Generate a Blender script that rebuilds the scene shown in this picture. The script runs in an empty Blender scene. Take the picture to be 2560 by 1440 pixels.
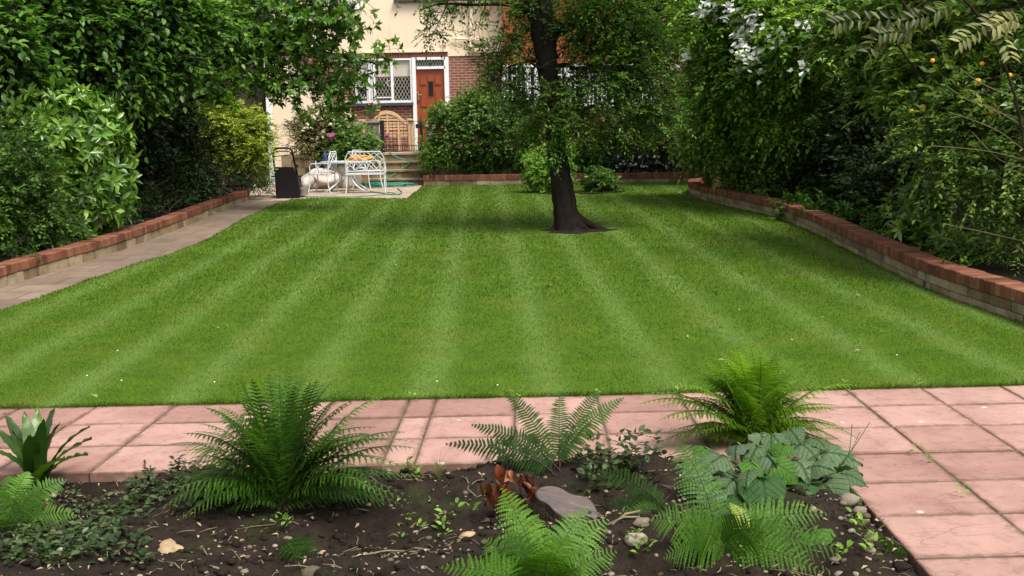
import bpy, bmesh, math, random
import numpy as np
from mathutils import Vector, Matrix

R = math.radians
scene = bpy.context.scene
COL = scene.collection

# ------------------------------------------------------------------ camera
F = 2560.0
EYE = Vector((0.0, 0.0, 1.6))
YAW = math.atan(42 / F)
PITCH = math.atan((720 - 325.7) / F)
ROLL = R(1.0)
fwd = Vector((-math.sin(YAW) * math.cos(PITCH), math.cos(YAW) * math.cos(PITCH), -math.sin(PITCH)))
right0 = Vector((math.cos(YAW), math.sin(YAW), 0))
up0 = right0.cross(fwd)
cright = right0 * math.cos(ROLL) - up0 * math.sin(ROLL)
cup = cright.cross(fwd)
cam_data = bpy.data.cameras.new("camera")
cam = bpy.data.objects.new("camera", cam_data)
COL.objects.link(cam)
m3 = Matrix((cright, cup, -fwd)).transposed()
cam.matrix_world = Matrix.Translation(EYE) @ m3.to_4x4()
cam_data.sensor_width = 36.0
cam_data.lens = 36.0 * F / 2560
cam_data.clip_start = 0.05
cam_data.clip_end = 2000
scene.camera = cam

# ------------------------------------------------------------------ light
SUN_EL, SUN_AZ = R(60), R(136)          # azimuth from +Y clockwise
world = bpy.data.worlds.new("World")
scene.world = world
world.use_nodes = True
wn = world.node_tree
wn.nodes.clear()
w_out = wn.nodes.new("ShaderNodeOutputWorld")
w_bg = wn.nodes.new("ShaderNodeBackground")
w_hsv = wn.nodes.new("ShaderNodeHueSaturation")
w_sky = wn.nodes.new("ShaderNodeTexSky")
w_sky.sky_type = 'NISHITA'
w_sky.sun_disc = False
w_sky.sun_elevation = SUN_EL
w_sky.sun_rotation = SUN_AZ
w_sky.dust_density = 3.0
w_hsv.inputs['Saturation'].default_value = 0.18      # overcast, nearly white sky
w_bg.inputs['Strength'].default_value = 0.125
wn.links.new(w_sky.outputs[0], w_hsv.inputs['Color'])
wn.links.new(w_hsv.outputs[0], w_bg.inputs['Color'])
wn.links.new(w_bg.outputs[0], w_out.inputs['Surface'])
sl = bpy.data.lights.new("sun", 'SUN')
sl.energy = 2.1
sl.angle = R(24)
sl.color = (1.0, 0.95, 0.87)
sun = bpy.data.objects.new("sun", sl)
COL.objects.link(sun)
sdir = Vector((math.sin(SUN_AZ) * math.cos(SUN_EL), math.cos(SUN_AZ) * math.cos(SUN_EL), math.sin(SUN_EL)))
sun.rotation_euler = sdir.to_track_quat('Z', 'Y').to_euler()
sun.location = (0, 0, 30)
scene.view_settings.view_transform = 'Standard'
scene.view_settings.look = 'None'
scene.view_settings.exposure = 1.05
scene.view_settings.gamma = 1
cy = scene.cycles
cy.max_bounces = 5
cy.diffuse_bounces = 3
cy.glossy_bounces = 2
cy.transmission_bounces = 3
cy.transparent_max_bounces = 4
cy.caustics_reflective = False
cy.caustics_refractive = False
cy.use_denoising = True

# ------------------------------------------------------------------ pixel -> place
Y0, Y1, RISE = 8.0, 22.0, 0.25
def zg(y):
    return RISE * min(1.0, max(0.0, (y - Y0) / (Y1 - Y0)))
def ray(px, py):
    return fwd + cright * ((px - 1280) / F) + cup * ((720 - py) / F)
def G(px, py, dz=0.0):
    d = ray(px, py)
    z = dz
    for _ in range(30):
        t = (z - EYE.z) / d.z
        p = EYE + d * t
        z = zg(p.y) + dz
    return p
def P(px, py, Y):
    d = ray(px, py)
    return EYE + d * (Y / d.y)
def onplane(px, py, p0, n):
    d = ray(px, py)
    return EYE + d * ((p0 - EYE).dot(n) / d.dot(n))

# ------------------------------------------------------------------ objects
def tag(o, label=None, cat=None, group=None, kind=None):
    if label: o['label'] = label
    if cat: o['category'] = cat
    if group: o['group'] = group
    if kind: o['kind'] = kind
    return o
def wloc(o):
    v = Vector((0, 0, 0))
    while o is not None:
        v += o.location
        o = o.parent
    return v
def thing(name, loc, label, cat, group=None):
    o = bpy.data.objects.new(name, None)
    o.empty_display_size = 0.1
    COL.objects.link(o)
    o.location = loc
    return tag(o, label, cat, group)

class MB:
    def __init__(s):
        s.v, s.f, s.m, s.t = [], [], [], []
    def add(s, vs, fs, mi=0, tint=None):
        o = len(s.v)
        s.v += [tuple(v) for v in vs]
        s.f += [tuple(i + o for i in f) for f in fs]
        s.m += [mi] * len(fs)
        s.t += [random.random() if tint is None else tint] * len(vs)
    def box(s, c, size, rot=None, mi=0, tint=None):
        hx, hy, hz = size[0] / 2, size[1] / 2, size[2] / 2
        vs = [Vector((x, y, z)) for z in (-hz, hz) for y in (-hy, hy) for x in (-hx, hx)]
        if rot is not None: vs = [rot @ v for v in vs]
        c = Vector(c)
        s.add([v + c for v in vs], [(0, 2, 3, 1), (4, 5, 7, 6), (0, 1, 5, 4), (2, 6, 7, 3), (0, 4, 6, 2), (1, 3, 7, 5)], mi, tint)
    def bbox(s, x0, x1, y0, y1, z0, z1, mi=0, tint=None):
        s.box(((x0 + x1) / 2, (y0 + y1) / 2, (z0 + z1) / 2), (x1 - x0, y1 - y0, z1 - z0), None, mi, tint)
    def bbevel(s, x0, x1, y0, y1, z0, z1, b=0.01, mi=0, tint=None):
        r0 = [(x0, y0), (x1, y0), (x1, y1), (x0, y1)]
        r1 = [(x0 + b, y0 + b), (x1 - b, y0 + b), (x1 - b, y1 - b), (x0 + b, y1 - b)]
        vs = [(x, y, z0) for x, y in r0] + [(x, y, z1 - b) for x, y in r0] + [(x, y, z1) for x, y in r1]
        fs = [(3, 2, 1, 0), (8, 9, 10, 11)]
        for k in (0, 4):
            for i in range(4):
                j = (i + 1) % 4
                fs.append((k + i, k + j, k + 4 + j, k + 4 + i))
        s.add(vs, fs, mi, tint)
    def tube(s, path, rad, n=8, mi=0, tint=None, cap=True, closed=False, wob=0.0):
        path = [Vector(p) for p in path]
        if not isinstance(rad, (list, tuple)): rad = [rad] * len(path)
        vs, fs = [], []
        N = len(path)
        ref = None
        for i, p in enumerate(path):
            if closed:
                t = path[(i + 1) % N] - path[i - 1]
            else:
                t = path[min(i + 1, N - 1)] - path[max(i - 1, 0)]
            t = t.normalized() if t.length > 1e-9 else Vector((0, 0, 1))
            if ref is None:
                ref = t.orthogonal().normalized()
            else:
                ref = ref - t * ref.dot(t)
                ref = ref.normalized() if ref.length > 1e-6 else t.orthogonal().normalized()
            b = t.cross(ref)
            for k in range(n):
                a = 2 * math.pi * k / n
                r = rad[i] * (1 + wob * random.uniform(-1, 1))
                vs.append(p + (ref * math.cos(a) + b * math.sin(a)) * r)
        segs = N if closed else N - 1
        for i in range(segs):
            for k in range(n):
                a, b2 = i * n + k, i * n + (k + 1) % n
                j = ((i + 1) % N) * n
                fs.append((a, b2, j + (k + 1) % n, j + k))
        if cap and not closed:
            fs.append(tuple(range(n - 1, -1, -1)))
            fs.append(tuple((N - 1) * n + k for k in range(n)))
        s.add(vs, fs, mi, tint)
    def lathe(s, c, prof, n=20, mi=0, tint=None):
        vs, fs = [], []
        for r, z in prof:
            for k in range(n):
                a = 2 * math.pi * k / n
                vs.append((c[0] + r * math.cos(a), c[1] + r * math.sin(a), c[2] + z))
        for i in range(len(prof) - 1):
            for k in range(n):
                fs.append((i * n + k, i * n + (k + 1) % n, (i + 1) * n + (k + 1) % n, (i + 1) * n + k))
        fs.append(tuple(range(n - 1, -1, -1)))
        fs.append(tuple((len(prof) - 1) * n + k for k in range(n)))
        s.add(vs, fs, mi, tint)
    def prism(s, poly, ext, mi=0, tint=None):
        """poly: list of 3d points, extruded by vector ext"""
        n = len(poly)
        ext = Vector(ext)
        vs = [Vector(p) for p in poly] + [Vector(p) + ext for p in poly]
        fs = [tuple(range(n - 1, -1, -1)), tuple(range(n, 2 * n))]
        for i in range(n):
            j = (i + 1) % n
            fs.append((i, j, n + j, n + i))
        s.add(vs, fs, mi, tint)
    def blob(s, c, rx, ry, rz, rough=0.1, seed=0, nu=20, nv=12, rot=None, mi=0, tint=None, flat=None):
        rs = np.random.RandomState(seed)
        k = rs.randn(6, 3) * 1.6
        ph = rs.rand(6) * 6.28
        vs, fs = [], []
        def pt(th, fi):
            d = Vector((math.sin(th) * math.cos(fi), math.sin(th) * math.sin(fi), math.cos(th)))
            h = sum(math.sin(k[q] @ np.array(d) * 1.5 + ph[q]) for q in range(6)) / 6
            r = 1 + rough * h * 2
            p = Vector((d.x * rx * r, d.y * ry * r, d.z * rz * r))
            if flat is not None and p.z < flat: p.z = flat
            if rot is not None: p = rot @ p
            return p + Vector(c)
        vs.append(pt(0, 0))
        for i in range(1, nv):
            for j in range(nu):
                vs.append(pt(math.pi * i / nv, 2 * math.pi * j / nu))
        vs.append(pt(math.pi, 0))
        for j in range(nu):
            fs.append((0, 1 + j, 1 + (j + 1) % nu))
            fs.append((len(vs) - 1, 1 + (nv - 2) * nu + (j + 1) % nu, 1 + (nv - 2) * nu + j))
        for i in range(nv - 2):
            for j in range(nu):
                a, b = 1 + i * nu + j, 1 + i * nu + (j + 1) % nu
                fs.append((a, a + nu, b + nu, b))
        s.add(vs, fs, mi, tint)
    def build(s, name, mats, parent=None, smooth=False, loc=None):
        if not isinstance(mats, (list, tuple)): mats = [mats]
        me = bpy.data.meshes.new(name)
        off = wloc(parent) if parent is not None else Vector((0, 0, 0))
        if loc is not None: off = off + (Vector(loc) - off)
        o3 = tuple(off)
        me.from_pydata([(v[0] - o3[0], v[1] - o3[1], v[2] - o3[2]) for v in s.v], [], s.f)
        for m in mats: me.materials.append(m)
        me.polygons.foreach_set('material_index', s.m)
        if smooth: me.polygons.foreach_set('use_smooth', [True] * len(s.f))
        at = me.attributes.new('tint', 'FLOAT', 'POINT')
        at.data.foreach_set('value', s.t)
        me.update()
        o = bpy.data.objects.new(name, me)
        COL.objects.link(o)
        if parent is not None:
            o.parent = parent
            if loc is not None: o.location = Vector(loc) - wloc(parent)
        elif loc is not None:
            o.location = loc
        return o

def np_mesh(name, V, T, tint, mats, parent=None, midx=None, loc=None, smooth=False, uv=None):
    """triangle mesh from numpy arrays in world coordinates"""
    me = bpy.data.meshes.new(name)
    off = wloc(parent) if parent is not None else (Vector(loc) if loc is not None else Vector((0, 0, 0)))
    V = np.asarray(V, dtype=np.float64) - np.array(off)
    T = np.asarray(T, dtype=np.int32)
    n, m = len(V), len(T)
    me.vertices.add(n)
    me.vertices.foreach_set('co', V.astype(np.float32).ravel())
    me.loops.add(m * 3)
    me.loops.foreach_set('vertex_index', T.ravel())
    me.polygons.add(m)
    me.polygons.foreach_set('loop_start', np.arange(0, m * 3, 3, dtype=np.int32))
    try:
        me.polygons.foreach_set('loop_total', np.full(m, 3, dtype=np.int32))
    except Exception:
        pass
    if not isinstance(mats, (list, tuple)): mats = [mats]
    for mt in mats: me.materials.append(mt)
    if midx is not None: me.polygons.foreach_set('material_index', np.asarray(midx, dtype=np.int32))
    at = me.attributes.new('tint', 'FLOAT', 'POINT')
    at.data.foreach_set('value', np.asarray(tint, dtype=np.float32))
    if uv is not None:
        ul = me.uv_layers.new(name='UVMap')
        ul.data.foreach_set('uv', np.asarray(uv, dtype=np.float32)[T.ravel()].ravel())
    if smooth: me.polygons.foreach_set('use_smooth', [True] * m)
    me.update(calc_edges=True)
    me.validate()
    o = bpy.data.objects.new(name, me)
    COL.objects.link(o)
    if parent is not None: o.parent = parent
    elif loc is not None: o.location = loc
    return o

def copy_tree(o, parent=None):
    c = o.copy()
    COL.objects.link(c)
    if parent is not None: c.parent = parent
    for ch in list(o.children): copy_tree(ch, c)
    return c

# ------------------------------------------------------------------ materials
def nodes(name):
    m = bpy.data.materials.new(name)
    m.use_nodes = True
    nt = m.node_tree
    b = nt.nodes.get('Principled BSDF')
    return m, nt, b
def N(nt, t, **kw):
    n = nt.nodes.new(t)
    for k, v in kw.items():
        if k in n.inputs: n.inputs[k].default_value = v
        else: setattr(n, k, v)
    return n
def ramp(nt, fac, stops, interp='LINEAR'):
    r = nt.nodes.new('ShaderNodeValToRGB')
    r.color_ramp.interpolation = interp
    els = r.color_ramp.elements
    while len(els) < len(stops): els.new(0.5)
    for e, (p, c) in zip(els, stops):
        e.position = p
        e.color = (c[0], c[1], c[2], 1)
    nt.links.new(fac, r.inputs[0])
    return r.outputs[0]
def mixc(nt, a, b, fac, mode='MIX'):
    n = nt.nodes.new('ShaderNodeMix')
    n.data_type = 'RGBA'
    n.blend_type = mode
    def put(sock, v):
        if hasattr(v, 'links'): nt.links.new(v, sock)
        elif isinstance(v, (tuple, list)): sock.default_value = (v[0], v[1], v[2], 1)
        else: sock.default_value = v
    put(n.inputs[0], fac)
    put(n.inputs[6], a)
    put(n.inputs[7], b)
    return n.outputs[2]
def math_(nt, op, a, b=None, c=None):
    n = nt.nodes.new('ShaderNodeMath')
    n.operation = op
    for i, v in enumerate((a, b, c)):
        if v is None: continue
        if hasattr(v, 'links'): nt.links.new(v, n.inputs[i])
        else: n.inputs[i].default_value = v
    return n.outputs[0]
def objco(nt):
    return nt.nodes.new('ShaderNodeTexCoord').outputs['Object']
def geoco(nt):
    return nt.nodes.new('ShaderNodeNewGeometry').outputs['Position']
def noise(nt, co, scale, detail=4, rough=0.55, out=0):
    n = N(nt, 'ShaderNodeTexNoise')
    n.inputs['Scale'].default_value = scale
    n.inputs['Detail'].default_value = detail
    n.inputs['Roughness'].default_value = rough
    if co is not None: nt.links.new(co, n.inputs['Vector'])
    return n.outputs[out]
def attr(nt, name='tint'):
    a = nt.nodes.new('ShaderNodeAttribute')
    a.attribute_name = name
    return a.outputs['Fac']
def bump(nt, b, h, strength=0.4, dist=0.01):
    n = nt.nodes.new('ShaderNodeBump')
    n.inputs['Strength'].default_value = strength
    n.inputs['Distance'].default_value = dist
    nt.links.new(h, n.inputs['Height'])
    nt.links.new(n.outputs[0], b.inputs['Normal'])
def plain(name, col, rough=0.6, var=0.15, scale=12, metal=0, spec=0.4, bmp=0.0):
    m, nt, b = nodes(name)
    n = noise(nt, geoco(nt), scale, 5)
    c = ramp(nt, n, [(0.3, [x * (1 - var) for x in col]), (0.7, [min(1, x * (1 + var)) for x in col])])
    nt.links.new(c, b.inputs['Base Color'])
    b.inputs['Roughness'].default_value = rough
    b.inputs['Metallic'].default_value = metal
    b.inputs['Specular IOR Level'].default_value = spec
    if bmp: bump(nt, b, n, bmp, 0.01)
    return m
def leafmat(name, dark, mid, light, rough=0.45, trans=0.3, spec=0.35, tcol=None):
    dark, mid, light = ([min(.8, x * k) for x, k in zip(c, (1.5, 1.35, 1.15))] for c in (dark, mid, light))
    m, nt, b = nodes(name)
    a = attr(nt)
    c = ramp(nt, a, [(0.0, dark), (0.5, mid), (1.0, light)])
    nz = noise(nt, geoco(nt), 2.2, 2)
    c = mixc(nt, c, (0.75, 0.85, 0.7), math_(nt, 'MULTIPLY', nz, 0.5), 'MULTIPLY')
    nt.links.new(c, b.inputs['Base Color'])
    b.inputs['Roughness'].default_value = rough
    b.inputs['Specular IOR Level'].default_value = spec
    tr = nt.nodes.new('ShaderNodeBsdfTranslucent')
    c2 = mixc(nt, c, tcol or (1.35, 1.5, 0.5), 1.0, 'MULTIPLY')
    nt.links.new(c2, tr.inputs['Color'])
    mx = nt.nodes.new('ShaderNodeMixShader')
    mx.inputs[0].default_value = trans
    nt.links.new(b.outputs[0], mx.inputs[1])
    nt.links.new(tr.outputs[0], mx.inputs[2])
    nt.links.new(mx.outputs[0], nt.nodes['Material Output'].inputs['Surface'])
    return m

STRIPE = math.atan((1322 - 1214) / F)
def grass_color(nt):
    co = geoco(nt)
    mp = N(nt, 'ShaderNodeMapping')
    mp.inputs['Rotation'].default_value = (0, 0, -STRIPE)
    nt.links.new(co, mp.inputs['Vector'])
    sp = N(nt, 'ShaderNodeSeparateXYZ')
    nt.links.new(mp.outputs[0], sp.inputs[0])
    wob = noise(nt, co, 1.1, 3)
    x = math_(nt, 'ADD', sp.outputs[0], math_(nt, 'MULTIPLY', math_(nt, 'SUBTRACT', wob, 0.5), 0.17))
    x = math_(nt, 'ADD', x, STRIPE_OFF)
    s = math_(nt, 'SINE', math_(nt, 'MULTIPLY', x, 2 * math.pi / STRIPE_W))
    s = math_(nt, 'MULTIPLY_ADD', s, 0.5, 0.5)
    s = math_(nt, 'POWER', s, 3.0)
    big = noise(nt, co, 0.55, 3)
    amp = math_(nt, 'MULTIPLY_ADD', big, 1.3, 0.15)
    s = math_(nt, 'MULTIPLY', s, amp)
    mid = noise(nt, co, 3.5, 4, 0.65)
    fine = noise(nt, co, 60, 3, 0.7)
    c = ramp(nt, mid, [(0.2, (0.046, 0.102, 0.004)), (0.5, (0.066, 0.134, 0.005)), (0.8, (0.100, 0.164, 0.010))])
    c = mixc(nt, c, (0.145, 0.230, 0.050), math_(nt, 'MULTIPLY', s, 0.66))  # mowing stripes: sheen of the leaning blades put into the colour
    patch = ramp(nt, noise(nt, co, 1.7, 4, 0.6), [(0.52, (0, 0, 0)), (0.72, (1, 1, 1))])
    c = mixc(nt, c, (0.130, 0.155, 0.022), math_(nt, 'MULTIPLY', patch, 0.5))
    c = mixc(nt, c, (0.6, 0.65, 0.55), math_(nt, 'MULTIPLY', fine, 0.4), 'MULTIPLY')
    return c
STRIPE_W, STRIPE_OFF = 0.75, 0.0

def mk_lawn():
    m, nt, b = nodes('lawn_turf')
    nt.links.new(grass_color(nt), b.inputs['Base Color'])
    b.inputs['Roughness'].default_value = 0.9
    b.inputs['Specular IOR Level'].default_value = 0.15
    bump(nt, b, noise(nt, geoco(nt), 90, 3, 0.7), 0.6, 0.02)
    return m
def mk_blade():
    m, nt, b = nodes('grass_blade')
    c = grass_color(nt)
    a = attr(nt)
    c = mixc(nt, c, ramp(nt, a, [(0.0, (0.74, 0.76, 0.6)), (0.8, (1.12, 1.12, 1.0)), (0.965, (1.2, 1.2, 1.1)), (1.0, (2.2, 1.8, 2.2))]), 1.0, 'MULTIPLY')
    nt.links.new(c, b.inputs['Base Color'])
    b.inputs['Roughness'].default_value = 0.55
    b.inputs['Specular IOR Level'].default_value = 0.3
    tr = nt.nodes.new('ShaderNodeBsdfTranslucent')
    nt.links.new(c, tr.inputs['Color'])
    mx = nt.nodes.new('ShaderNodeMixShader')
    mx.inputs[0].default_value = 0.35
    nt.links.new(b.outputs[0], mx.inputs[1])
    nt.links.new(tr.outputs[0], mx.inputs[2])
    nt.links.new(mx.outputs[0], nt.nodes['Material Output'].inputs['Surface'])
    return m
def mk_slab():
    m, nt, b = nodes('pink_riven_slab')
    co = geoco(nt)
    a = attr(nt)
    base = ramp(nt, a, [(0, (0.280, 0.158, 0.130)), (0.5, (0.375, 0.219, 0.181)), (1, (0.435, 0.268, 0.224))])
    n1 = noise(nt, co, 3.0, 6, 0.65)
    base = mixc(nt, base, (0.66, 0.60, 0.60), ramp(nt, n1, [(0.42, (0, 0, 0)), (0.68, (0.7, 0.7, 0.7))]), 'MULTIPLY')
    n3 = noise(nt, co, 0.9, 5, 0.7)
    base = mixc(nt, base, (0.62, 0.66, 0.58), ramp(nt, n3, [(0.5, (0, 0, 0)), (0.75, (0.6, 0.6, 0.6))]), 'MULTIPLY')
    n4 = noise(nt, co, 14, 5, 0.75)
    base = mixc(nt, base, (0.74, 0.70, 0.70), ramp(nt, n4, [(0.52, (0, 0, 0)), (0.62, (0.6, 0.6, 0.6))]), 'MULTIPLY')
    n2 = noise(nt, co, 45, 4, 0.7)
    base = mixc(nt, base, (0.78, 0.74, 0.74), math_(nt, 'MULTIPLY', n2, 0.55), 'MULTIPLY')
    ed = attr(nt, 'edge')
    edn = noise(nt, co, 11, 5, 0.75)
    em = ramp(nt, math_(nt, 'ADD', math_(nt, 'MULTIPLY', ed, 0.45), math_(nt, 'MULTIPLY', edn, 1.0)), [(0.74, (0, 0, 0)), (1.1, (0.8, 0.8, 0.8))])
    base = mixc(nt, base, (0.46, 0.42, 0.33), em, 'MULTIPLY')
    # riven lines: thin ridges of stretched noise
    mp = N(nt, 'ShaderNodeMapping')
    mp.inputs['Scale'].default_value = (1.3, 2.8, 1)
    cb = N(nt, 'ShaderNodeVectorMath', operation='ADD')
    nt.links.new(co, cb.inputs[0])
    ca = N(nt, 'ShaderNodeCombineXYZ')
    nt.links.new(math_(nt, 'MULTIPLY', a, 37.0), ca.inputs[0])
    nt.links.new(ca.outputs[0], cb.inputs[1])
    nt.links.new(cb.outputs[0], mp.inputs['Vector'])
    rv = noise(nt, mp.outputs[0], 1.4, 3, 0.5)
    line = math_(nt, 'ABSOLUTE', math_(nt, 'SUBTRACT', rv, 0.56))
    line = ramp(nt, line, [(0.0, (1, 1, 1)), (0.006, (0, 0, 0))])
    base = mixc(nt, base, (0.15, 0.085, 0.07), math_(nt, 'MULTIPLY', line, 0.32))
    # droppings and lichen dots
    vo = N(nt, 'ShaderNodeTexVoronoi')
    vo.inputs['Scale'].default_value = 3.1
    nt.links.new(co, vo.inputs['Vector'])
    dot = ramp(nt, vo.outputs['Distance'], [(0.035, (1, 1, 1)), (0.06, (0, 0, 0))])
    base = mixc(nt, base, (0.66, 0.58, 0.55), math_(nt, 'MULTIPLY', dot, 0.7))
    vo2 = N(nt, 'ShaderNodeTexVoronoi')
    vo2.inputs['Scale'].default_value = 5.7
    nt.links.new(co, vo2.inputs['Vector'])
    dot2 = ramp(nt, vo2.outputs['Distance'], [(0.03, (1, 1, 1)), (0.05, (0, 0, 0))])
    base = mixc(nt, base, (0.07, 0.05, 0.04), math_(nt, 'MULTIPLY', dot2, 0.7))
    nt.links.new(base, b.inputs['Base Color'])
    b.inputs['Roughness'].default_value = 0.8
    b.inputs['Specular IOR Level'].default_value = 0.25
    h = math_(nt, 'ADD', math_(nt, 'MULTIPLY', n2, 0.3), math_(nt, 'ADD', math_(nt, 'MULTIPLY', n1, 1.0), math_(nt, 'MULTIPLY', line, -0.5)))
    bump(nt, b, h, 0.5, 0.01)
    return m
def mk_path(name, c0, c1, c2, bw=0.6, bh=0.45):
    m, nt, b = nodes(name)
    co = geoco(nt)
    br = N(nt, 'ShaderNodeTexBrick')
    br.inputs['Scale'].default_value = 1
    br.inputs['Brick Width'].default_value = bw
    br.inputs['Row Height'].default_value = bh
    br.inputs['Mortar Size'].default_value = 0.009
    br.inputs['Color1'].default_value = (*c0, 1)
    br.inputs['Color2'].default_value = (*c1, 1)
    br.inputs['Mortar'].default_value = (*c2, 1)
    nt.links.new(co, br.inputs['Vector'])
    n1 = noise(nt, co, 2.5, 6, 0.65)
    c = mixc(nt, br.outputs[0], (0.45, 0.42, 0.38), ramp(nt, n1, [(0.4, (0, 0, 0)), (0.75, (0.8, 0.8, 0.8))]), 'MULTIPLY')
    n2 = noise(nt, co, 35, 4, 0.7)
    c = mixc(nt, c, (0.7, 0.68, 0.65), math_(nt, 'MULTIPLY', n2, 0.5), 'MULTIPLY')
    nt.links.new(c, b.inputs['Base Color'])
    b.inputs['Roughness'].default_value = 0.8
    bump(nt, b, n1, 0.3, 0.02)
    return m
def mk_soil():
    m, nt, b = nodes('dark_soil')
    co = geoco(nt)
    n1 = noise(nt, co, 9, 6, 0.7)
    n2 = noise(nt, co, 70, 4, 0.75)
    c = ramp(nt, n1, [(0.3, (0.016, 0.012, 0.009)), (0.55, (0.038, 0.027, 0.019)), (0.8, (0.070, 0.050, 0.035))])
    c = mixc(nt, c, (0.35, 0.3, 0.27), math_(nt, 'MULTIPLY', n2, 0.8), 'MULTIPLY')
    moss = ramp(nt, noise(nt, co, 3.2, 5, 0.65), [(0.56, (0, 0, 0)), (0.70, (1, 1, 1))])
    c = mixc(nt, c, (0.030, 0.048, 0.010), math_(nt, 'MULTIPLY', moss, 0.6))
    nt.links.new(c, b.inputs['Base Color'])
    b.inputs['Roughness'].default_value = 0.95
    b.inputs['Specular IOR Level'].default_value = 0.15
    bump(nt, b, math_(nt, 'ADD', n2, n1), 0.9, 0.02)
    return m
def mk_brick(name, c1, c2, mortar, bw=0.225, bh=0.075, ms=0.010, axis='XZ', dirt=0.3, offset=0.5):
    m, nt, b = nodes(name)
    co = objco(nt)
    sp = N(nt, 'ShaderNodeSeparateXYZ')
    nt.links.new(co, sp.inputs[0])
    cb = N(nt, 'ShaderNodeCombineXYZ')
    nt.links.new(math_(nt, 'ADD', sp.outputs[0], sp.outputs[1]), cb.inputs[0])
    nt.links.new(sp.outputs[2], cb.inputs[1])
    br = N(nt, 'ShaderNodeTexBrick')
    br.offset = offset
    br.inputs['Scale'].default_value = 1
    br.inputs['Brick Width'].default_value = bw
    br.inputs['Row Height'].default_value = bh
    br.inputs['Mortar Size'].default_value = ms
    br.inputs['Mortar Smooth'].default_value = 0.2
    br.inputs['Bias'].default_value = 0.0
    br.inputs['Color1'].default_value = (*c1, 1)
    br.inputs['Color2'].default_value = (*c2, 1)
    br.inputs['Mortar'].default_value = (*mortar, 1)
    nt.links.new(cb.outputs[0], br.inputs['Vector'])
    n1 = noise(nt, co, 3.0, 5, 0.65)
    c = mixc(nt, br.outputs[0], (1 - dirt, 1 - dirt, 1 - dirt), n1, 'MULTIPLY')
    n2 = noise(nt, co, 55, 3, 0.7)
    c = mixc(nt, c, (0.75, 0.72, 0.7), math_(nt, 'MULTIPLY', n2, 0.5), 'MULTIPLY')
    nt.links.new(c, b.inputs['Base Color'])
    b.inputs['Roughness'].default_value = 0.85
    b.inputs['Specular IOR Level'].default_value = 0.2
    h = math_(nt, 'SUBTRACT', n2, math_(nt, 'MULTIPLY', br.outputs[1], 2.0))
    bump(nt, b, h, 0.5, 0.006)
    return m
def mk_tinted(name, stops, rough=0.8, dirt=(0.5, 0.48, 0.45), dscale=5, dirtamt=0.8, bmp=0.4, fine=40):
    m, nt, b = nodes(name)
    co = geoco(nt)
    c = ramp(nt, attr(nt), stops)
    n1 = noise(nt, co, dscale, 6, 0.65)
    c = mixc(nt, c, dirt, ramp(nt, n1, [(0.4, (0, 0, 0)), (0.75, (dirtamt,) * 3)]), 'MULTIPLY')
    n2 = noise(nt, co, fine, 4, 0.7)
    c = mixc(nt, c, (0.65, 0.63, 0.6), math_(nt, 'MULTIPLY', n2, 0.55), 'MULTIPLY')
    nt.links.new(c, b.inputs['Base Color'])
    b.inputs['Roughness'].default_value = rough
    b.inputs['Specular IOR Level'].default_value = 0.2
    bump(nt, b, math_(nt, 'ADD', n1, n2), bmp, 0.008)
    return m
def mk_render():
    m, nt, b = nodes('cream_render')
    co = geoco(nt)
    n1 = noise(nt, co, 0.9, 5, 0.6)
    c = ramp(nt, n1, [(0.35, (0.79, 0.635, 0.455)), (0.65, (0.83, 0.685, 0.50))])
    mp = N(nt, 'ShaderNodeMapping')
    mp.inputs['Scale'].default_value = (6, 6, 0.5)
    nt.links.new(co, mp.inputs['Vector'])
    st = noise(nt, mp.outputs[0], 1.2, 4, 0.6)
    c = mixc(nt, c, (0.83, 0.78, 0.70), ramp(nt, st, [(0.55, (0, 0, 0)), (0.8, (0.7, 0.7, 0.7))]), 'MULTIPLY')
    nt.links.new(c, b.inputs['Base Color'])
    b.inputs['Roughness'].default_value = 0.85
    b.inputs['Specular IOR Level'].default_value = 0.2
    bump(nt, b, noise(nt, co, 40, 4, 0.7), 0.25, 0.006)
    return m
def mk_bark(name, dark, light, scale=9):
    m, nt, b = nodes(name)
    co = geoco(nt)
    mp = N(nt, 'ShaderNodeMapping')
    mp.inputs['Scale'].default_value = (1, 1, 0.35)
    nt.links.new(co, mp.inputs['Vector'])
    n1 = noise(nt, mp.outputs[0], scale, 6, 0.7)
    c = ramp(nt, n1, [(0.35, dark), (0.7, light)])
    nt.links.new(c, b.inputs['Base Color'])
    b.inputs['Roughness'].default_value = 0.95
    b.inputs['Specular IOR Level'].default_value = 0.1
    bump(nt, b, n1, 1.0, 0.04)
    return m
def mk_wood(name, a, c, rough=0.55, axis=(1, 1, 12), spec=0.35):
    m, nt, b = nodes(name)
    co = objco(nt)
    mp = N(nt, 'ShaderNodeMapping')
    mp.inputs['Scale'].default_value = axis
    nt.links.new(co, mp.inputs['Vector'])
    n1 = noise(nt, mp.outputs[0], 5, 5, 0.6)
    nt.links.new(ramp(nt, n1, [(0.3, a), (0.7, c)]), b.inputs['Base Color'])
    b.inputs['Roughness'].default_value = rough
    b.inputs['Specular IOR Level'].default_value = spec
    return m
def mk_glass(name, col, rough=0.06):
    m, nt, b = nodes(name)
    n = noise(nt, geoco(nt), 1.4, 3)
    nt.links.new(ramp(nt, n, [(0.3, [x * 0.5 for x in col]), (0.7, col)]), b.inputs['Base Color'])
    b.inputs['Roughness'].default_value = rough
    b.inputs['Specular IOR Level'].default_value = 0.5
    return m
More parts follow.
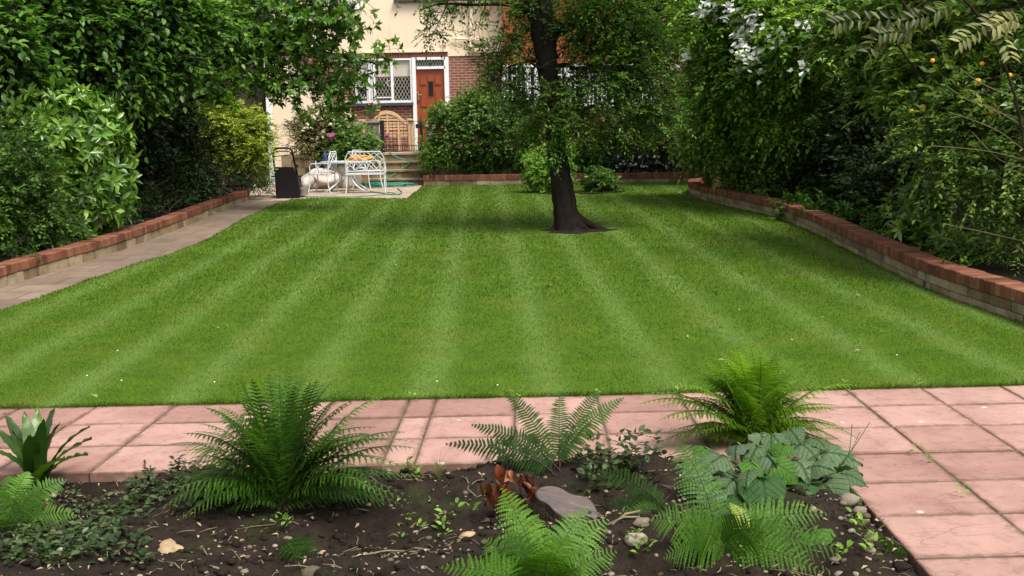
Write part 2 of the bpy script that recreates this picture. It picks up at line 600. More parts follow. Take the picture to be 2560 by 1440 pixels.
def mk_brunnera(name, silver, vein):
    m, nt, b = nodes(name)
    uv = nt.nodes.new('ShaderNodeUVMap').outputs[0]
    sp = N(nt, 'ShaderNodeSeparateXYZ')
    nt.links.new(uv, sp.inputs[0])
    u, v = sp.outputs[0], sp.outputs[1]
    av = math_(nt, 'ABSOLUTE', v)
    ph = math_(nt, 'SUBTRACT', math_(nt, 'MULTIPLY', u, 6.0), math_(nt, 'MULTIPLY', av, 5.0))
    tri = math_(nt, 'PINGPONG', ph, 0.5)
    lat = ramp(nt, math_(nt, 'ADD', tri, math_(nt, 'MULTIPLY', noise(nt, geoco(nt), 40, 3), .12)), [(0.05, (.8, .8, .8)), (0.16, (0, 0, 0))])
    midr = ramp(nt, av, [(0.02, (1, 1, 1)), (0.06, (0, 0, 0))])
    ve = math_(nt, 'MAXIMUM', lat, midr)
    n = noise(nt, geoco(nt), 60, 4, 0.7)
    ve = math_(nt, 'MULTIPLY', ve, math_(nt, 'MULTIPLY_ADD', n, 1.2, 0.2))
    base = ramp(nt, attr(nt), [(0, [x * 0.6 for x in silver]), (1, silver)])
    pn = ramp(nt, noise(nt, geoco(nt), 26, 4, 0.65), [(0.42, (0, 0, 0)), (0.66, (1, 1, 1))])
    base = mixc(nt, base, [x * .5 for x in silver[:1]] + [silver[1] * .72, silver[2] * .4], math_(nt, 'MULTIPLY', pn, 0.75))
    c = mixc(nt, base, vein, ve)
    nt.links.new(c, b.inputs['Base Color'])
    b.inputs['Roughness'].default_value = 0.6
    b.inputs['Specular IOR Level'].default_value = 0.2
    bump(nt, b, math_(nt, 'ADD', ve, noise(nt, geoco(nt), 90, 3)), 0.8, 0.006)
    tr = nt.nodes.new('ShaderNodeBsdfTranslucent')
    nt.links.new(mixc(nt, c, (1.2, 1.5, .5), 1.0, 'MULTIPLY'), tr.inputs['Color'])
    mx = nt.nodes.new('ShaderNodeMixShader'); mx.inputs[0].default_value = 0.2
    nt.links.new(b.outputs[0], mx.inputs[1]); nt.links.new(tr.outputs[0], mx.inputs[2])
    nt.links.new(mx.outputs[0], nt.nodes['Material Output'].inputs['Surface'])
    return m

M = {}
M['lawn'] = None
M['slab'] = mk_slab()
M['path'] = mk_path('path_paving', (0.250, 0.178, 0.124), (0.185, 0.134, 0.098), (0.075, 0.058, 0.044))
M['patio'] = mk_path('patio_paving', (0.46, 0.36, 0.27), (0.41, 0.32, 0.245), (0.2, 0.16, 0.12), 0.6, 0.6)
M['soil'] = mk_soil()
M['mortar'] = plain('joint_mortar', (0.075, 0.060, 0.040), 0.95, 0.5, 25)
M['joint'] = plain('dark_joint', (0.085, 0.068, 0.048), 0.95, 0.5, 9)
M['coping'] = mk_tinted('brick_coping', [(0, (0.150, 0.056, 0.036)), (0.5, (0.235, 0.086, 0.050)), (1, (0.310, 0.145, 0.085))], dirt=(0.34, 0.36, 0.28))
M['stone'] = mk_tinted('buff_stone', [(0, (0.18, 0.130, 0.075)), (0.5, (0.31, 0.235, 0.140)), (1, (0.42, 0.34, 0.22))], dirt=(0.35, 0.34, 0.26), dirtamt=0.9)
M['render'] = mk_render()
M['brick'] = mk_brick('house_brick', (0.31, 0.105, 0.068), (0.24, 0.082, 0.055), (0.46, 0.38, 0.30))
M['soldier'] = mk_brick('soldier_brick', (0.27, 0.085, 0.06), (0.23, 0.07, 0.05), (0.36, 0.22, 0.17), bw=0.075, bh=0.6, ms=0.008, offset=0)
M['orange_tile'] = mk_brick('orange_hung_tile', (0.40, 0.120, 0.045), (0.32, 0.095, 0.038), (0.12, 0.04, 0.02), bw=0.17, bh=0.11, ms=0.008)
M['white'] = plain('white_gloss_paint', (0.80, 0.80, 0.80), 0.35, 0.03, 6, spec=0.5)
M['lead'] = plain('lead_strip', (0.50, 0.46, 0.38), 0.5, 0.1, 10)
M['glass'] = mk_glass('window_glass', (0.030, 0.030, 0.032))
M['blind'] = plain('pale_blind', (0.50, 0.45, 0.38), 0.8, 0.06, 4)
M['door'] = mk_wood('varnished_red_wood', (0.22, 0.044, 0.013), (0.32, 0.072, 0.022), 0.35, (14, 14, 1.2), 0.5)
M['brass'] = plain('brass', (0.75, 0.6, 0.3), 0.3, 0.1, 10, metal=1)
M['slate'] = plain('slate_sill', (0.045, 0.055, 0.075), 0.6, 0.2, 10)
M['cream_pipe'] = plain('cream_pipe_paint', (0.80, 0.66, 0.48), 0.45, 0.05, 8, spec=0.5)
M['yellow'] = plain('yellow_plastic', (0.62, 0.36, 0.035), 0.4, 0.08, 10)
M['dkplastic_roomshade'] = plain('dark_plastic_and_room_shade', (0.05, 0.045, 0.05), 0.4, 0.2, 10)  # dark plastic parts, and the painted darkness of rooms behind windows
M['plate'] = plain('white_plate', (0.75, 0.75, 0.8), 0.5, 0.04, 10)
M['blue'] = plain('blue_print', (0.04, 0.09, 0.26), 0.5, 0.1, 10)
M['rooftile'] = mk_brick('brown_roof_tile', (0.22, 0.12, 0.085), (0.17, 0.095, 0.07), (0.05, 0.03, 0.025), bw=0.18, bh=0.1)
M['grey_stone'] = mk_tinted('grey_stone', [(0, (0.24, 0.235, 0.19)), (1, (0.33, 0.32, 0.27))], dirt=(0.5, 0.5, 0.42))
M['terracotta'] = plain('terracotta', (0.36, 0.235, 0.145), 0.8, 0.25, 10)
M['teak'] = mk_wood('pale_teak', (0.50, 0.33, 0.17), (0.62, 0.44, 0.26), 0.6, (3, 3, 10))
M['iron'] = plain('black_iron', (0.012, 0.012, 0.014), 0.45, 0.2, 10)
M['whitemetal'] = plain('white_metal', (0.62, 0.65, 0.66), 0.35, 0.06, 10, spec=0.5)
M['sack'] = plain('white_woven_sack', (0.50, 0.43, 0.38), 0.75, 0.12, 7, bmp=0.5)
M['basket'] = plain('tan_pot', (0.36, 0.22, 0.08), 0.7, 0.25, 16)
M['hose'] = plain('green_hose', (0.03, 0.21, 0.14), 0.4, 0.1, 10, spec=0.5)
M['orange'] = plain('orange_cable', (0.80, 0.33, 0.05), 0.5, 0.12, 14)
M['bluething'] = plain('blue_bottle', (0.03, 0.035, 0.12), 0.4, 0.2, 10)
M['mower'] = plain('black_mower', (0.008, 0.006, 0.007), 0.55, 0.3, 10, spec=0.3)
M['grey'] = plain('grey_metal', (0.30, 0.28, 0.27), 0.4, 0.15, 10, metal=0.5)
M['bark'] = mk_bark('dark_bark', (0.010, 0.008, 0.007), (0.034, 0.026, 0.021))
M['bark2'] = mk_bark('brown_bark', (0.020, 0.015, 0.010), (0.060, 0.045, 0.030))
M['twig'] = plain('twig', (0.045, 0.032, 0.022), 0.9, 0.3, 20)
M['paletwig'] = plain('pale_stem', (0.16, 0.13, 0.07), 0.8, 0.3, 20)
M['cutwood'] = None
M['pebble'] = mk_tinted('pebble', [(0, (0.10, 0.075, 0.05)), (0.5, (0.20, 0.16, 0.12)), (1, (0.36, 0.31, 0.25))], rough=0.7, dirtamt=0.5, dscale=20)
M['whiteflower'] = plain('white_petal', (0.80, 0.80, 0.76), 0.6, 0.05, 20)
M['creamflower'] = plain('cream_petal', (0.56, 0.50, 0.33), 0.7, 0.2, 20)
M['pinkflower'] = plain('pink_petal', (0.62, 0.36, 0.42), 0.6, 0.2, 20)
M['magenta'] = plain('magenta_petal', (0.34, 0.05, 0.20), 0.6, 0.2, 20)
M['mauve'] = plain('mauve_petal', (0.40, 0.27, 0.46), 0.6, 0.2, 20)
M['yellowflower'] = plain('orange_yellow_petal', (0.78, 0.38, 0.02), 0.6, 0.15, 30)
M['deadbrown'] = mk_tinted('glossy_brown_leaf', [(0, (0.05, 0.012, 0.005)), (0.6, (0.15, 0.034, 0.010)), (1, (0.38, 0.15, 0.06))], rough=0.38, dirtamt=0.4, bmp=0.1)
M['dead'] = plain('dry_leaf', (0.33, 0.23, 0.13), 0.8, 0.25, 30)
M['moss'] = leafmat('moss', (0.018, 0.05, 0.006), (0.035, 0.085, 0.012), (0.06, 0.12, 0.02), 0.8, 0.2)

L_laurel = leafmat('laurel_leaf', (0.035, 0.085, 0.012), (0.080, 0.175, 0.026), (0.165, 0.30, 0.055), 0.33, 0.2, 0.5)
L_dark = leafmat('dark_leaf', (0.007, 0.018, 0.004), (0.014, 0.034, 0.007), (0.030, 0.066, 0.012), 0.5, 0.15, 0.3)  # dark foliage, with the shade of leafy gaps put into its colour
L_tree = leafmat('broad_tree_leaf', (0.016, 0.048, 0.010), (0.044, 0.112, 0.020), (0.105, 0.225, 0.042), 0.42, 0.35, 0.4)
L_magn = leafmat('fresh_tree_leaf', (0.022, 0.062, 0.008), (0.052, 0.130, 0.015), (0.110, 0.235, 0.030), 0.42, 0.4, 0.4)
L_yellow = leafmat('yellow_green_leaf', (0.075, 0.125, 0.016), (0.17, 0.25, 0.036), (0.34, 0.41, 0.085), 0.55, 0.3, 0.3)
L_small = leafmat('small_tree_leaf', (0.017, 0.052, 0.007), (0.046, 0.116, 0.015), (0.108, 0.215, 0.030), 0.45, 0.4, 0.35)
L_rose = leafmat('shrub_leaf', (0.032, 0.085, 0.018), (0.072, 0.155, 0.032), (0.150, 0.260, 0.065), 0.45, 0.3, 0.4)
L_phil = leafmat('mid_green_leaf', (0.034, 0.088, 0.012), (0.104, 0.215, 0.030), (0.215, 0.365, 0.064), 0.45, 0.3, 0.35)
L_right = leafmat('glossy_mid_leaf', (0.030, 0.074, 0.012), (0.088, 0.175, 0.026), (0.190, 0.300, 0.058), 0.35, 0.25, 0.45)
L_kerria = leafmat('kerria_leaf', (0.036, 0.085, 0.016), (0.095, 0.185, 0.030), (0.185, 0.290, 0.062), 0.5, 0.3, 0.3)
L_olive = leafmat('pale_olive_leaf', (0.06, 0.07, 0.02), (0.12, 0.13, 0.045), (0.23, 0.235, 0.10), 0.5, 0.3, 0.3)
L_bronze = leafmat('olive_bronze_leaf', (0.020, 0.032, 0.003), (0.035, 0.050, 0.004), (0.06, 0.075, 0.008), 0.45, 0.3, 0.35)
L_brown = leafmat('brownish_shrub_leaf', (0.055, 0.060, 0.022), (0.105, 0.110, 0.045), (0.19, 0.19, 0.09), 0.6, 0.25, 0.3)
L_bright = leafmat('bright_green_leaf', (0.055, 0.125, 0.014), (0.105, 0.215, 0.026), (0.165, 0.290, 0.050), 0.42, 0.3, 0.4)
L_fern = leafmat('fern_green', (0.020, 0.062, 0.008), (0.042, 0.115, 0.013), (0.085, 0.195, 0.026), 0.5, 0.35, 0.3)
L_fernb = leafmat('fern_yellow_green', (0.060, 0.145, 0.010), (0.100, 0.215, 0.016), (0.150, 0.280, 0.030), 0.55, 0.5, 0.2)
L_fernm = leafmat('fern_mid_green', (0.028, 0.085, 0.008), (0.058, 0.150, 0.014), (0.105, 0.225, 0.028), 0.5, 0.4, 0.25)
L_fernd = leafmat('fern_dark_green', (0.011, 0.034, 0.005), (0.022, 0.060, 0.008), (0.044, 0.100, 0.015), 0.55, 0.35, 0.2)
L_hart = leafmat('hart_tongue', (0.014, 0.040, 0.006), (0.028, 0.070, 0.010), (0.060, 0.125, 0.020), 0.35, 0.3, 0.5)
L_ajuga = leafmat('ground_cover_leaf', (0.010, 0.026, 0.005), (0.022, 0.044, 0.010), (0.055, 0.080, 0.035), 0.32, 0.15, 0.4)
L_lav = leafmat('grey_green_leaf', (0.030, 0.060, 0.034), (0.055, 0.095, 0.055), (0.10, 0.15, 0.095), 0.6, 0.25, 0.3)
L_straw = leafmat('grass_tuft_blade', (0.05, 0.085, 0.02), (0.11, 0.14, 0.045), (0.20, 0.20, 0.09), 0.6, 0.3, 0.3)
L_brun = mk_brunnera('silver_veined_leaf', (0.120, 0.175, 0.088), (0.018, 0.055, 0.014))
L_bgreen = mk_brunnera('green_veined_leaf', (0.070, 0.165, 0.016), (0.045, 0.110, 0.014))
L_bdeep = mk_brunnera('deep_green_veined_leaf', (0.050, 0.120, 0.028), (0.030, 0.080, 0.020))

# ------------------------------------------------------------------ foliage
UP = np.array([0, 0, 1.0])
def nrm(a):
    return a / np.maximum(np.linalg.norm(a, axis=-1, keepdims=True), 1e-9)
def leaf_geo(p, d, n, L, W, kind, fold=0.18, droop=0.18):
    d = nrm(d)
    s = nrm(np.cross(n, d))
    n = np.cross(d, s)
    L = L[:, None]; W = W[:, None]
    if kind == 'far':
        vs = [p, p + d * L * .45 + s * W * .5 + n * W * fold, p + d * L - n * L * droop, p + d * L * .45 - s * W * .5 + n * W * fold]
        tr = [(0, 2, 1), (0, 3, 2)]
    elif kind == 'mid':
        vs = [p, p + d * L * .5, p + d * L - n * L * droop,
              p + d * L * .42 + s * W * .5 + n * W * fold, p + d * L * .42 - s * W * .5 + n * W * fold]
        tr = [(0, 1, 3), (1, 2, 3), (0, 4, 1), (1, 4, 2)]
    else:
        vs = [p, p + d * L * .5 - n * L * droop * .15, p + d * L - n * L * droop,
              p + d * L * .25 + s * W * .42 + n * W * fold, p + d * L * .62 + s * W * .46 + n * (W * fold - L * droop * .3),
              p + d * L * .25 - s * W * .42 + n * W * fold, p + d * L * .62 - s * W * .46 + n * (W * fold - L * droop * .3)]
        tr = [(0, 1, 3), (1, 4, 3), (1, 2, 4), (0, 5, 1), (1, 5, 6), (1, 6, 2)]
    k = len(vs)
    V = np.stack(vs, 1).reshape(-1, 3)
    T = (np.arange(len(p))[:, None, None] * k + np.array(tr)[None]).reshape(-1, 3)
    return V, T, k

class Foliage:
    def __init__(s, seed=1):
        s.rs = np.random.RandomState(seed)
        s.V, s.T, s.t, s.mi, s.n = [], [], [], [], 0
    def push(s, V, T, tint, mi=0):
        s.V.append(V); s.T.append(T + s.n); s.t.append(tint); s.mi.append(np.full(len(T), mi)); s.n += len(V)
    def twigs(s, a, b, c, r, mi=1):
        """3-sided twig a-b-c"""
        k = len(a)
        d = nrm(c - a)
        o = nrm(np.cross(d, s.rs.randn(k, 3)))
        o2 = np.cross(d, o)
        rings = []
        for q, rr in ((a, 1.0), (b, .8), (c, .3)):
            for an in (0, 2.094, 4.189):
                rings.append(q + (o * math.cos(an) + o2 * math.sin(an)) * r * rr)
        V = np.stack(rings, 1).reshape(-1, 3)
        tr = []
        for i in (0, 3):
            for j in range(3):
                j2 = (j + 1) % 3
                tr += [(i + j, i + j2, i + 3 + j2), (i + j, i + 3 + j2, i + 3 + j)]
        T = (np.arange(k)[:, None, None] * 9 + np.array(tr)[None]).reshape(-1, 3)
        s.push(V, T, np.full(len(V), .5), mi)
    def sprays(s, p, o, K, length, L, W, kind='mid', whorl=False, up=1.0, lift=0.1, droop=0.25, jit=0.6, twig=0.0, tint0=0.5, tvar=0.35, ldroop=0.18, nj=0.45, mi=0):
        rs = s.rs
        S = len(p)
        t = nrm(o + rs.randn(S, 3) * jit + np.array([0, 0, lift]))
        ln = length * rs.uniform(.6, 1.3, S)
        side = nrm(np.cross(t, UP) + rs.randn(S, 3) * .15)
        st = np.clip(tint0 + rs.randn(S) * tvar * .6, 0, 1)
        f = np.linspace(.2, 1, K)[None, :].repeat(S, 0) if not whorl else np.clip(1 - np.abs(rs.randn(S, K)) * .22, .2, 1)
        pos = p[:, None] + t[:, None] * (f * ln[:, None])[..., None]
        pos[..., 2] -= droop * ln[:, None] * f ** 2
        tt = np.broadcast_to(t[:, None], pos.shape)
        if whorl:
            ang = np.linspace(0, 2 * math.pi, K, endpoint=False)[None] + rs.rand(S, 1) * 6.28 + rs.randn(S, K) * .3
            s2 = np.cross(t, side)
            rad = side[:, None] * np.cos(ang)[..., None] + s2[:, None] * np.sin(ang)[..., None]
            ld = tt * .55 + rad * .9 + rs.randn(S, K, 3) * .15
            nn = tt * .9 + UP * up * .5 - rad * .3 + rs.randn(S, K, 3) * nj * .5
        else:
            sg = np.where(np.arange(K) % 2 == 0, 1., -1.)[None, :, None]
            ld = tt * .6 + side[:, None] * sg * .8 + rs.randn(S, K, 3) * .28
            ld[:, -1] = t + rs.randn(S, 3) * .15
            nn = UP * up + o[:, None] * .45 + rs.randn(S, K, 3) * nj
        sz = rs.uniform(.65, 1.2, (S, K))
        lt = np.clip(st[:, None] + rs.randn(S, K) * tvar * .5, 0, 1)
        V, T, k = leaf_geo(pos.reshape(-1, 3), ld.reshape(-1, 3), nn.reshape(-1, 3), (sz * L).ravel(), (sz * W).ravel(), kind, droop=ldroop)
        s.push(V, T, lt.ravel().repeat(k), mi)
        if twig:
            b = p + t * (ln * .5)[:, None]; b[:, 2] -= droop * ln * .25
            c = p + t * ln[:, None]; c[:, 2] -= droop * ln
            s.twigs(p - t * ln[:, None] * .4, b, c, twig)
    def crown(s, blobs, n, S=5, cr=0.25, shell=(0.6, 1.05), lump=0.25, half=None, **kw):
        """blobs: (centre, (rx,ry,rz)); n leafy clusters of S sprays"""
        rs = s.rs
        c = np.array([tuple(b[0]) for b in blobs]); r = np.array([b[1] for b in blobs])
        w = (r[:, 0] * r[:, 1] * r[:, 2]) ** (2 / 3.); w = w / w.sum()
        bi = rs.choice(len(blobs), n, p=w)
        d = nrm(rs.randn(n, 3))
        if half is not None:
            h = np.array(half)
            flip = (d @ h) < -0.25
            d[flip] -= 2 * (d[flip] @ h)[:, None] * h
        kk = rs.randn(5, 3) * 2.2; ph = rs.rand(5) * 6.28
        lum = sum(np.sin(d @ kk[i] + ph[i] + bi) for i in range(5)) / 5
        rad = (shell[0] + (shell[1] - shell[0]) * rs.rand(n) ** .7) * (1 + lump * lum)
        p = c[bi] + d * r[bi] * rad[:, None]
        o = nrm(d / r[bi])
        ct = rs.randn(n) * .22
        p2 = (p[:, None] + rs.randn(n, S, 3) * cr).reshape(-1, 3)
        o2 = o.repeat(S, 0)
        t0 = kw.pop('tint0', .5)
        s.sprays(p2, o2, tint0=np.clip(t0 + ct.repeat(S), 0, 1), **kw)
        return p
    def build(s, name, mats, parent=None, loc=None, smooth=False):
        return np_mesh(name, np.concatenate(s.V), np.concatenate(s.T), np.concatenate(s.t), mats, parent, np.concatenate(s.mi), loc, smooth)

def YX(px, X):
    """depth at which the pixel column stands X metres to the side"""
    return X * F / (px - 1322)
def blobpx(px, py, Y, rpx, rpy=None, rd=None):
    """ellipsoid centred where the pixel's ray meets depth Y, radii in photo pixels at that depth"""
    rx = rpx * Y / F; rz = (rpy or rpx) * Y / F
    return (P(px, py, Y), (rx, rd or rx, rz))
def flowers(pts, size, mat, name, parent, petals=4, per=6, spread=0.08, seed=3, face=None):
    rs = np.random.RandomState(seed)
    fo = Foliage(seed)
    pts = np.array([tuple(p) for p in pts])
    q = (pts[:, None] + rs.randn(len(pts), per, 3) * spread).reshape(-1, 3)
    n = nrm(np.array(face if face is not None else (0, -.6, .6)) + rs.randn(len(q), 3) * .4)
    a = nrm(np.cross(n, rs.randn(len(q), 3))); b = np.cross(n, a)
    for i in range(petals):
        an = 2 * math.pi * i / petals
        d = a * math.cos(an) + b * math.sin(an)
        sz = np.full(len(q), size) * rs.uniform(.7, 1.2, len(q))
        V, T, k = leaf_geo(q, d + n * .2, n, sz, sz * .9, 'mid', .05, .1)
        fo.push(V, T, rs.rand(len(q)).repeat(k))
    return fo.build(name, mat, parent)
def pxof(p):
    d = Vector(p) - EYE
    z = d.dot(fwd)
    return 1280 + F * d.dot(cright) / z, 720 - F * d.dot(cup) / z
def on_foliage(p, targets, out=.12, spread=16):
    """for each photo pixel the leaf cluster of the crown that shows there, moved to the surface"""
    q = [pxof(v) for v in p]
    res = []
    for (tx, ty) in targets:
        best = min(range(len(p)), key=lambda i: ((q[i][0] - tx) ** 2 + (q[i][1] - ty) ** 2) ** .5 / spread + p[i][1] * 1.2)
        d = (Vector(p[best]) - EYE)
        res.append(P(tx, ty, p[best][1]) - d.normalized() * out)
    return res
def stems(mb, base, tops, r0=0.03, r1=0.008, bow=0.2, seg=5, n=5):
    base = Vector(base)
    for tp in tops:
        tp = Vector(tp)
        b0 = base + Vector((random.uniform(-.15, .15), random.uniform(-.15, .15), 0))
        c = b0.lerp(tp, .5) + Vector((random.uniform(-bow, bow), random.uniform(-bow, bow), bow * .6))
        path = []
        for i in range(seg + 1):
            u = i / seg
            path.append(b0 * (1 - u) ** 2 + c * 2 * u * (1 - u) + tp * u * u)
        mb.tube(path, [r0 + (r1 - r0) * i / seg for i in range(seg + 1)], n, cap=False)
def shrub(name, label, base, blobs, mats, n, seed, stem_mat=None, stem_r=0.02, group=None, cat='shrub', nst=7, inner=0.35, half=(0, -1, 0), stem_name='stems', **kw):
    t = thing(name, base, label, cat, group)
    fo = Foliage(seed)
    random.seed(seed)
    mm = mats if isinstance(mats, (list, tuple)) else [mats]
    p = fo.crown(blobs, n, half=half, **dict(kw))
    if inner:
        k2 = dict(kw); k2['shell'] = (0.1, 0.75); k2['tint0'] = kw.get('tint0', .5) * .5  # inner leaves tinted darker: shade inside the shrub put into colour
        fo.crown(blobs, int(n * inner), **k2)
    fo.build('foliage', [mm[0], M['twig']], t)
    mb = MB()
    tops = [p[i] for i in np.random.RandomState(seed).choice(len(p), nst)]
    stems(mb, base, [Vector(q) * .85 + Vector(b[0]) * .15 for q, b in zip(tops, [blobs[i % len(blobs)] for i in range(nst)])], stem_r, stem_r * .3)
    mb.build(stem_name, stem_mat or M['twig'], t)
    shrub.last = p
    return t

# ================================================================== GROUND
def ring_(path, dz=0.0):
    return [Vector((p[0], p[1], zg(p[1]) + dz)) for p in path]
def sheet(name, poly, dz, mat, kind='structure', label=None, cat=None, skirt=0):
    """flat polygon draped on the ground profile, cut where the slope changes"""
    bm = bmesh.new()
    f = bm.faces.new([bm.verts.new((p[0], p[1], 0)) for p in poly])
    if f.normal.z < 0: f.normal_flip()
    bmesh.ops.triangulate(bm, faces=bm.faces[:])
    for y in (Y0, Y1):
        bmesh.ops.bisect_plane(bm, geom=bm.verts[:] + bm.edges[:] + bm.faces[:], plane_co=(0, y, 0), plane_no=(0, 1, 0))
    for v in bm.verts: v.co.z = zg(v.co.y) + dz
    bmesh.ops.recalc_face_normals(bm, faces=bm.faces[:])
    for f in bm.faces:
        if f.normal.z < 0: f.normal_flip()
    if skirt:
        be = [e for e in bm.edges if len(e.link_faces) == 1]
        r_ = bmesh.ops.extrude_edge_only(bm, edges=be)
        for v in r_['geom']:
            if isinstance(v, bmesh.types.BMVert): v.co.z -= skirt
    me = bpy.data.meshes.new(name)
    bm.to_mesh(me); bm.free()
    me.materials.append(mat)
    o = bpy.data.objects.new(name, me)
    COL.objects.link(o)
    return tag(o, label, cat, None, kind)

X0P = -0.09                                     # paving joints measured along the far edge
PAVE_Y = 6.13
_ph = G(1100, 850); _th = STRIPE                # a light stripe passes here
STRIPE_OFF = STRIPE_W / 4 - (_ph.x * math.cos(_th) + _ph.y * math.sin(_th))
M['lawn'] = mk_lawn()
M['blade'] = mk_blade()
sheet('ground', [(-400, -60), (400, -60), (400, 500), (-400, 500)], -0.10, M['soil'])

lawn_left = [(-4.95, 6.12 - .038 * 7.05), (-4.90, 9.0), (-4.83, 9.86), (-4.75, 11.8), (-4.60, 13.0), (-4.56, 14.4), (-4.72, 16.0), (-4.90, 18.1), (-4.98, 20.4), (-4.90, 21.35), (-4.55, 21.6), (-4.0, 21.55), (-3.1, 21.3), (-2.46, 21.1), (-2.50, 23.0), (-2.64, 25.75)]
wall_R = [(3.93, 6.2), (3.93, 6.5), (3.93, 8.04), (3.82, 8.98), (3.76, 9.82), (3.82, 11.1), (3.86, 12.4), (3.93, 13.6), (3.97, 14.8), (3.93, 16.0), (3.80, 17.2), (3.56, 18.3), (3.36, 19.4), (3.26, 20.3), (3.27, 21.0), (3.40, 21.7), (3.66, 22.2), (4.05, 22.5)]
lawn_poly = lawn_left + [(3.95, 25.3), (4.2, 25.0), (4.05, 22.5)][0:2] + wall_R[::-1] + [(3.93, 6.12 + .038 * 1.83)]
sheet('lawn', lawn_poly, 0.012, M['lawn'], skirt=.08)
wall_L = [(-5.50, 6.9), (-5.53, 9.0), (-5.57, 10.6), (-5.52, 11.8), (-5.42, 13.0), (-5.46, 15.0), (-5.58, 17.0), (-5.72, 19.0), (-5.81, 21.45)]
sheet('path', [(-5.9, 5.84)] + [(x - .1, y) for x, y in wall_L] + [(-6.6, 21.6), (-6.6, 22.2), (-4.6, 22.2), (-4.6, 21.4)] + [(x + .06, y) for x, y in lawn_left[9::-1]] + [(-4.93, 5.86)], 0.0, M['path'])
sheet('patio', [(-6.9, 21.3), (-2.4, 21.05), (-2.42, 23.0), (-2.56, 26.6), (-6.9, 28.6)], 0.004, M['patio'])
sheet('left_bed_soil', [(x - .1, y) for x, y in wall_L] + [(-12, 21.45), (-12, 6.95), (-5.6, 6.95)], 0.15, M['soil'])
sheet('right_bed_soil', [(x + .1, y) for x, y in wall_R] + [(5.2, 22.5), (5.2, 30), (14, 30), (14, 6.4), (4.03, 6.4)], 0.17, M['soil'])
sheet('back_bed_soil', [(-2.5, 25.95), (5.4, 25.3), (9, 25.3), (9, 27.4), (-2.5, 27.4)], 0.17, M['soil'])

# paving: riven slabs with real joints
cols = [-3.07 - .47 * k for k in range(6, 0, -1)] + [-3.07, -2.61, -2.14, -1.66, -1.19, -0.73, -0.57, -0.09, 0.40, 0.90, 1.42, 1.93, 2.39, 2.88, 3.37, 3.86, 4.35, 4.84]
rows = [6.13, 5.735, 5.32, 4.885, 4.48, 4.08, 3.66, 3.24, 2.82, 2.40, 1.98]
mb = MB()
random.seed(5)
for ri in range(len(rows) - 1):
    for ci in range(len(cols) - 1):
        x0, x1 = cols[ci], cols[ci + 1]
        if ri >= 3 and x0 < 1.41: continue
        g = 0.0045
        dz = random.uniform(-.003, .003)
        mb.bbevel(x0 + g, x1 - g, rows[ri + 1] + .0075, rows[ri] - .0075, -0.06, 0.0 + dz, 0.004)
SK = 0.038                                      # the courses run slightly out of square with the joints
mb.v = [(v[0], v[1] + SK * (v[0] - 2.1), v[2]) for v in mb.v]
# inner ring on every slab, so that dirt can gather along the joints
nv0 = len(mb.v) // 12
newf, newm, edge = [], [], [1.0] * len(mb.v)
for f, m_ in zip(mb.f, mb.m):
    if len(set(q % 12 for q in f) & {8, 9, 10, 11}) == 4 and all(q % 12 >= 8 for q in f):
        b0 = f[0] - f[0] % 12
        q4 = [mb.v[b0 + k] for k in (8, 9, 10, 11)]
        ins = .045
        lx = q4[1][0] - q4[0][0]; ly = q4[3][1] - q4[0][1]
        fx, fy = ins / lx, ins / ly
        o = len(mb.v)
        for (u, v) in ((fx, fy), (1 - fx, fy), (1 - fx, 1 - fy), (fx, 1 - fy)):
            p_ = [q4[0][k] * (1 - u) * (1 - v) + q4[1][k] * u * (1 - v) + q4[2][k] * u * v + q4[3][k] * (1 - u) * v for k in range(3)]
            mb.v.append(tuple(p_)); mb.t.append(mb.t[b0]); edge.append(0.0)
        newf.append((o, o + 1, o + 2, o + 3))
        for k in range(4): newf.append((b0 + 8 + k, b0 + 8 + (k + 1) % 4, o + (k + 1) % 4, o + k))
        newm += [0] * 5
    else:
        newf.append(f); newm.append(m_)
mb.f, mb.m = newf, newm
pv = mb.build('paving', M['slab'])
pv.data.attributes.new('edge', 'FLOAT', 'POINT').data.foreach_set('value', edge)
tag(pv, kind='structure')
mb = MB()
mb.bbox(-5.9, 4.9, 4.893, 6.12, -0.07, -0.005)
mb.bbox(1.43, 4.9, 1.9, 4.893, -0.07, -0.005)
mb.v = [(v[0], v[1] + SK * (v[0] - 2.1), v[2]) for v in mb.v]
tag(mb.build('paving_joints', M['joint']), kind='structure')

# soil of the front bed
rs = np.random.RandomState(2)
nx, ny = 150, 90
xs = np.linspace(-6.4, 1.425, nx); ys = np.linspace(1.8, 4.905, ny)
X, Y = np.meshgrid(xs, ys)
YE = 4.893 + SK * (X - 2.1)
Y = Y + (YE - 4.905) * np.clip((Y - 3.2) / 1.7, 0, 1)
Z = np.full_like(X, -0.015)
for k in range(60):
    kx, kyy = rs.randn(2) * (3 + 18 * (k / 60.) ** 2)
    Z += np.sin(X * kx + Y * kyy + rs.rand() * 6.28) * 0.016 / (1 + k / 12.)
Z += rs.randn(*Z.shape) * .004
edge = np.clip(np.minimum((YE - Y) / .15, (1.425 - X) / .15), 0, 1)
Z = (Z + .03) * edge - .05 * (1 - edge)
def soil_z(x, y):
    i = int(np.clip((x + 6.4) / (1.425 + 6.4) * (nx - 1), 0, nx - 1)); y = y - (SK * (x - 2.1) - .012) * min(1, max(0, (y - 3.2) / 1.7)); j = int(np.clip((y - 1.8) / (4.905 - 1.8) * (ny - 1), 0, ny - 1))
    return float(Z[j, i])
V = np.stack([X, Y, Z], -1).reshape(-1, 3)
ii = np.arange(nx * ny).reshape(ny, nx)
a, b, c, d = ii[:-1, :-1].ravel(), ii[:-1, 1:].ravel(), ii[1:, 1:].ravel(), ii[1:, :-1].ravel()
T = np.concatenate([np.stack([a, b, c], 1), np.stack([a, c, d], 1)])
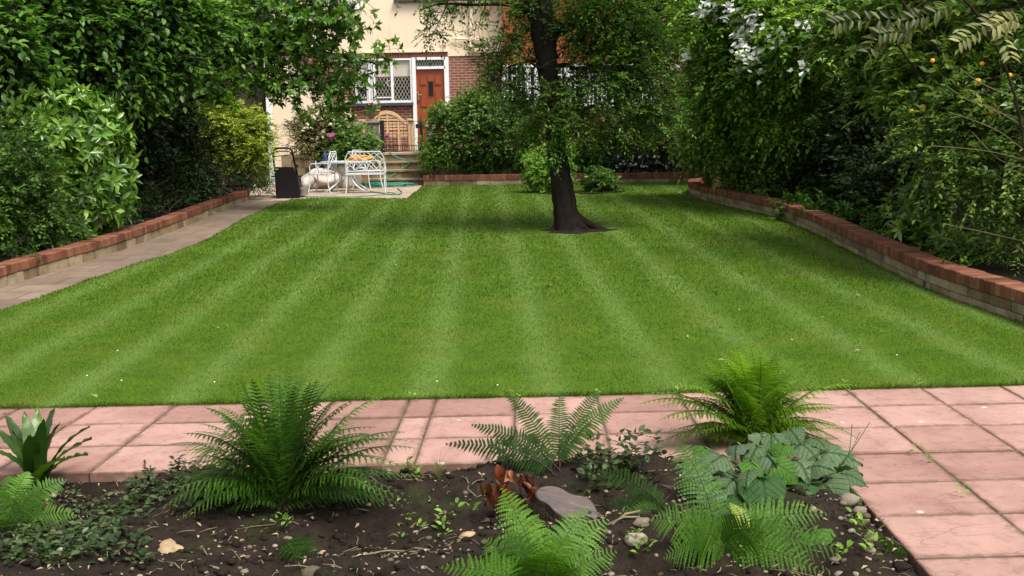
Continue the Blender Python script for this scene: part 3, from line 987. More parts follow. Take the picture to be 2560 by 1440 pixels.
tag(np_mesh('flower_bed_soil', V, T, np.zeros(len(V)), M['soil'], smooth=True), kind='structure')
def S(px, py):
    p = G(px, py)
    return Vector((p.x, p.y, soil_z(p.x, p.y)))

# ------------------------------------------------------------------ grass
def inpoly(x, y, poly):
    ins = np.zeros(len(x), bool)
    n = len(poly)
    for i in range(n):
        xa, ya = poly[i]; xb, yb = poly[(i + 1) % n]
        cnd = ((ya > y) != (yb > y)) & (x < (xb - xa) * (y - ya) / (yb - ya + 1e-12) + xa)
        ins ^= cnd
    return ins
rs = np.random.RandomState(11)
GV, GT, Gt, gn = [], [], [], 0
for y0, y1, dens, h, w in ((5.8, 7.6, 10500, .017, .0034), (7.6, 9.5, 5200, .021, .0050), (9.5, 13, 2000, .028, .0085), (13, 26, 650, .030, .016)):
    n = int((y1 - y0) * 9.4 * dens)
    x = rs.uniform(-5.1, 4.3, n); y = rs.uniform(y0, y1, n)
    k = inpoly(x, y, lawn_poly)
    x, y = x[k], y[k]; n = len(x)
    # drop the blades where the tree root and bush circles of bare soil are
    keep = ((x - .62) ** 2 / .75 ** 2 + (y - 14.9) ** 2 / .5 ** 2 > 1)
    x, y = x[keep], y[keep]; n = len(x)
    z = np.array([zg(v) for v in y]) + .008
    hh = h * rs.uniform(.5, 1.25, n); ww = w * rs.uniform(.7, 1.3, n)
    an = rs.rand(n) * 6.28
    lx, ly = rs.randn(n) * .55, rs.randn(n) * .55
    p0 = np.stack([x - np.cos(an) * ww / 2, y - np.sin(an) * ww / 2, z], 1)
    p1 = np.stack([x + np.cos(an) * ww / 2, y + np.sin(an) * ww / 2, z], 1)
    p2 = np.stack([x + lx * hh, y + ly * hh, z + hh], 1)
    V = np.stack([p0, p1, p2], 1).reshape(-1, 3)
    GV.append(V); GT.append(np.arange(n * 3).reshape(-1, 3) + gn); Gt.append(rs.rand(n).repeat(3)); gn += n * 3
# ragged fringe along the paving, path and walls
ed = lawn_poly
for i in range(len(ed)):
    (xa, ya), (xb, yb) = ed[i], ed[(i + 1) % len(ed)]
    L_ = math.hypot(xb - xa, yb - ya)
    if max(ya, yb) > 24: continue
    n = int(L_ * (700 if max(ya, yb) < 6.5 else 260))
    u = rs.rand(n); off = np.abs(rs.randn(n)) * .02
    x = xa + (xb - xa) * u + rs.randn(n) * .010; y = ya + (yb - ya) * u + rs.randn(n) * .012
    cl = np.sin(x * 9 + y * 3) * .5 + np.sin(x * 23 - y * 7) * .5
    hh = np.clip(.026 + .016 * cl + rs.randn(n) * .008, .012, .07); ww = np.full(n, .005 if max(ya, yb) < 6.5 else .008)
    z = np.array([zg(v) for v in y]) + .004; an = rs.rand(n) * 6.28; lx, ly = rs.randn(n) * .6, rs.randn(n) * .6 - (.4 if max(ya, yb) < 6.5 else 0)
    V = np.stack([np.stack([x - np.cos(an) * ww / 2, y - np.sin(an) * ww / 2, z], 1), np.stack([x + np.cos(an) * ww / 2, y + np.sin(an) * ww / 2, z], 1), np.stack([x + lx * hh, y + ly * hh, z + hh], 1)], 1).reshape(-1, 3)
    GV.append(V); GT.append(np.arange(n * 3).reshape(-1, 3) + gn); Gt.append((rs.rand(n) * .9).repeat(3)); gn += n * 3
rsd = np.random.RandomState(71)
n = 60
x = rsd.uniform(-4.6, 3.7, n); y = 6.2 + 13 * rsd.rand(n) ** 1.8; k = inpoly(x, y, lawn_poly); x, y = x[k], y[k]
DV = np.stack([x, y, np.array([zg(v) for v in y]) + .032], 1)
tag(np_mesh('grass', np.concatenate(GV), np.concatenate(GT), np.concatenate(Gt), M['blade']),
    'short mown grass of the striped lawn', 'grass', None, 'stuff')

mb = MB()
for i, q in enumerate(DV):
    if i % 3 == 0: mb.lathe(tuple(q), [(.002, 0), (.006, .002), (.004, .005)], 7, 0)
    else:
        a = rsd.rand() * 6.28; l = rsd.uniform(.015, .035); c_, s_ = math.cos(a) * l, math.sin(a) * l
        mb.add([(q[0] - c_, q[1] - s_, q[2]), (q[0] + s_ * .4, q[1] - c_ * .4, q[2] + .006), (q[0] + c_, q[1] + s_, q[2] + .003), (q[0] - s_ * .4, q[1] + c_ * .4, q[2] + .004)], [(0, 1, 2, 3)], 1 + i % 2)
tag(mb.build('lawn_litter', [M['whiteflower'], M['dead'], M['twig']]), 'tiny daisies and scraps of fallen leaf dotting the lawn', 'litter', None, 'stuff')

# ================================================================== GARDEN WALLS
def offset(path, d):
    out = []
    for i, p in enumerate(path):
        a = Vector(path[max(i - 1, 0)]); b = Vector(path[min(i + 1, len(path) - 1)])
        t = (b - a).normalized()
        out.append((p[0] - t.y * d, p[1] + t.x * d))
    return out
def resample(path, step):
    out, carry = [Vector(path[0])], 0
    pts = [Vector(p) for p in path]
    acc = 0
    for i in range(len(pts) - 1):
        a, b = pts[i], pts[i + 1]
        L = (b - a).length
        d = step - acc
        while d <= L:
            out.append(a.lerp(b, d / L)); d += step
        acc = (acc + L) % step if L > 0 else acc
        acc = L - (d - step)
    return out
def smooth_path(path, it=2):
    for _ in range(it):
        q = [path[0]]
        for a, b in zip(path[:-1], path[1:]):
            q.append((a[0] * .75 + b[0] * .25, a[1] * .75 + b[1] * .25))
            q.append((a[0] * .25 + b[0] * .75, a[1] * .25 + b[1] * .75))
        q.append(path[-1])
        path = q
    return path
def garden_wall(name, label, path, side, thick, courses, cop_h, base, seed, stone_len=0.36):
    """stone courses under a brick-on-edge coping, every brick its own block; side: +1 wall body to the left of the path"""
    random.seed(seed)
    t = thing(name, base, label, 'wall')
    path = smooth_path(path)
    z0 = -0.06
    mb = MB()
    zc = 0.0
    for ci, ch in enumerate(courses):
        pts = resample([Vector(p) for p in path], stone_len * random.uniform(.9, 1.1))
        pts = [p for p in pts]
        for a, b in zip(pts[:-1], pts[1:]):
            tn = (b - a).normalized(); nn = Vector((-tn.y, tn.x)) * side
            g = .005
            ins = .012 + random.uniform(-.004, .004)
            a2, b2 = a + tn * g, b - tn * g
            zz = [zg(q.y) for q in (a2, b2)]
            lo = zc - (.08 if ci == 0 else 0) + .004; hi = zc + ch - .004
            c4 = [a2 + nn * ins, b2 + nn * ins, b2 + nn * (thick - .01), a2 + nn * (thick - .01)]
            z4 = [zz[0], zz[1], zz[1], zz[0]]
            vs = [(p.x, p.y, z + lo) for p, z in zip(c4, z4)] + [(p.x, p.y, z + hi) for p, z in zip(c4, z4)]
            fs = [(0, 1, 2, 3), (7, 6, 5, 4), (0, 4, 5, 1), (1, 5, 6, 2), (2, 6, 7, 3), (3, 7, 4, 0)]
            if side > 0: fs = [f[::-1] for f in fs]
            mb.add(vs, fs, 0)
        zc += ch
    # mortar core
    o1 = offset(path, side * .018); o2 = offset(path, side * (thick - .02))
    vs, fs = [], []
    for p, q in zip(o1, o2):
        z = zg(p[1])
        vs += [(p[0], p[1], z - .08), (q[0], q[1], z - .08), (q[0], q[1], z + zc + .004), (p[0], p[1], z + zc + .004)]
    for i in range(len(o1) - 1):
        k = i * 4
        for j in range(4):
            fs.append((k + j, k + 4 + j, k + 4 + (j + 1) % 4, k + (j + 1) % 4))
    fs += [(0, 1, 2, 3), tuple(len(vs) - 4 + q for q in (3, 2, 1, 0))]
    mb.add(vs, fs, 1)
    mb.build('stone_courses', [M['stone'], M['mortar']], t)
    mb = MB()
    pts = resample([Vector(p) for p in path], .078)
    for a, b in zip(pts[:-1], pts[1:]):
        tn = (b - a).normalized(); nn = Vector((-tn.y, tn.x)) * side
        g = .0035
        ins = random.uniform(-.004, .004)
        dz = random.uniform(-.004, .004)
        a2, b2 = a + tn * g, b - tn * g
        c4 = [a2 + nn * ins, b2 + nn * ins, b2 + nn * thick, a2 + nn * thick]
        z = zg((a.y + b.y) / 2)
        bv = .007
        lo, hi = z + zc + .007, z + zc + cop_h + dz
        cen = (a2 + b2) / 2 + nn * thick / 2
        c5 = [cen + (p - cen) * .93 for p in c4]
        vs = [(p.x, p.y, lo) for p in c4] + [(p.x, p.y, hi - bv) for p in c4] + [(p.x, p.y, hi) for p in c5]
        fs = [(0, 1, 2, 3), (11, 10, 9, 8)]
        for k in (0, 4):
            for i in range(4):
                fs.append((k + i, k + 4 + i, k + 4 + (i + 1) % 4, k + (i + 1) % 4))
        if side > 0: fs = [f[::-1] for f in fs]
        mb.add(vs, fs, 0)
    o1 = offset(path, side * .006); o2 = offset(path, side * (thick - .006))
    vs, fs = [], []
    for p, q in zip(o1, o2):
        z = zg(p[1])
        vs += [(p[0], p[1], z + zc), (q[0], q[1], z + zc), (q[0], q[1], z + zc + cop_h - .008), (p[0], p[1], z + zc + cop_h - .008)]
    for i in range(len(o1) - 1):
        k = i * 4
        for j in range(4):
            fs.append((k + j, k + 4 + j, k + 4 + (j + 1) % 4, k + (j + 1) % 4))
    fs += [(0, 1, 2, 3), tuple(len(vs) - 4 + q for q in (3, 2, 1, 0))]
    mb.add(vs, fs, 1)
    mb.build('brick_coping', [M['coping'], M['mortar']], t)
    return t
garden_wall('retaining_wall', 'low brick-topped retaining wall beside the narrow paved path, laurel hanging over it', [(-8, 6.86), (-5.62, 6.86)] + wall_L, 1, .22, (.115,), .105, (-5.6, 14, 0.1), 1)
garden_wall('retaining_wall', 'low curving brick-topped wall under the white-flowered shrub, bordering the lawn', [(9, 6.3), (4.08, 6.3)] + wall_R[1:], -1, .23, (.075, .085), .11, (3.95, 14, 0.1), 2)
garden_wall('retaining_wall', 'straight low brick-topped wall at the far end of the lawn, beside the stone steps', [(-2.62, 25.95), (0, 25.62), (4.6, 25.2)], 1, .22, (.12,), .14, (0, 25.8, .25), 3)

# ================================================================== HOUSE
HY = 29.3
def rx(px, Y, py=250): return P(px, py, Y).x
def rz(py, Y, px=1040): return P(px, py, Y).z
def prect(mb, x0, y0, x1, y1, Y, front, back, mi=0, pxz=None):
    """box whose front face covers a pixel rectangle at depth Y (front/back measured towards/away from the viewer)"""
    cx, cyy = (x0 + x1) / 2, (y0 + y1) / 2
    cz = pxz if pxz else cx
    mb.bbox(P(x0, cyy, Y).x, P(x1, cyy, Y).x, Y - front, Y + back, P(cz, y1, Y).z, P(cz, y0, Y).z, mi)
ZT = P(1000, 381, 27.2).z                       # terrace level
house = thing('house', (0, HY, 0.25), 'cream rendered house with brick ground floor and red panelled door behind the garden', 'house')
xl = rx(700, HY)
XR = rx(1122, HY); ZB = rz(131, HY)
# upper render: two planes, the right one set back a little and lower at its foot
mb = MB()
mb.bbox(xl - 1.2, XR, HY - .04, HY + .3, ZB, 7.2)
mb.bbox(XR, rx(1262, HY), HY + .06, HY + .3, rz(139, HY, 1180), 7.2)
mb.bbox(xl - 1.2, XR + .01, HY - .075, HY - .04, ZB, ZB + .05)       # bell drip
mb.build('upper_wall', M['render'], house)
mb = MB()
mb.bbox(xl - 1.2, rx(1034, HY), HY, HY + .3, .2, rz(261, HY, 960))
mb.bbox(xl - 1.2, rx(884, HY), HY, HY + .3, rz(261, HY, 960), ZB)
mb.bbox(XR, rx(1262, HY), HY + .09, HY + .33, .2, rz(139, HY, 1180))
mb.build('brick_wall', M['brick'], house)
mb = MB()
mb.bbox(rx(884, HY), XR, HY - .01, HY + .3, rz(144, HY), ZB)
mb.build('brick_lintel', M['soldier'], house)
# dark sheet standing in for the room's darkness behind the glass
mb = MB()
mb.bbox(xl, XR, HY + .34, HY + .4, .3, ZB)
mb.build('room_dark_sheet', M['dkplastic_roomshade'], house)

def lattice(mb, x0, x1, z0, z1, y, pw, phh, r=.006):
    """diamond leading clipped to a rectangle"""
    k = int((x1 - x0) / pw + (z1 - z0) / phh) + 3
    sl = phh / pw
    for sgn in (1, -1):
        for i in range(-k, 2 * k):
            pts = []
            xs_ = x0 + i * pw
            # line z = z0 + sgn*sl*(x-xs_)
            for x in (x0, x1):
                z = z0 + sgn * sl * (x - xs_)
                if z0 <= z <= z1: pts.append((x, z))
            for z in (z0, z1):
                x = xs_ + (z - z0) / (sgn * sl)
                if x0 < x < x1: pts.append((x, z))
            if len(pts) >= 2 and (abs(pts[0][0] - pts[1][0]) + abs(pts[0][1] - pts[1][1])) > .02:
                a, b = pts[0], pts[1]
                yy = y - (.002 if sgn > 0 else -.002)
                mb.tube([(a[0], yy, a[1]), (b[0], yy, b[1])], r, 4)
# main ground floor window
def px_window(name, parent, x0, y0, x1, y1, Y, mull, pw, blind=None, transom=None, fw=.05, oval=(), sash=()):
    fr = MB()
    X0_, X1_ = rx(x0, Y), rx(x1, Y)
    Z0_, Z1_ = rz(y1, Y, (x0 + x1) / 2), rz(y0, Y, (x0 + x1) / 2)
    d0, d1 = Y - .03, Y + .07
    fr.bbox(X0_, X1_, d0, d1, Z1_ - fw, Z1_); fr.bbox(X0_, X1_, d0, d1, Z0_, Z0_ + fw * 1.4)
    fr.bbox(X0_, X0_ + fw, d0, d1, Z0_ + fw * 1.4, Z1_ - fw); fr.bbox(X1_ - fw, X1_, d0, d1, Z0_ + fw * 1.4, Z1_ - fw)
    xe = [X0_ + fw]
    for m, mw in mull:
        xm = rx(m, Y)
        fr.bbox(xm - mw / 2, xm + mw / 2, d0 + .004, d1 - .004, Z0_ + fw * 1.4, Z1_ - fw)
        xe += [xm - mw / 2, xm + mw / 2]
    xe.append(X1_ - fw)
    for (sx0, sx1) in sash:
        a, b = rx(sx0, Y), rx(sx1, Y)
        fr.bbox(a, b, d0 + .02, d1 - .02, Z0_ + fw * 1.4 + .07, Z0_ + fw * 1.4 + .10)
    w = fr.build(name, M['white'], parent)
    gl = MB(); gl.bbox(X0_ + .02, X1_ - .02, Y + .045, Y + .055, Z0_ + .02, Z1_ - .02)
    gl.build('pane', M['glass'], w)
    la = MB()
    for a, b in zip(xe[0::2], xe[1::2]):
        zt = Z1_ - fw
        if blind: zt = rz(blind, Y, (x0 + x1) / 2) - .01
        lattice(la, a, b, Z0_ + fw * 1.4, zt, Y + .03, pw, pw * 1.75)
    for (ox, oy, r1, r2) in oval:
        c = P(ox, oy, Y)
        la.tube([(c.x + r1 * math.cos(q * math.pi / 10), Y + .022, c.z + r2 * math.sin(q * math.pi / 10)) for q in range(20)], .014, 5, closed=True)
    la.build('lead_lattice', M['lead'], w)
    if blind:
        bl = MB()
        for a, b in zip(xe[0::2], xe[1::2]):
            bl.bbox(a + .004, b - .004, Y + .036, Y + .043, rz(blind, Y, (x0 + x1) / 2), Z1_ - fw)
        bl.build('blind', M['blind'], w)
    return w
w1 = px_window('window', house, 855, 147, 1032, 258, HY - .02, [(892, .045), (925, .16), (938, .05), (982, .07)], .095, blind=192, oval=((905, 210, .10, .085), (976, 208, .10, .085)), sash=((894, 918), (940, 979)))
mb = MB()
prect(mb, 850, 258, 1034, 265, HY - .05, .10, .04)
mb.build('sill', M['slate'], w1)
mb = MB()                                       # two bright vertical hopper poles in front of the window
for px in (921, 929):
    a, b = P(px, 150, HY - .09), P(px + 2, 258, HY - .09)
    mb.tube([a, b], .016, 6)
mb.build('waste_pipe', M['white'], house)
# front door
frm = MB()
dY = HY - .03
for (a, b, c, d) in ((1033, 143, 1042, 378), (1113, 143, 1124, 378), (1042, 143, 1113, 149.5), (1042, 166, 1113, 172.5)):
    prect(frm, a, b, c, d, dY, .05, .10, 0, 1080)
dfr = frm.build('door_frame', M['white'], house)
mb = MB(); prect(mb, 1041, 148.5, 1114, 167, dY + .06, 0, .01, 0, 1080); mb.build('transom_pane', M['glass'], dfr)
mb = MB(); lattice(mb, rx(1042, dY), rx(1113, dY), rz(166, dY, 1080), rz(149.5, dY, 1080), dY + .04, .075, .145, .006); mb.build('transom_lattice', M['lead'], dfr)
leaf = MB()
lx0, lx1 = rx(1042, dY), rx(1113, dY); lz1 = rz(172.5, dY, 1080); lz0 = ZT + .06
leaf.bbox(lx0, lx1, dY + .03, dY + .08, lz0, lz1)
dw = lx1 - lx0
def panel(u0, u1, v0, v1, arch=False):
    x0, x1 = lx0 + dw * u0, lx0 + dw * u1
    z0, z1 = lz0 + (lz1 - lz0) * v0, lz0 + (lz1 - lz0) * v1
    n = 8
    top = [(x1, z1), (x0, z1)] if not arch else [(x1 - (x1 - x0) * i / n, z1 + arch * math.sin(math.pi * (i / n) * .5)) for i in range(n + 1)]
    if arch and arch < 0: top = [(x1 - (x1 - x0) * i / n, z1 - arch * math.sin(math.pi * (1 - i / n) * .5) ) for i in range(n + 1)]
    poly = [(x0, z0), (x1, z0)] + top
    cx, cz = (x0 + x1) / 2, (z0 + z1) / 2
    leaf.prism([(x, dY + .03, z) for x, z in poly], (0, -.014, 0))
    leaf.prism([(cx + (x - cx) * .78, dY + .016, cz + (z - cz) * .9) for x, z in poly], (0, -.016, 0))
panel(.12, .36, .80, .90, .05); panel(.64, .88, .80, .90, -.05); panel(.40, .60, .84, .93)
panel(.12, .36, .52, .74); panel(.64, .88, .52, .74); panel(.12, .36, .28, .47); panel(.64, .88, .28, .47); panel(.40, .60, .30, .46)
panel(.12, .36, .06, .24); panel(.64, .88, .06, .24)
dl = leaf.build('door', M['door'], house)
mb = MB(); prect(mb, 1072, 206, 1083, 238, dY + .0, .006, .03, 0, 1080)
mb.build('door_pane', M['glass'], dl)
mb = MB(); a = P(1046, 240, dY - .03); mb.bbox(a.x - .02, a.x + .02, a.y - .01, a.y + .07, a.z - .12, a.z + .12); mb.tube([(a.x, a.y - .04, a.z + .03), (a.x + .11, a.y - .04, a.z + .03)], .012, 6)
mb.build('door_handle', M['brass'], dl)
# upstairs windows
w2 = px_window('window', house, 862, -40, 916, 23, HY - .06, [(889, .05)], .085)
mb = MB(); prect(mb, 985, -3, 1250, 3, HY - .06, .12, .05); mb.build('storey_band', M['dkplastic_roomshade'], house)
# pipes on the render
mb = MB()
pY = HY - .01
mb.tube([P(1179, -20, pY), P(1177, 60, pY), P(1175, 118, pY), P(1180, 126, pY), P(1190, 128, pY), P(1218, 131, pY)], .052, 10)
for py in (5, 66, 98): 
    c = P(1177.5 - (py > 50) * 1, py, pY); mb.lathe((c.x, c.y, c.z - .06), [(.062, 0), (.07, .02), (.07, .10), (.062, .12)], 10)
mb.tube([P(1131, 96, pY), P(1172, 98, pY), P(1212, 102, pY)], .026, 8)
mb.build('drainpipe', M['cream_pipe'], house)
mb = MB(); c = P(1112, 103, HY - .08); mb.lathe((c.x, c.y, c.z - .12), [(.02, 0), (.05, .02), (.055, .12), (.03, .16), (.02, .2)], 10)
mb.build('wall_light', M['cream_pipe'], house)
al = thing('alarm_box', P(1214.5, 17, HY), 'yellow hexagonal alarm box with a white badge high on the cream wall', 'alarm box')
mb = MB(); c = P(1214.5, 17.5, HY - .08); r = .155
hexa = [(c.x + r * 1.02 * math.cos(math.pi * q / 3), HY + .06, c.z + r * math.sin(math.pi * q / 3)) for q in range(6)]
mb.prism(hexa, (0, -.05, 0))
mb.prism([(c.x + (x - c.x) * .86, HY + .01, c.z + (z - c.z) * .86) for x, y, z in hexa], (0, -.06, 0))
mb.build('case', M['yellow'], al)
mb = MB(); mb.bbox(c.x - .075, c.x + .065, HY - .056, HY - .05, c.z - .035, c.z + .05)
pl = mb.build('badge', M['plate'], al)
mb = MB()
for q in ((-.05, -.02), (-.012, .02), (.03, .045)):
    mb.prism([(c.x + q[0] - .012, HY - .056, c.z - .02), (c.x + q[0] + .004, HY - .056, c.z - .02), (c.x + q[0] + .018, HY - .056, c.z + .035), (c.x + q[0] + .002, HY - .056, c.z + .035)], (0, -.003, 0))
mb.build('badge_mark', M['blue'], pl)
mb = MB(); mb.blob((c.x - .005, HY - .01, c.z - r * .98), .085, .06, .07, .02, 4); mb.build('strobe_lens', M['dkplastic_roomshade'], al, smooth=True)

# side annex with its tiled slope
aY = 28.4
ax0, ax1 = rx(676, aY, 330), rx(812, aY, 300)
zs0, zs1 = rz(140, aY, 735), rz(207, aY, 812); xs0 = rx(732, aY)
annex = MB()
annex.prism([(ax0, aY, .2), (ax1, aY, .2), (ax1, aY, zs1), (xs0, aY, zs0), (ax0, aY, zs0)], (0, .9, 0))
annex.build('annex_wall', M['render'], house)
mb = MB()
dx, dzz = ax1 - xs0, zs1 - zs0
def slope(u, off): return (xs0 + dx * u + .35 * off * 0, zs0 + dzz * u)
mb.prism([(xs0 - .5, aY - .12, zs0 + .02 - dzz / dx * -.5 * 0 + .3), (xs0 - .5, aY - .12, zs0 + .62), (ax1 + .35, aY - .12, zs1 + .12), (ax1 + .15, aY - .12, zs1 - .18), (xs0, aY - .12, zs0)], (0, 1.0, 0))
mb.build('annex_roof', M['rooftile'], house)
mb = MB(); mb.bbox(ax0 - .07, ax0 + .05, aY - .04, aY + .1, .2, zs0); mb.build('corner_board', M['white'], house)
mb = MB(); mb.bbox(-13, ax0 - .07, aY + .5, aY + .8, .2, 6.5); mb.build('far_wall', M['twig'], house)
# bay on the right: orange tile hanging over white leaded windows
bY = 28.7
bx0, bx1 = rx(1258, bY, 200), rx(1640, bY, 200)
mb = MB(); mb.bbox(bx0, bx1, bY, bY + .9, rz(160, bY, 1400), 7.2); mb.build('tile_hung_bay', M['orange_tile'], house)
mb = MB(); mb.bbox(bx0, bx1 + 6, bY + .04, bY + .9, .2, rz(268, bY, 1400)); mb.bbox(bx1, bx1 + 6, bY + .1, bY + .9, rz(268, bY, 1400), 7.2); mb.build('bay_brick', M['brick'], house)
mb = MB(); mb.bbox(bx0 + .1, bx1 - .1, bY + .5, bY + .6, rz(268, bY, 1400), rz(160, bY, 1400)); mb.build('bay_dark_sheet', M['dkplastic_roomshade'], house)  # dark sheet painted as the unlit room inside the bay
w3 = MB()
Z0_, Z1_ = rz(268, bY, 1400), rz(160, bY, 1400)
w3.bbox(bx0, bx1, bY - .05, bY + .08, Z0_, Z0_ + .08); w3.bbox(bx0, bx1, bY - .05, bY + .08, Z1_ - .07, Z1_)
for px in (1262, 1320, 1345, 1418, 1472, 1530, 1585, 1636):
    x = rx(px, bY, 220); wd = .15 if px in (1262, 1418, 1345) else .07
    w3.bbox(x - wd / 2, x + wd / 2, bY - .045, bY + .07, Z0_ + .08, Z1_ - .07)
for i in range(1, 34):
    x = bx0 + (bx1 - bx0) * i / 34; w3.bbox(x - .013, x + .013, bY - .01, bY + .02, Z0_ + .08, Z1_ - .07)
for i in range(1, 4):
    z = Z0_ + (Z1_ - Z0_) * i / 4; w3.bbox(bx0, bx1, bY - .012, bY + .018, z - .014, z + .014)
w3o = w3.build('bay_window', M['white'], house)
mb = MB(); mb.bbox(bx0 + .02, bx1 - .02, bY + .03, bY + .04, Z0_ + .02, Z1_ - .02); mb.build('pane', M['glass'], w3o)
mb = MB()
mb.prism([(xl - 4.5, HY - .4, 7.15), (xl - 4.5, HY + 4, 9.8), (xl - 4.5, HY + 8, 7.15)], (20, 0, 0))
mb.build('main_roof', M['rooftile'], house)
mb = MB(); mb.bbox(xl - 4, bx1 + 6, HY + 1.0, HY + 7.4, .2, 7.14); mb.build('back_block', M['render'], house)

# ================================================================== TERRACE, STEPS
TY = 27.2
sx0, sx1 = rx(905, 26.4, 440), rx(1059, 26.4, 440)
mb = MB(); mb.bbox(-6.5, 9, TY + .05, HY + .02, .2, ZT - .03); tag(mb.build('terrace', M['stone']), kind='structure')
st = thing('stone_steps', (sx0, 26.4, .25), 'stone steps with brown treads rising from the patio to the terrace', 'steps')
ys_ = [463.6, 446, 424, 403]
yy = [26.35, 26.62, 26.9, 27.18]
for i in range(3):
    Yf = yy[i]
    zt = P(1000, ys_[i + 1], Yf).z
    zb = .22 if i == 0 else P(1000, ys_[i], yy[i - 1]).z - .02
    mb = MB(); random.seed(40 + i)
    x = sx0
    while x < sx1 - .02:
        w = min(random.uniform(.18, .3), sx1 - x)
        mb.bbevel(x + .004, x + w - .004, Yf + random.uniform(-.004, .004), Yf + .3, zb, zt - .052, .006)
        x += w
    s_ = mb.build('riser', M['coping'] if i == 0 else M['stone'], st)
    mb = MB(); mb.bbevel(sx0 - .03, sx1 + .03, Yf - .04, Yf + .34, zt - .05, zt, .012, 0, .75)
    mb.build('tread', M['stone'], st)
mb = MB(); zt = P(1000, 403, yy[2]).z
mb.bbox(sx0 - .02, 9, TY, TY + .1, zt - .05, ZT - .07, 0, .9); mb.build('top_riser', M['stone'], st)
mb = MB(); mb.bbevel(sx0 - 1.9, 9, TY - .05, TY + .5, ZT - .06, ZT, .01, 0, .95); mb.bbox(sx0 - 1.9, 9, TY + .5, HY - .01, ZT - .06, ZT - .004, 0, .85)
mb.build('terrace_edging', M['patio'], st)

def pillar(px0, px1, pytop, label, Y=27.35):
    x0, x1 = rx(px0, Y, 330), rx(px1, Y, 330); zt = P((px0 + px1) / 2, pytop, Y).z
    t = thing('pillar', ((x0 + x1) / 2, Y, ZT), label, 'pillar', 'stone pillars of the terrace')
    w = x1 - x0
    mb = MB(); mb.bbevel(x0, x1, Y, Y + w, ZT - .5, zt - .10, .008)
    f = .06
    for (a, b, c, d) in ((x0 + .05, x1 - .05, zt - .17, zt - .14), (x0 + .05, x1 - .05, ZT + .07, ZT + .1)):
        mb.bbox(a, b, Y - .012, Y + .02, c, d)
    for xa in (x0 + .05, x1 - .08): mb.bbox(xa, xa + .03, Y - .012, Y + .02, ZT + .1, zt - .17)
    mb.build('shaft', M['grey_stone'], t)
    mb = MB(); mb.bbevel(x0 - .05, x1 + .05, Y - .05, Y + w + .05, zt - .055, zt, .02); mb.bbox(x0 - .02, x1 + .02, Y - .02, Y + w + .02, zt - .10, zt - .055)
    mb.build('cap', M['grey_stone'], t)
    return (x0 + x1) / 2, Y + w / 2, zt
pcx, pcy, pcz = pillar(914, 944, 302, 'grey stone pillar carrying the flower urn, beside the teak bench')
pillar(1067, 1090, 312, 'grey stone pillar half hidden by the rose shrub beside the red door')
ur = thing('urn', (pcx, pcy, pcz), 'shallow terracotta urn standing on the grey stone pillar', 'urn')
mb = MB(); k = .22
mb.lathe((pcx, pcy, pcz), [(.13, 0), (.13, .03), (.07, .045), (.055, .08), (.09, .11), (.17, .15), (.205, .20), (.215, .25), (.235, .25), (.235, .28), (.19, .28), (.17, .24)], 20)
mb.build('bowl', M['terracotta'], ur, smooth=True)
fl = thing('potted_flower', (pcx, pcy, pcz + .25), 'pale pink flowers with green leaves growing in the terracotta urn', 'plant')
fo = Foliage(8)
fo.crown([((pcx, pcy, pcz + .33), (.10, .10, .08))], 22, 4, .04, length=.08, L=.06, W=.035, K=4)
fo.build('foliage', [L_rose, M['twig']], fl)
rs = np.random.RandomState(4)
flowers([(pcx + .02 + rs.randn() * .07, pcy - .08, pcz + .44 + rs.randn() * .03) for _ in range(8)], .065, M['pinkflower'], 'flowers', fl, 5, 3, .035)
mb = MB(); ct = thing('balustrade', (-5.2, 27.4, ZT), 'low stone coping rail running from the urn pillar into the shrubs', 'balustrade')
Yb = 27.45; zb = P(900, 306, Yb).z
mb.bbevel(rx(850, Yb), rx(914, Yb), Yb, Yb + .25, zb - .09, zb, .02); mb.build('coping', M['grey_stone'], ct)
mb = MB()
for i in range(5):
    x = rx(855, Yb) + i * .15
    mb.lathe((x, Yb + .12, ZT - .02), [(.06, 0), (.06, .05), (.035, .09), (.06, .25), (.055, .4), (.03, zb - ZT - .16), (.055, zb - ZT - .08)], 10)
mb.build('balusters', M['grey_stone'], ct, smooth=True)

# bench on the terrace
bt = thing('bench', (rx(985, 28.3), 28.4, ZT), 'pale teak garden bench with a high arched slatted back against the brick wall', 'bench')
BY = 28.55
bxl, bxr = rx(905, BY, 320), rx(1033, BY, 320)
zt_ = P(972, 276, BY).z; zsh = P(930, 303, BY).z - .02; zse = P(980, 330, BY).z
bxc = rx(967, BY, 290)
def arch_pts(k=28):
    pts = []
    for i in range(k + 1):
        u = i / k; x = bxl + (bxr - bxl) * u
        s = abs(x - bxc) / ((bxr - bxl) / 2)
        if s < .55: z = zsh + .10 + (zt_ - zsh - .10) * max(0.0, math.cos(s / .55 * math.pi / 2)) ** .7
        else:
            q = (s - .55) / .45; z = zsh + .10 * max(0.0, 1 - q) ** 1.5 - .02 * math.sin(q * math.pi)
        pts.append((x, BY, z))
    return pts
ap = arch_pts()
mb = MB()
for a, b in zip(ap[:-1], ap[1:]):
    mb.prism([(a[0], BY - .03, a[2] - .10), (b[0], BY - .03, b[2] - .10), (b[0], BY - .03, b[2]), (a[0], BY - .03, a[2])], (0, .06, 0))
mb.build('top_rail', M['teak'], bt)
mb = MB()
def archz(x):
    for a, b in zip(ap[:-1], ap[1:]):
        if a[0] <= x <= b[0]: return a[2] + (b[2] - a[2]) * (x - a[0]) / (b[0] - a[0] + 1e-9) - .08
    return zsh - .1
z = zse + .06
while z < zt_ - .1:
    xa, xb = None, None
    for i in range(101):
        x = bxl + (bxr - bxl) * i / 100
        if archz(x) > z:
            xa = x if xa is None else xa; xb = x
    if xa is not None: mb.bbox(xa, xb, BY - .012, BY + .012, z, z + .042)
    z += .083
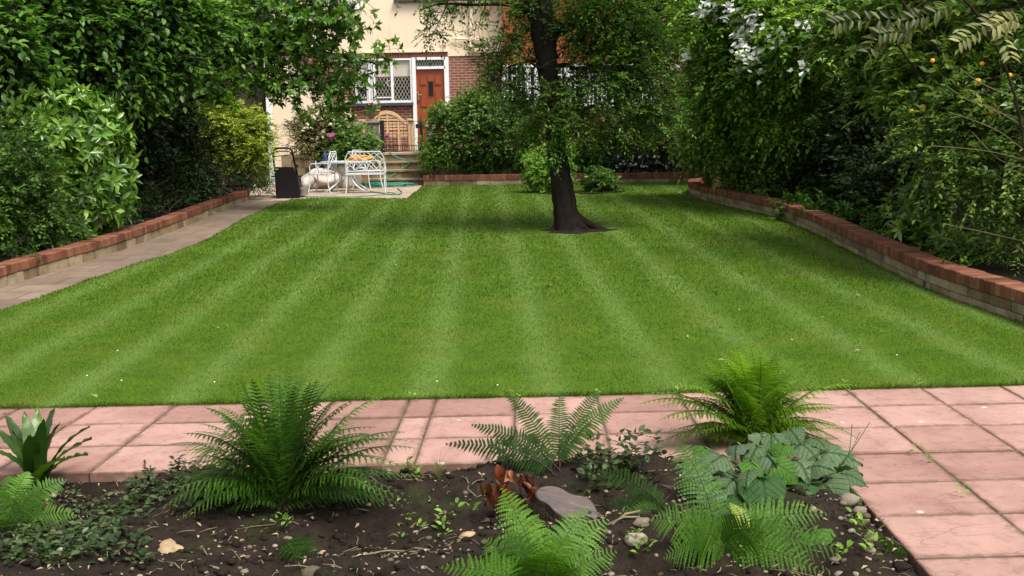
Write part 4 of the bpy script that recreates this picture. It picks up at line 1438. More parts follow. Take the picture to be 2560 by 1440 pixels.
for px in (946, 967, 995):
    x = rx(px, BY); mb.bbox(x - .022, x + .022, BY - .02, BY + .02, zse - .02, archz(x))
mb.build('back_slats', M['teak'], bt)
mb = MB()
for i in range(5): mb.bbevel(bxl + .04, bxr - .04, BY - .56 + i * .11, BY - .56 + i * .11 + .085, zse - .04, zse, .005)
mb.bbox(bxl + .05, bxr - .05, BY - .55, BY - .52, zse - .13, zse - .04)
mb.build('seat', M['teak'], bt)
for x in (bxl + .02, rx(998, BY), bxr - .07):
    mb = MB(); mb.bbox(x, x + .075, BY - .57, BY - .49, ZT, zse - .04 if x > bxl + .1 and x < bxr - .1 else zse + .30); mb.build('leg', M['teak'], bt)
for x in (bxl + .02, bxr - .07):
    mb = MB(); mb.bbox(x, x + .075, BY - .035, BY + .035, ZT, zsh - .08); mb.build('leg', M['teak'], bt)
    mb = MB(); mb.bbevel(x - .02, x + .095, BY - .62, BY - .03, zse + .30, zse + .345, .01); mb.build('armrest', M['teak'], bt)

# gate
gt = thing('gate', (rx(1000, 27.25), 27.25, ZT), 'thin black iron gate across the top of the steps, in front of the bench', 'gate')
gY = 27.28
gz1 = P(1000, 303, gY).z; gx0, gx1 = rx(951, gY), rx(1054, gY)
mb = MB()
mb.bbox(gx0 + .05, gx1, gY - .008, gY + .008, gz1 - .014, gz1); mb.bbox(gx0 + .05, gx1, gY - .009, gY + .009, ZT + .17, ZT + .19); mb.bbox(gx0 + .05, gx1, gY - .009, gY + .009, ZT + .02, ZT + .04)
for i in range(11):
    x = gx0 + .1 + (gx1 - gx0 - .12) * i / 10; mb.tube([(x, gY, ZT + .03), (x, gY, gz1 - .01)], .006, 5)
for i in range(22):
    x = gx0 + .07 + (gx1 - gx0 - .1) * i / 21; mb.tube([(x, gY, ZT + .03), (x, gY, ZT + .18)], .007, 5)
mb.build('bars', M['iron'], gt)
for (a, b) in ((951, 961), (1050, 1057)):
    mb = MB(); mb.bbox(rx(a, gY, 340), rx(b, gY, 340), gY - .05, gY + .05, ZT - .02, P(a, 303, gY).z + .02); mb.build('gate_post', M['iron'], gt)
mb = MB(); c = P(1044, 316, gY - .05); mb.bbox(c.x - .05, c.x + .06, c.y - .02, c.y + .03, c.z - .05, c.z + .06); mb.build('latch', M['iron'], gt)
pf = thing('potted_flower', P(948, 372, 27.6), 'magenta flowers in a small pot behind the black gate post', 'plant')
c = P(948, 342, 27.75)
mb = MB(); mb.lathe((c.x, c.y, ZT), [(.10, 0), (.14, .26), (.15, .26), (.15, .30), (.12, .30)], 14); mb.build('pot', M['terracotta'], pf, smooth=True)
flowers([c + Vector((q * .05 - .05, 0, -.04 + .04 * (q % 3))) for q in range(5)], .06, M['magenta'], 'flowers', pf, 5, 5, .04)

# stone planter left of the steps
pl = thing('stone_planter', P(760, 450, 25.6), 'waist-high stone planter wall with a flat cap behind the white sack', 'planter')
pY = 25.6
x0, x1 = rx(733, pY, 420), rx(787, pY, 420); zt = P(760, 388, pY).z
mb = MB(); random.seed(9); z = .2
while z < zt - .08:
    hh = min(.19, zt - .07 - z); x = x0
    while x < x1 - .02:
        w = min(random.uniform(.2, .34), x1 - x); mb.bbevel(x + .004, x + w - .004, pY + random.uniform(-.006, .006), pY + .9, z + .004, z + hh - .003, .006); x += w
    z += hh
mb.bbox(x0 + .01, x1 - .01, pY + .02, pY + .88, .2, zt - .06, 1)
mb.build('stones', [M['stone'], M['mortar']], pl)
mb = MB(); mb.bbevel(x0 - .03, x1 + .03, pY - .04, pY + .95, zt - .06, zt, .012, 0, .8); mb.build('cap', M['stone'], pl)
mb = MB(); mb.bbox(x1, rx(905, 26.5, 420), pY + .75, pY + .95, .2, zt - .28, 0, .1); mb.build('side_wall', M['stone'], pl)

# ================================================================== PATIO THINGS
GZ = .254
def up(p, z): return Vector((p.x, p.y, z))
mo = thing('lawn_mower', up(G(725, 496), GZ), 'black lawn mower with a tall grass box and looped handle parked at the path end', 'lawn mower')
mY = 21.75
q = lambda px, py, dy=0: P(px, py, mY + dy)
mb = MB()
front = [q(689, 470), q(690, 491), q(697, 499), q(748, 497), q(751, 480), q(742, 440), q(731, 417.5), q(688, 417.5)]
back = [q(694, 470, .55), q(694, 491, .5), q(700, 499, .45), q(752, 497, .45), q(757, 470, .5), q(747, 440, .5), q(735, 419, .35), q(692, 419, .35)]
vs = front + back; n = 8
mb.add(vs, [tuple(range(n)), tuple(range(2 * n - 1, n - 1, -1))] + [(i, n + i, n + (i + 1) % n, (i + 1) % n) for i in range(n)], 0)
mb.build('grass_box', M['mower'], mo)
mb = MB()
hp = [q(693, 470, .2), q(689, 440, .1), q(684, 400), q(683, 384, -.05), q(686, 374, -.1), q(694, 370.5, -.1), q(716, 370, -.1), q(725, 371, -.1), q(730, 378, -.08), q(735, 400), q(742, 430, .1), q(746, 462, .3)]
mb.tube(hp, .021, 8)
mb.tube([q(684, 387, -.05), q(690, 378, -.06), q(722, 378, -.06), q(729, 386, -.06)], .012, 6)
mb.tube([q(684, 392, -.03), q(732, 386, -.05)], .009, 6)
mb.build('handle', M['mower'], mo, smooth=True)
mb = MB(); c = q(738, 416, .0); mb.bbox(c.x, c.x + .06, c.y - .03, c.y + .03, c.z - .02, c.z + .04)
for px, py in ((686, 441), (746, 441)):
    c = q(px, py, .1); mb.tube([c + Vector((-.06, 0, 0)), c + Vector((.06, 0, 0))], .015, 6)
mb.build('control', M['mower'], mo)
for px in (698, 754):
    mb = MB(); c = q(px, 484, .55); mb.tube([c + Vector((-.03, 0, 0)), c + Vector((.03, 0, 0))], c.z - GZ, 18)
    wheel = mb.build('wheel', M['mower'], mo); 
    mb = MB(); mb.tube([c + Vector((.03, 0, 0)), c + Vector((.038, 0, 0))], (c.z - GZ) * .6, 14); mb.build('hub', M['grey'], wheel)
mb = MB(); c = q(753, 486, .2); mb.bbevel(c.x - .02, c.x + .05, c.y, c.y + .5, GZ + .03, c.z + .14, .01); mb.build('side_cover', M['grey'], mo)
mb = MB(); c = q(722, 480, .75); mb.bbevel(c.x - .24, c.x + .22, c.y - .2, c.y + .3, GZ + .12, GZ + .42, .05); mb.build('engine_cover', M['mower'], mo)

TR = .0128
def make_chair(width, label, cat, loc, rz_, name='garden_chair', group='white metal garden chairs round the table'):
    """local: seat faces -y, back at +y"""
    t = thing(name, (0, 0, 0), label, cat, group)
    h, sh, d, w = .93, .44, .44, width
    W2 = w / 2
    mb = MB()
    yb = d / 2
    def bk(x, z): return (x, yb + (z - sh) * .13, z)
    nc = .075
    out = [bk(-W2, sh - .02), bk(-W2, h - nc - .06), bk(-W2 + nc * .5, h - nc), bk(-W2 + nc, h), bk(W2 - nc, h), bk(W2 - nc * .5, h - nc), bk(W2, h - nc - .06), bk(W2, sh - .02)]
    mb.tube(out, TR, 6); mb.tube([bk(-W2, sh + .06), bk(W2, sh + .06)], TR * .9, 6)
    mb.build('back_frame', M['whitemetal'], t)
    mb = MB()
    zl, zh = sh + .06, h
    npan = 1 if w < .6 else 2
    for pn in range(npan):
        a, b = -W2 + w * pn / npan, -W2 + w * (pn + 1) / npan
        c = (a + b) / 2; zc = (zl + zh) / 2
        for (x0, z0, x1, z1) in ((a, zl, c, zc + .08), (b, zl, c, zc + .08), (c, zc + .08, a + .06, zh - .01), (c, zc + .08, b - .06, zh - .01), (a, zc, c, zl + .02), (b, zc, c, zl + .02), (a, zc, c, zh - .02), (b, zc, c, zh - .02), (a + .01, zh - .17, a + (c - a) * .6, zl + .18), (b - .01, zh - .17, b - (b - c) * .6, zl + .18)):
            mb.tube([bk(x0, z0), bk(x1, z1)], TR * .72, 5)
        if pn: mb.tube([bk(a, zl), bk(a, zh)], TR * .8, 5)
    mb.build('back_lattice', M['whitemetal'], t)
    mb = MB(); mb.bbevel(-W2 + .01, W2 - .01, -d / 2, d / 2, sh - .025, sh + .005, .008)
    mb.build('seat', M['whitemetal'], t)
    for sx in (-1, 1):
        for sy in (-1, 1):
            mb = MB(); x, y = sx * (W2 - .01), sy * (d / 2 - .01)
            mb.tube([(x, y, sh - .02), (x, y, sh - .15), (x * 1.02, y + sy * .02, .15), (x * 1.06, y + sy * .06, 0)], TR, 6); mb.build('leg', M['whitemetal'], t)
    for sx in (-1, 1):
        mb = MB(); x = sx * W2
        mb.tube([bk(x, sh + .22), (x, yb - .1, sh + .235), (x, -d / 2 + .06, sh + .225), (x, -d / 2 + .01, sh + .16), (x, -d / 2 + .03, sh)], TR * .9, 6)
        for s2 in (-1, 1): mb.tube([(x, s2 * d * .3, sh), (x, -s2 * d * .2, sh + .225)], TR * .6, 5)
        mb.build('armrest', M['whitemetal'], t)
    t.location = loc
    t.rotation_euler = (0, 0, rz_)
    return t
def at(px, py, dz=0): 
    p = G(px, py); return Vector((p.x, p.y, GZ + dz))
c1 = make_chair(.50, 'white lattice-back chair turned sideways, nearest the stacked sack and the mower', 'chair', at(808, 481), R(-100))
c2 = copy_tree(c1); c2.location = at(818, 470.5); c2.rotation_euler = (0, 0, R(12))
c2['label'] = 'white lattice-back chair half hidden behind another chair, facing the lawn'
c3 = copy_tree(c1); c3.location = at(920, 472); c3.rotation_euler = (0, 0, R(62))
c3['label'] = 'white lattice-back chair beyond the table, rising behind the orange cable'
make_chair(.86, 'wide two-seat white lattice settee with its back to the lawn', 'settee', at(917, 482.5), R(184), name='garden_settee')
tb = thing('garden_table', at(868, 479), 'oval white metal garden table holding an orange cable', 'table')
tc = at(868, 478.5); tz = P(868, 402.5, tc.y).z
mb = MB(); 
ov = [(tc.x + .60 * math.cos(2 * math.pi * i / 32), tc.y + .42 * math.sin(2 * math.pi * i / 32)) for i in range(32)]
mb.prism([(x, y, tz - .03) for x, y in ov], (0, 0, .03)); mb.prism([(tc.x + (x - tc.x) * .96, tc.y + (y - tc.y) * .96, tz - .055) for x, y in ov], (0, 0, .026))
mb.build('tabletop', M['whitemetal'], tb)
for sx in (-1, 1):
    for sy in (-1, 1):
        mb = MB(); pts = []
        for i in range(10):
            u = i / 9; pts.append((tc.x + sx * (.40 - .30 * math.sin(u * math.pi) + .06 * u), tc.y + sy * (.22 - .14 * math.sin(u * math.pi) + .10 * u), tz - .05 - (tz - .05 - GZ) * u))
        mb.tube(pts, .021, 7); mb.build('leg', M['whitemetal'], tb, smooth=True)
oc = thing('extension_cable', (tc.x + .33, tc.y, tz), 'coiled orange extension cable lying on the white table', 'cable')
mb = MB(); random.seed(3)
for k in range(9):
    r_ = random.uniform(.14, .24); cx, cyy = tc.x + .34 + random.uniform(-.05, .05), tc.y + random.uniform(-.05, .05)
    mb.tube([(cx + r_ * math.cos(a * .35) * 1.15, cyy + r_ * math.sin(a * .35) * .8, tz + .016 + .011 * k + .02 * math.sin(a * .9 + k)) for a in range(18)], .015, 6, closed=True)
mb.build('coil', M['orange'], oc, smooth=True)
bb = thing('spray_bottle', (tc.x - .5, tc.y, tz), 'small dark blue bottle at the sack end of the white table', 'bottle')
c = Vector((tc.x - .50, tc.y + .06, tz))
mb = MB(); mb.lathe(c, [(.05, 0), (.055, .02), (.055, .14), (.03, .18), (.02, .2), (.02, .23)], 14); mb.build('bottle_body', M['bluething'], bb, smooth=True)
mb = MB(); mb.box(c + Vector((.02, 0, .245)), (.1, .03, .035)); mb.tube([c + Vector((.05, 0, .23)), c + Vector((.04, 0, .18))], .008, 5); mb.build('nozzle', M['dkplastic_roomshade'], bb)

def sack(px, py, rxx, ryy, h, seed, label, tip=None, Y=None):
    c = at(px, py) if Y is None else P(px, py, Y)
    t = thing('sack', (c.x, c.y, GZ), label, 'sack', 'white sacks on the patio')
    mb = MB(); mb.blob((c.x, c.y, GZ + h * .45), rxx, ryy, h * .55, .34, seed, 26, 16, flat=-h * .44)
    mb.build('bag', M['sack'], t, smooth=True)
    if tip:
        mb = MB(); a = Vector((c.x, c.y, GZ + h * .4)) + Vector((-rxx * .85, -.05, -.02)); e = Vector(tip)
        mb.tube([a + Vector((.12, 0, .02)), a.lerp(e, .4), a.lerp(e, .75), e], [.17, .10, .05, .085], 10, wob=.12); mb.build('tied_neck', M['sack'], t, smooth=True)
    return t
sack(806, 472, .50, .32, .50, 6, 'large white woven sack lying with its tied neck towards the mower', tip=P(764, 463, 24.2))
sack(868, 469, .44, .30, .58, 9, 'bulging white sack standing under the middle of the garden table')
bk_ = thing('plant_pot', at(903, 468), 'tan round pot standing under the settee end of the table', 'pot')
c = at(905, 468)
mb = MB(); mb.lathe(c, [(.13, 0), (.17, .1), (.19, .2), (.18, .31), (.20, .33), (.20, .36), (.17, .36), (.15, .30)], 18); mb.build('pot_body', M['basket'], bk_, smooth=True)

hs = thing('garden_hose', at(960, 467), 'green garden hose coiled on the patio and trailing up the stone steps', 'hose')
mb = MB(); random.seed(12); hc = at(958, 467)
for k in range(7):
    r_ = random.uniform(.30, .62); cx, cyy = hc.x + random.uniform(-.16, .16), hc.y + random.uniform(-.12, .12)
    mb.tube([(cx + r_ * 1.25 * math.cos(a * .2618), cyy + r_ * .75 * math.sin(a * .2618 + .3 * math.sin(k)), GZ + .016 + .012 * k + .012 * math.sin(a + k)) for a in range(24)], .0145, 6, closed=True)
def spline(pts, n=8):
    pts = [Vector(p) for p in pts]; out = []
    for i in range(len(pts) - 1):
        p0, p1, p2, p3 = pts[max(i - 1, 0)], pts[i], pts[i + 1], pts[min(i + 2, len(pts) - 1)]
        for k in range(n):
            u = k / n
            out.append(.5 * ((2 * p1) + (p2 - p0) * u + (2 * p0 - 5 * p1 + 4 * p2 - p3) * u * u + (3 * p1 - p0 - 3 * p2 + p3) * u ** 3))
    out.append(pts[-1]); return out
mb.tube(spline([at(955, 463, .03), P(960, 448, 26.26), P(970, 443, 26.30), P(985, 436, 26.52), P(1005, 421, 26.80), P(1020, 412, 26.86), P(1025, 403, 26.86), P(1016, 400.5, 27.1), P(995, 394, 27.12), P(978, 385, 27.1), P(974, 378, 27.1)]), .0145, 6)
mb.tube(spline([at(994, 473, .015), at(1005, 484, .015), at(985, 489, .015), at(950, 484, .015), at(925, 481, .015)]), .013, 6)
mb.build('hose_pipe', M['hose'], hs, smooth=True)
hb = thing('electric_cable', at(900, 490), 'thin dark cable crossing the front of the patio to the mower', 'cable')
mb = MB(); mb.tube(spline([at(962, 481, .01), at(990, 486, .01), at(945, 489, .01), at(880, 494, .01), at(800, 494.5, .012), at(764, 494.5, .012)]), .010, 5); mb.build('cord', M['hose'], hb, smooth=True)

# ================================================================== TREES
def branch(mb, pts, r0, r1, n=6, wob=.08):
    p = spline(pts, 5)
    mb.tube(p, [r0 + (r1 - r0) * i / (len(p) - 1) for i in range(len(p))], n, cap=False, wob=wob)
# --- the leaning lawn tree
tY = 15.0
B = G(1420, 576)
lt = thing('lawn_tree', (B.x, B.y, zg(B.y)), 'dark leaning small-leaved tree standing in the middle of the lawn', 'tree')
tp = lambda px, py, dy=0: P(px, py, tY + dy)
mb = MB(); random.seed(21)
trk = spline([tp(1423, 588), tp(1421, 572), tp(1416, 545), tp(1411, 500), tp(1401, 440), tp(1393, 380), tp(1386, 310), tp(1378, 240), tp(1371, 190), tp(1365, 140), tp(1358, 80), tp(1349, 20), tp(1340, -60), tp(1325, -180), tp(1300, -320)], 4)
wpx = [(600, 42), (575, 38), (560, 34), (540, 31), (500, 29), (400, 24.5), (330, 23.5), (250, 24.5), (190, 25), (120, 28), (60, 31), (0, 33), (-80, 26), (-320, 12)]
def wat(py):
    for (a, wa), (b, wb) in zip(wpx[:-1], wpx[1:]):
        if b <= py <= a: return wb + (wa - wb) * (py - b) / (a - b)
    return 12
def pyof(p):
    d = p - EYE; return 720 - F * d.dot(cup) / d.dot(fwd)
mb.tube(trk, [wat(pyof(p)) * tY / F for p in trk], 18, cap=False, wob=.07)
gz = zg(tY)
for (dx, dy, r) in ((.62, .02, .075), (.34, -.22, .09), (-.30, -.12, .08), (-.26, .2, .08), (.28, .3, .08), (.05, -.28, .08)):
    mb.tube(spline([(B.x + dx * .1, B.y + dy * .1, gz + .24), (B.x + dx * .45, B.y + dy * .45, gz + .10), (B.x + dx, B.y + dy, gz - .03)], 5), [r * 1.2 - r * .9 * i / 10 for i in range(11)], 9, cap=False, wob=.1)
for pts, r in (([(1392, 172), (1365, 160), (1330, 152), (1300, 160), (1275, 165), (1258, 178)], .035), ([(1372, 180), (1340, 165), (1310, 145), (1290, 142)], .03),
               ([(1388, 168), (1415, 162), (1440, 172), (1480, 165), (1540, 150)], .04), ([(1390, 150), (1402, 132), (1414, 128)], .02), ([(1386, 300), (1420, 285), (1462, 280), (1480, 255)], .03),
               ([(1365, 110), (1420, 70), (1500, 50), (1580, 60)], .06), ([(1360, 60), (1300, 20), (1240, 10), (1180, 12), (1100, 10), (1050, 25)], .04), ([(1350, 10), (1290, -60), (1200, -90)], .06),
               ([(1352, 20), (1430, -50), (1520, -90)], .07), ([(1380, 250), (1345, 225), (1320, 220)], .02), ([(1392, 330), (1360, 322), (1340, 335)], .018), ([(1395, 300), (1500, 260), (1600, 270), (1660, 300)], .03),
               ([(1215, 10), (1200, 50), (1195, 85)], .008), ([(1120, 8), (1105, 40), (1090, 70), (1078, 100)], .010), ([(1262, 60), (1250, 110), (1235, 170)], .010), ([(1290, 40), (1288, 100), (1285, 150)], .008)):
    branch(mb, [tp(x, y, random.uniform(-.3, .3) if i else 0) for i, (x, y) in enumerate(pts)], r, r * .25)
mb.build('trunk', M['bark'], lt, smooth=True)
fo = Foliage(31)
bl = lambda px, py, r, dy=0, ry=None: blobpx(px, py, tY + dy, r, ry)
kw = dict(K=8, length=.21, L=.066, W=.031, kind='mid', droop=.35, twig=.003, tvar=.6, up=1.3, nj=.4, tint0=.55)
fo.crown([bl(1500, 60, 95), bl(1560, 130, 100), bl(1620, 60, 70, .6), bl(1450, 20, 80), bl(1500, 200, 85, -.2), bl(1590, 240, 75), bl(1640, 290, 50), bl(1460, 265, 40, -.2, 30), bl(1530, 310, 75, 0, 40), bl(1465, 130, 50, .2), bl(1540, 40, 90), bl(1610, 180, 70)], 640, 5, .09, shell=(.35, 1.05), **kw)
fo.crown([bl(1385, 235, 34, -.4, 24), bl(1385, 310, 46, -.5, 36), bl(1340, 300, 36, -.2), bl(1430, 320, 36, -.2), bl(1395, 360, 34, -.4, 16), bl(1345, 255, 30, .2), bl(1300, 290, 36, .2), bl(1440, 230, 30, 0)], 120, 5, .07, shell=(.3, 1.05), **kw)
fo.crown([bl(1296, 60, 24, 0, 60), bl(1230, 140, 28, 0, 40), bl(1282, 115, 24), bl(1316, 25, 28), bl(1225, 200, 26), bl(1262, 190, 32, 0, 22), bl(1310, 215, 40, .3, 25), bl(1300, 100, 34, .4, 44), bl(1330, 40, 30, .4)], 150, 4, .08, shell=(.25, 1.1), **kw)
fo.crown([bl(1112, 30, 18, 0, 28), bl(1085, 78, 24, 0, 22), bl(1140, 10, 18, 0, 8), bl(1188, 78, 12, 0, 22), bl(1140, 18, 18, 0, 8), bl(1070, 30, 12, 0, 14)], 36, 3, .05, shell=(.2, 1.1), **kw)
fo.crown([(P(1400, -190, tY), (2.2, 2.0, 1.0)), (P(1240, -130, tY), (1.4, 1.4, .7)), (P(1600, -130, tY), (1.3, 1.4, .7))], 420, 4, .18, **dict(kw, L=.07, W=.036))
fo.build('crown', [L_small, M['twig']], lt)
rt_ = thing('bare_soil_ring', (.62, 14.9, gz), 'ring of bare dark soil round the foot of the leaning tree', 'soil')
del rt_['label'], rt_['category']; bpy.data.objects.remove(rt_)
mb = MB()
vs = [(.62, 14.9, gz + .045)]; n = 40
for k in range(n):
    a = 2 * math.pi * k / n; r = 1 + .16 * math.sin(3 * a + 1) + .1 * math.sin(7 * a)
    vs.append((.72 + .58 * r * math.cos(a), 14.9 + .40 * r * math.sin(a), zg(14.9 + .5 * math.sin(a)) + .008))
mb.add(vs, [(0, 1 + k, 1 + (k + 1) % n) for k in range(n)])
tag(mb.build('soil_ring', M['soil']), kind='structure')

# --- big left tree
def tree(name, label, base, trunk, r0, r1, limbs, blobs, mats, n, seed, group=None, bark='bark2', inner=.5, **kw):
    t = thing(name, base, label, 'tree', group)
    mb = MB(); random.seed(seed)
    p = spline(trunk, 5)
    mb.tube(p, [r0 + (r1 - r0) * i / (len(p) - 1) for i in range(len(p))], 12, cap=False, wob=.08)
    for l in limbs: branch(mb, l[0], l[1], l[1] * .25)
    mb.build('trunk', M[bark], t, smooth=True)
    fo = Foliage(seed)
    fo.crown(blobs, n, **dict(kw))
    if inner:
        k2 = dict(kw); k2['shell'] = (.1, .75); k2['tint0'] = .2; k2['half'] = None  # low tint paints the crown's inner shade into these leaves
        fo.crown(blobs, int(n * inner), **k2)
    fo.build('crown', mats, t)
    return t
Pp = P
b1 = Vector((-6.45, 16.4, .2))
tree('broadleaf_tree', 'large dark broad-leaved tree arching over the path, its trunk rising behind the laurel', b1,
     [b1 - Vector((0, 0, .2)), b1 + Vector((-.05, 0, .8)), b1 + Vector((.15, -.2, 1.8)), b1 + Vector((.1, -.5, 3.0)), b1 + Vector((-.2, -.6, 5))], .24, .12,
     [([b1 + Vector((.1, -.3, 2.0)), P(300, 180, 15.6), P(420, 140, 15.8), P(520, 150, 15.9)], .07), ([b1 + Vector((.1, -.3, 1.9)), P(230, 190, 15.4), P(140, 150, 15.2), P(60, 130, 15)], .07), ([b1 + Vector((0, -.4, 2.6)), P(350, 60, 16.4), P(500, 20, 16.4)], .06)],
     [blobpx(110, 45, YX(110, -7), 170, 85, .8), blobpx(320, 65, YX(320, -6.4), 165, 85, .8), blobpx(80, 130, YX(80, -7), 130, 46, .7), blobpx(280, 165, YX(280, -6.4), 120, 42, .7), blobpx(450, 60, YX(450, -5.7), 115, 75, .8), blobpx(210, -20, YX(210, -6.8), 230, 110, .9), blobpx(270, 220, YX(270, -6.3), 80, 24, .5), blobpx(370, 160, YX(370, -6), 95, 38, .6), blobpx(450, 160, YX(450, -5.6), 50, 22, .5), blobpx(40, 185, YX(40, -7), 80, 24, .5), (Vector((-8.4, 15.5, 4.6)), (2.0, 2.6, 1.2)), blobpx(-60, 90, YX(-60, -7.2), 110, 100, .8)],
     [L_tree, M['twig']], 1500, 41, half=(.3, -.8, .35), S=4, cr=.16, shell=(.55, 1.05), K=7, length=.32, L=.115, W=.070, kind='near', droop=.3, lift=-.02, twig=.004, up=1.5, nj=.32, tvar=.7, tint0=.55)
b2 = Vector((-6.9, 20.2, .25))
tree('spreading_tree', 'fresh green tree with whorled leaves reaching across the cream wall and window', b2,
     [b2 - Vector((0, 0, .2)), b2 + Vector((.1, -.2, 1.2)), b2 + Vector((.5, -.6, 2.6)), b2 + Vector((.8, -.9, 4.2)), b2 + Vector((.9, -1, 5.6))], .17, .07,
     [([b2 + Vector((.4, -.5, 2.2)), P(600, 130, 19), P(720, 110, 18.6), P(850, 140, 18.4), P(950, 160, 18.3)], .05), ([b2 + Vector((.4, -.5, 2.3)), P(620, 190, 19), P(730, 215, 18.6), P(820, 235, 18.4)], .045), ([b2 + Vector((.6, -.7, 3.2)), P(640, 40, 19), P(760, 20, 18.6), P(860, 40, 18.4)], .045), ([b2 + Vector((.4, -.5, 2.0)), P(560, 230, 18.8), P(500, 260, 18.4)], .04), ([P(720, 110, 18.6), P(770, 160, 18.5), P(830, 195, 18.4)], .02)],
     [blobpx(640, 60, 19, 110, 80), blobpx(770, 45, 18.6, 95, 60), blobpx(850, 50, 18.4, 65, 45), blobpx(880, 25, 18.3, 40, 30), blobpx(560, 110, 18.8, 80, 60), blobpx(650, 160, 18.8, 70, 50), blobpx(740, 215, 18.5, 70, 30), blobpx(820, 225, 18.4, 60, 32), blobpx(890, 150, 18.3, 50, 22), blobpx(940, 158, 18.2, 32, 16), blobpx(800, 120, 18.5, 62, 40), blobpx(600, 215, 18.6, 70, 22), blobpx(500, 180, 18.6, 70, 40), blobpx(700, 110, 18.8, 60, 40), (Vector((-7.6, 19.6, 5.2)), (1.6, 1.8, 1.0)), blobpx(870, 190, 18.4, 40, 25), blobpx(860, 250, 18.4, 40, 14)],
     [L_magn, M['twig']], 560, 42, inner=.3, half=(.2, -.8, .35), S=4, cr=.14, shell=(.25, 1.05), K=8, length=.20, L=.13, W=.06, kind='mid', whorl=True, droop=.15, twig=.005, tvar=.45)
b3 = Vector((-8.6, 18.5, .25))
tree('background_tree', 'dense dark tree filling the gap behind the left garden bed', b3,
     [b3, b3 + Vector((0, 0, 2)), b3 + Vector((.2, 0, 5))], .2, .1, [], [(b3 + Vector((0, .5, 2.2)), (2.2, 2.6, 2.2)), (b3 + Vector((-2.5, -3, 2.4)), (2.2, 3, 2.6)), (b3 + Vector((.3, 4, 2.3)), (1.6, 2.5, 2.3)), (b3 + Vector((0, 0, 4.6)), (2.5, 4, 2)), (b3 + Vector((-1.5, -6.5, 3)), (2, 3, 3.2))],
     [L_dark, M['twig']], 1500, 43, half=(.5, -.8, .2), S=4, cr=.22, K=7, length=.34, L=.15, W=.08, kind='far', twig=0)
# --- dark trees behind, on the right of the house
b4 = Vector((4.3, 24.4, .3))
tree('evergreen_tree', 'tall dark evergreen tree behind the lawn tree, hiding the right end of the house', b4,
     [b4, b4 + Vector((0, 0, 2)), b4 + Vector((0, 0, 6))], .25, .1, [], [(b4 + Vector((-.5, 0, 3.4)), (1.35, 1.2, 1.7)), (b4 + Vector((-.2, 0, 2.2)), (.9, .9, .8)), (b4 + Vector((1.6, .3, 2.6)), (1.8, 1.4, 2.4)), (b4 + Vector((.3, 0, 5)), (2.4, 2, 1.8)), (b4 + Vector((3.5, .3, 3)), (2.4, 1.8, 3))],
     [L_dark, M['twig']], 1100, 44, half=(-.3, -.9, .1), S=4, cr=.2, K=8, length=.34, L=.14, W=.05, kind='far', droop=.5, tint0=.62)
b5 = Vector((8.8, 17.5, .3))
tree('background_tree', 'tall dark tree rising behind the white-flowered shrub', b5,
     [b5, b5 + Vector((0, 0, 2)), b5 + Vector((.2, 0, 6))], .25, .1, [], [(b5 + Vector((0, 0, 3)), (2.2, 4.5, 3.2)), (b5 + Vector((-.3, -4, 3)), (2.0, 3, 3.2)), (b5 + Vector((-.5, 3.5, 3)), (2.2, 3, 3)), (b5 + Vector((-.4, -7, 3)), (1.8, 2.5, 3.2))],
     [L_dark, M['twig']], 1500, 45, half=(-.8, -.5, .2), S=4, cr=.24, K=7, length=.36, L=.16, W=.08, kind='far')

# ================================================================== SHRUBS
# left
lb = G(150, 600)
shrub('laurel_shrub', 'glossy light green laurel shrub bulging over the wall beside the path', (-6.4, 13.6, .2),
      [blobpx(170, 335, YX(170, -6.25), 90, 75, .5), blobpx(205, 430, YX(205, -6.15), 72, 95, .45), blobpx(200, 520, YX(200, -6.1), 68, 46, .4), blobpx(110, 300, YX(110, -6.5), 80, 45, .5), blobpx(225, 380, YX(225, -6.1), 50, 60, .4)],
      L_laurel, 330, 51, half=(.55, -.75, .25), S=4, cr=.09, K=8, length=.17, L=.175, W=.06, kind='near', whorl=True, droop=.1, tvar=.5, lift=.15, twig=.004, stem_r=.03)
shrub('bush', 'dark fine-leaved bush under the laurel, spilling onto the nearest stretch of brick coping', (-6.3, 12.2, .2),
      [blobpx(25, 545, YX(25, -6.2), 70, 60, .4), blobpx(40, 390, YX(40, -6.1), 70, 95, .35), blobpx(95, 480, YX(95, -5.95), 45, 70, .25), blobpx(100, 560, YX(100, -6.1), 60, 40, .3), blobpx(-40, 490, YX(-40, -6.3), 80, 100, .5), blobpx(60, 470, YX(60, -6.3), 80, 70, .4), blobpx(150, 575, YX(150, -6.0), 50, 20, .2), blobpx(140, 598, YX(140, -5.75), 22, 9, .12), blobpx(40, 625, YX(40, -5.75), 26, 11, .12)],
      L_small, 360, 52, half=(.5, -.8, .2), S=4, cr=.1, K=9, length=.2, L=.06, W=.032, kind='mid', droop=.4, tint0=.3, twig=.003)
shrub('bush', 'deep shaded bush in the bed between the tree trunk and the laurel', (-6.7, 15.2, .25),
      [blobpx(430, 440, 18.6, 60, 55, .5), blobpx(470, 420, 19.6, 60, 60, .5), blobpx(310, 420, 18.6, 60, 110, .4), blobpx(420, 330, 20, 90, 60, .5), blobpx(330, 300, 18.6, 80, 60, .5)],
      L_dark, 330, 53, half=(.5, -.8, .2), S=4, cr=.12, K=8, length=.24, L=.085, W=.042, kind='far', droop=.35, tint0=.5)
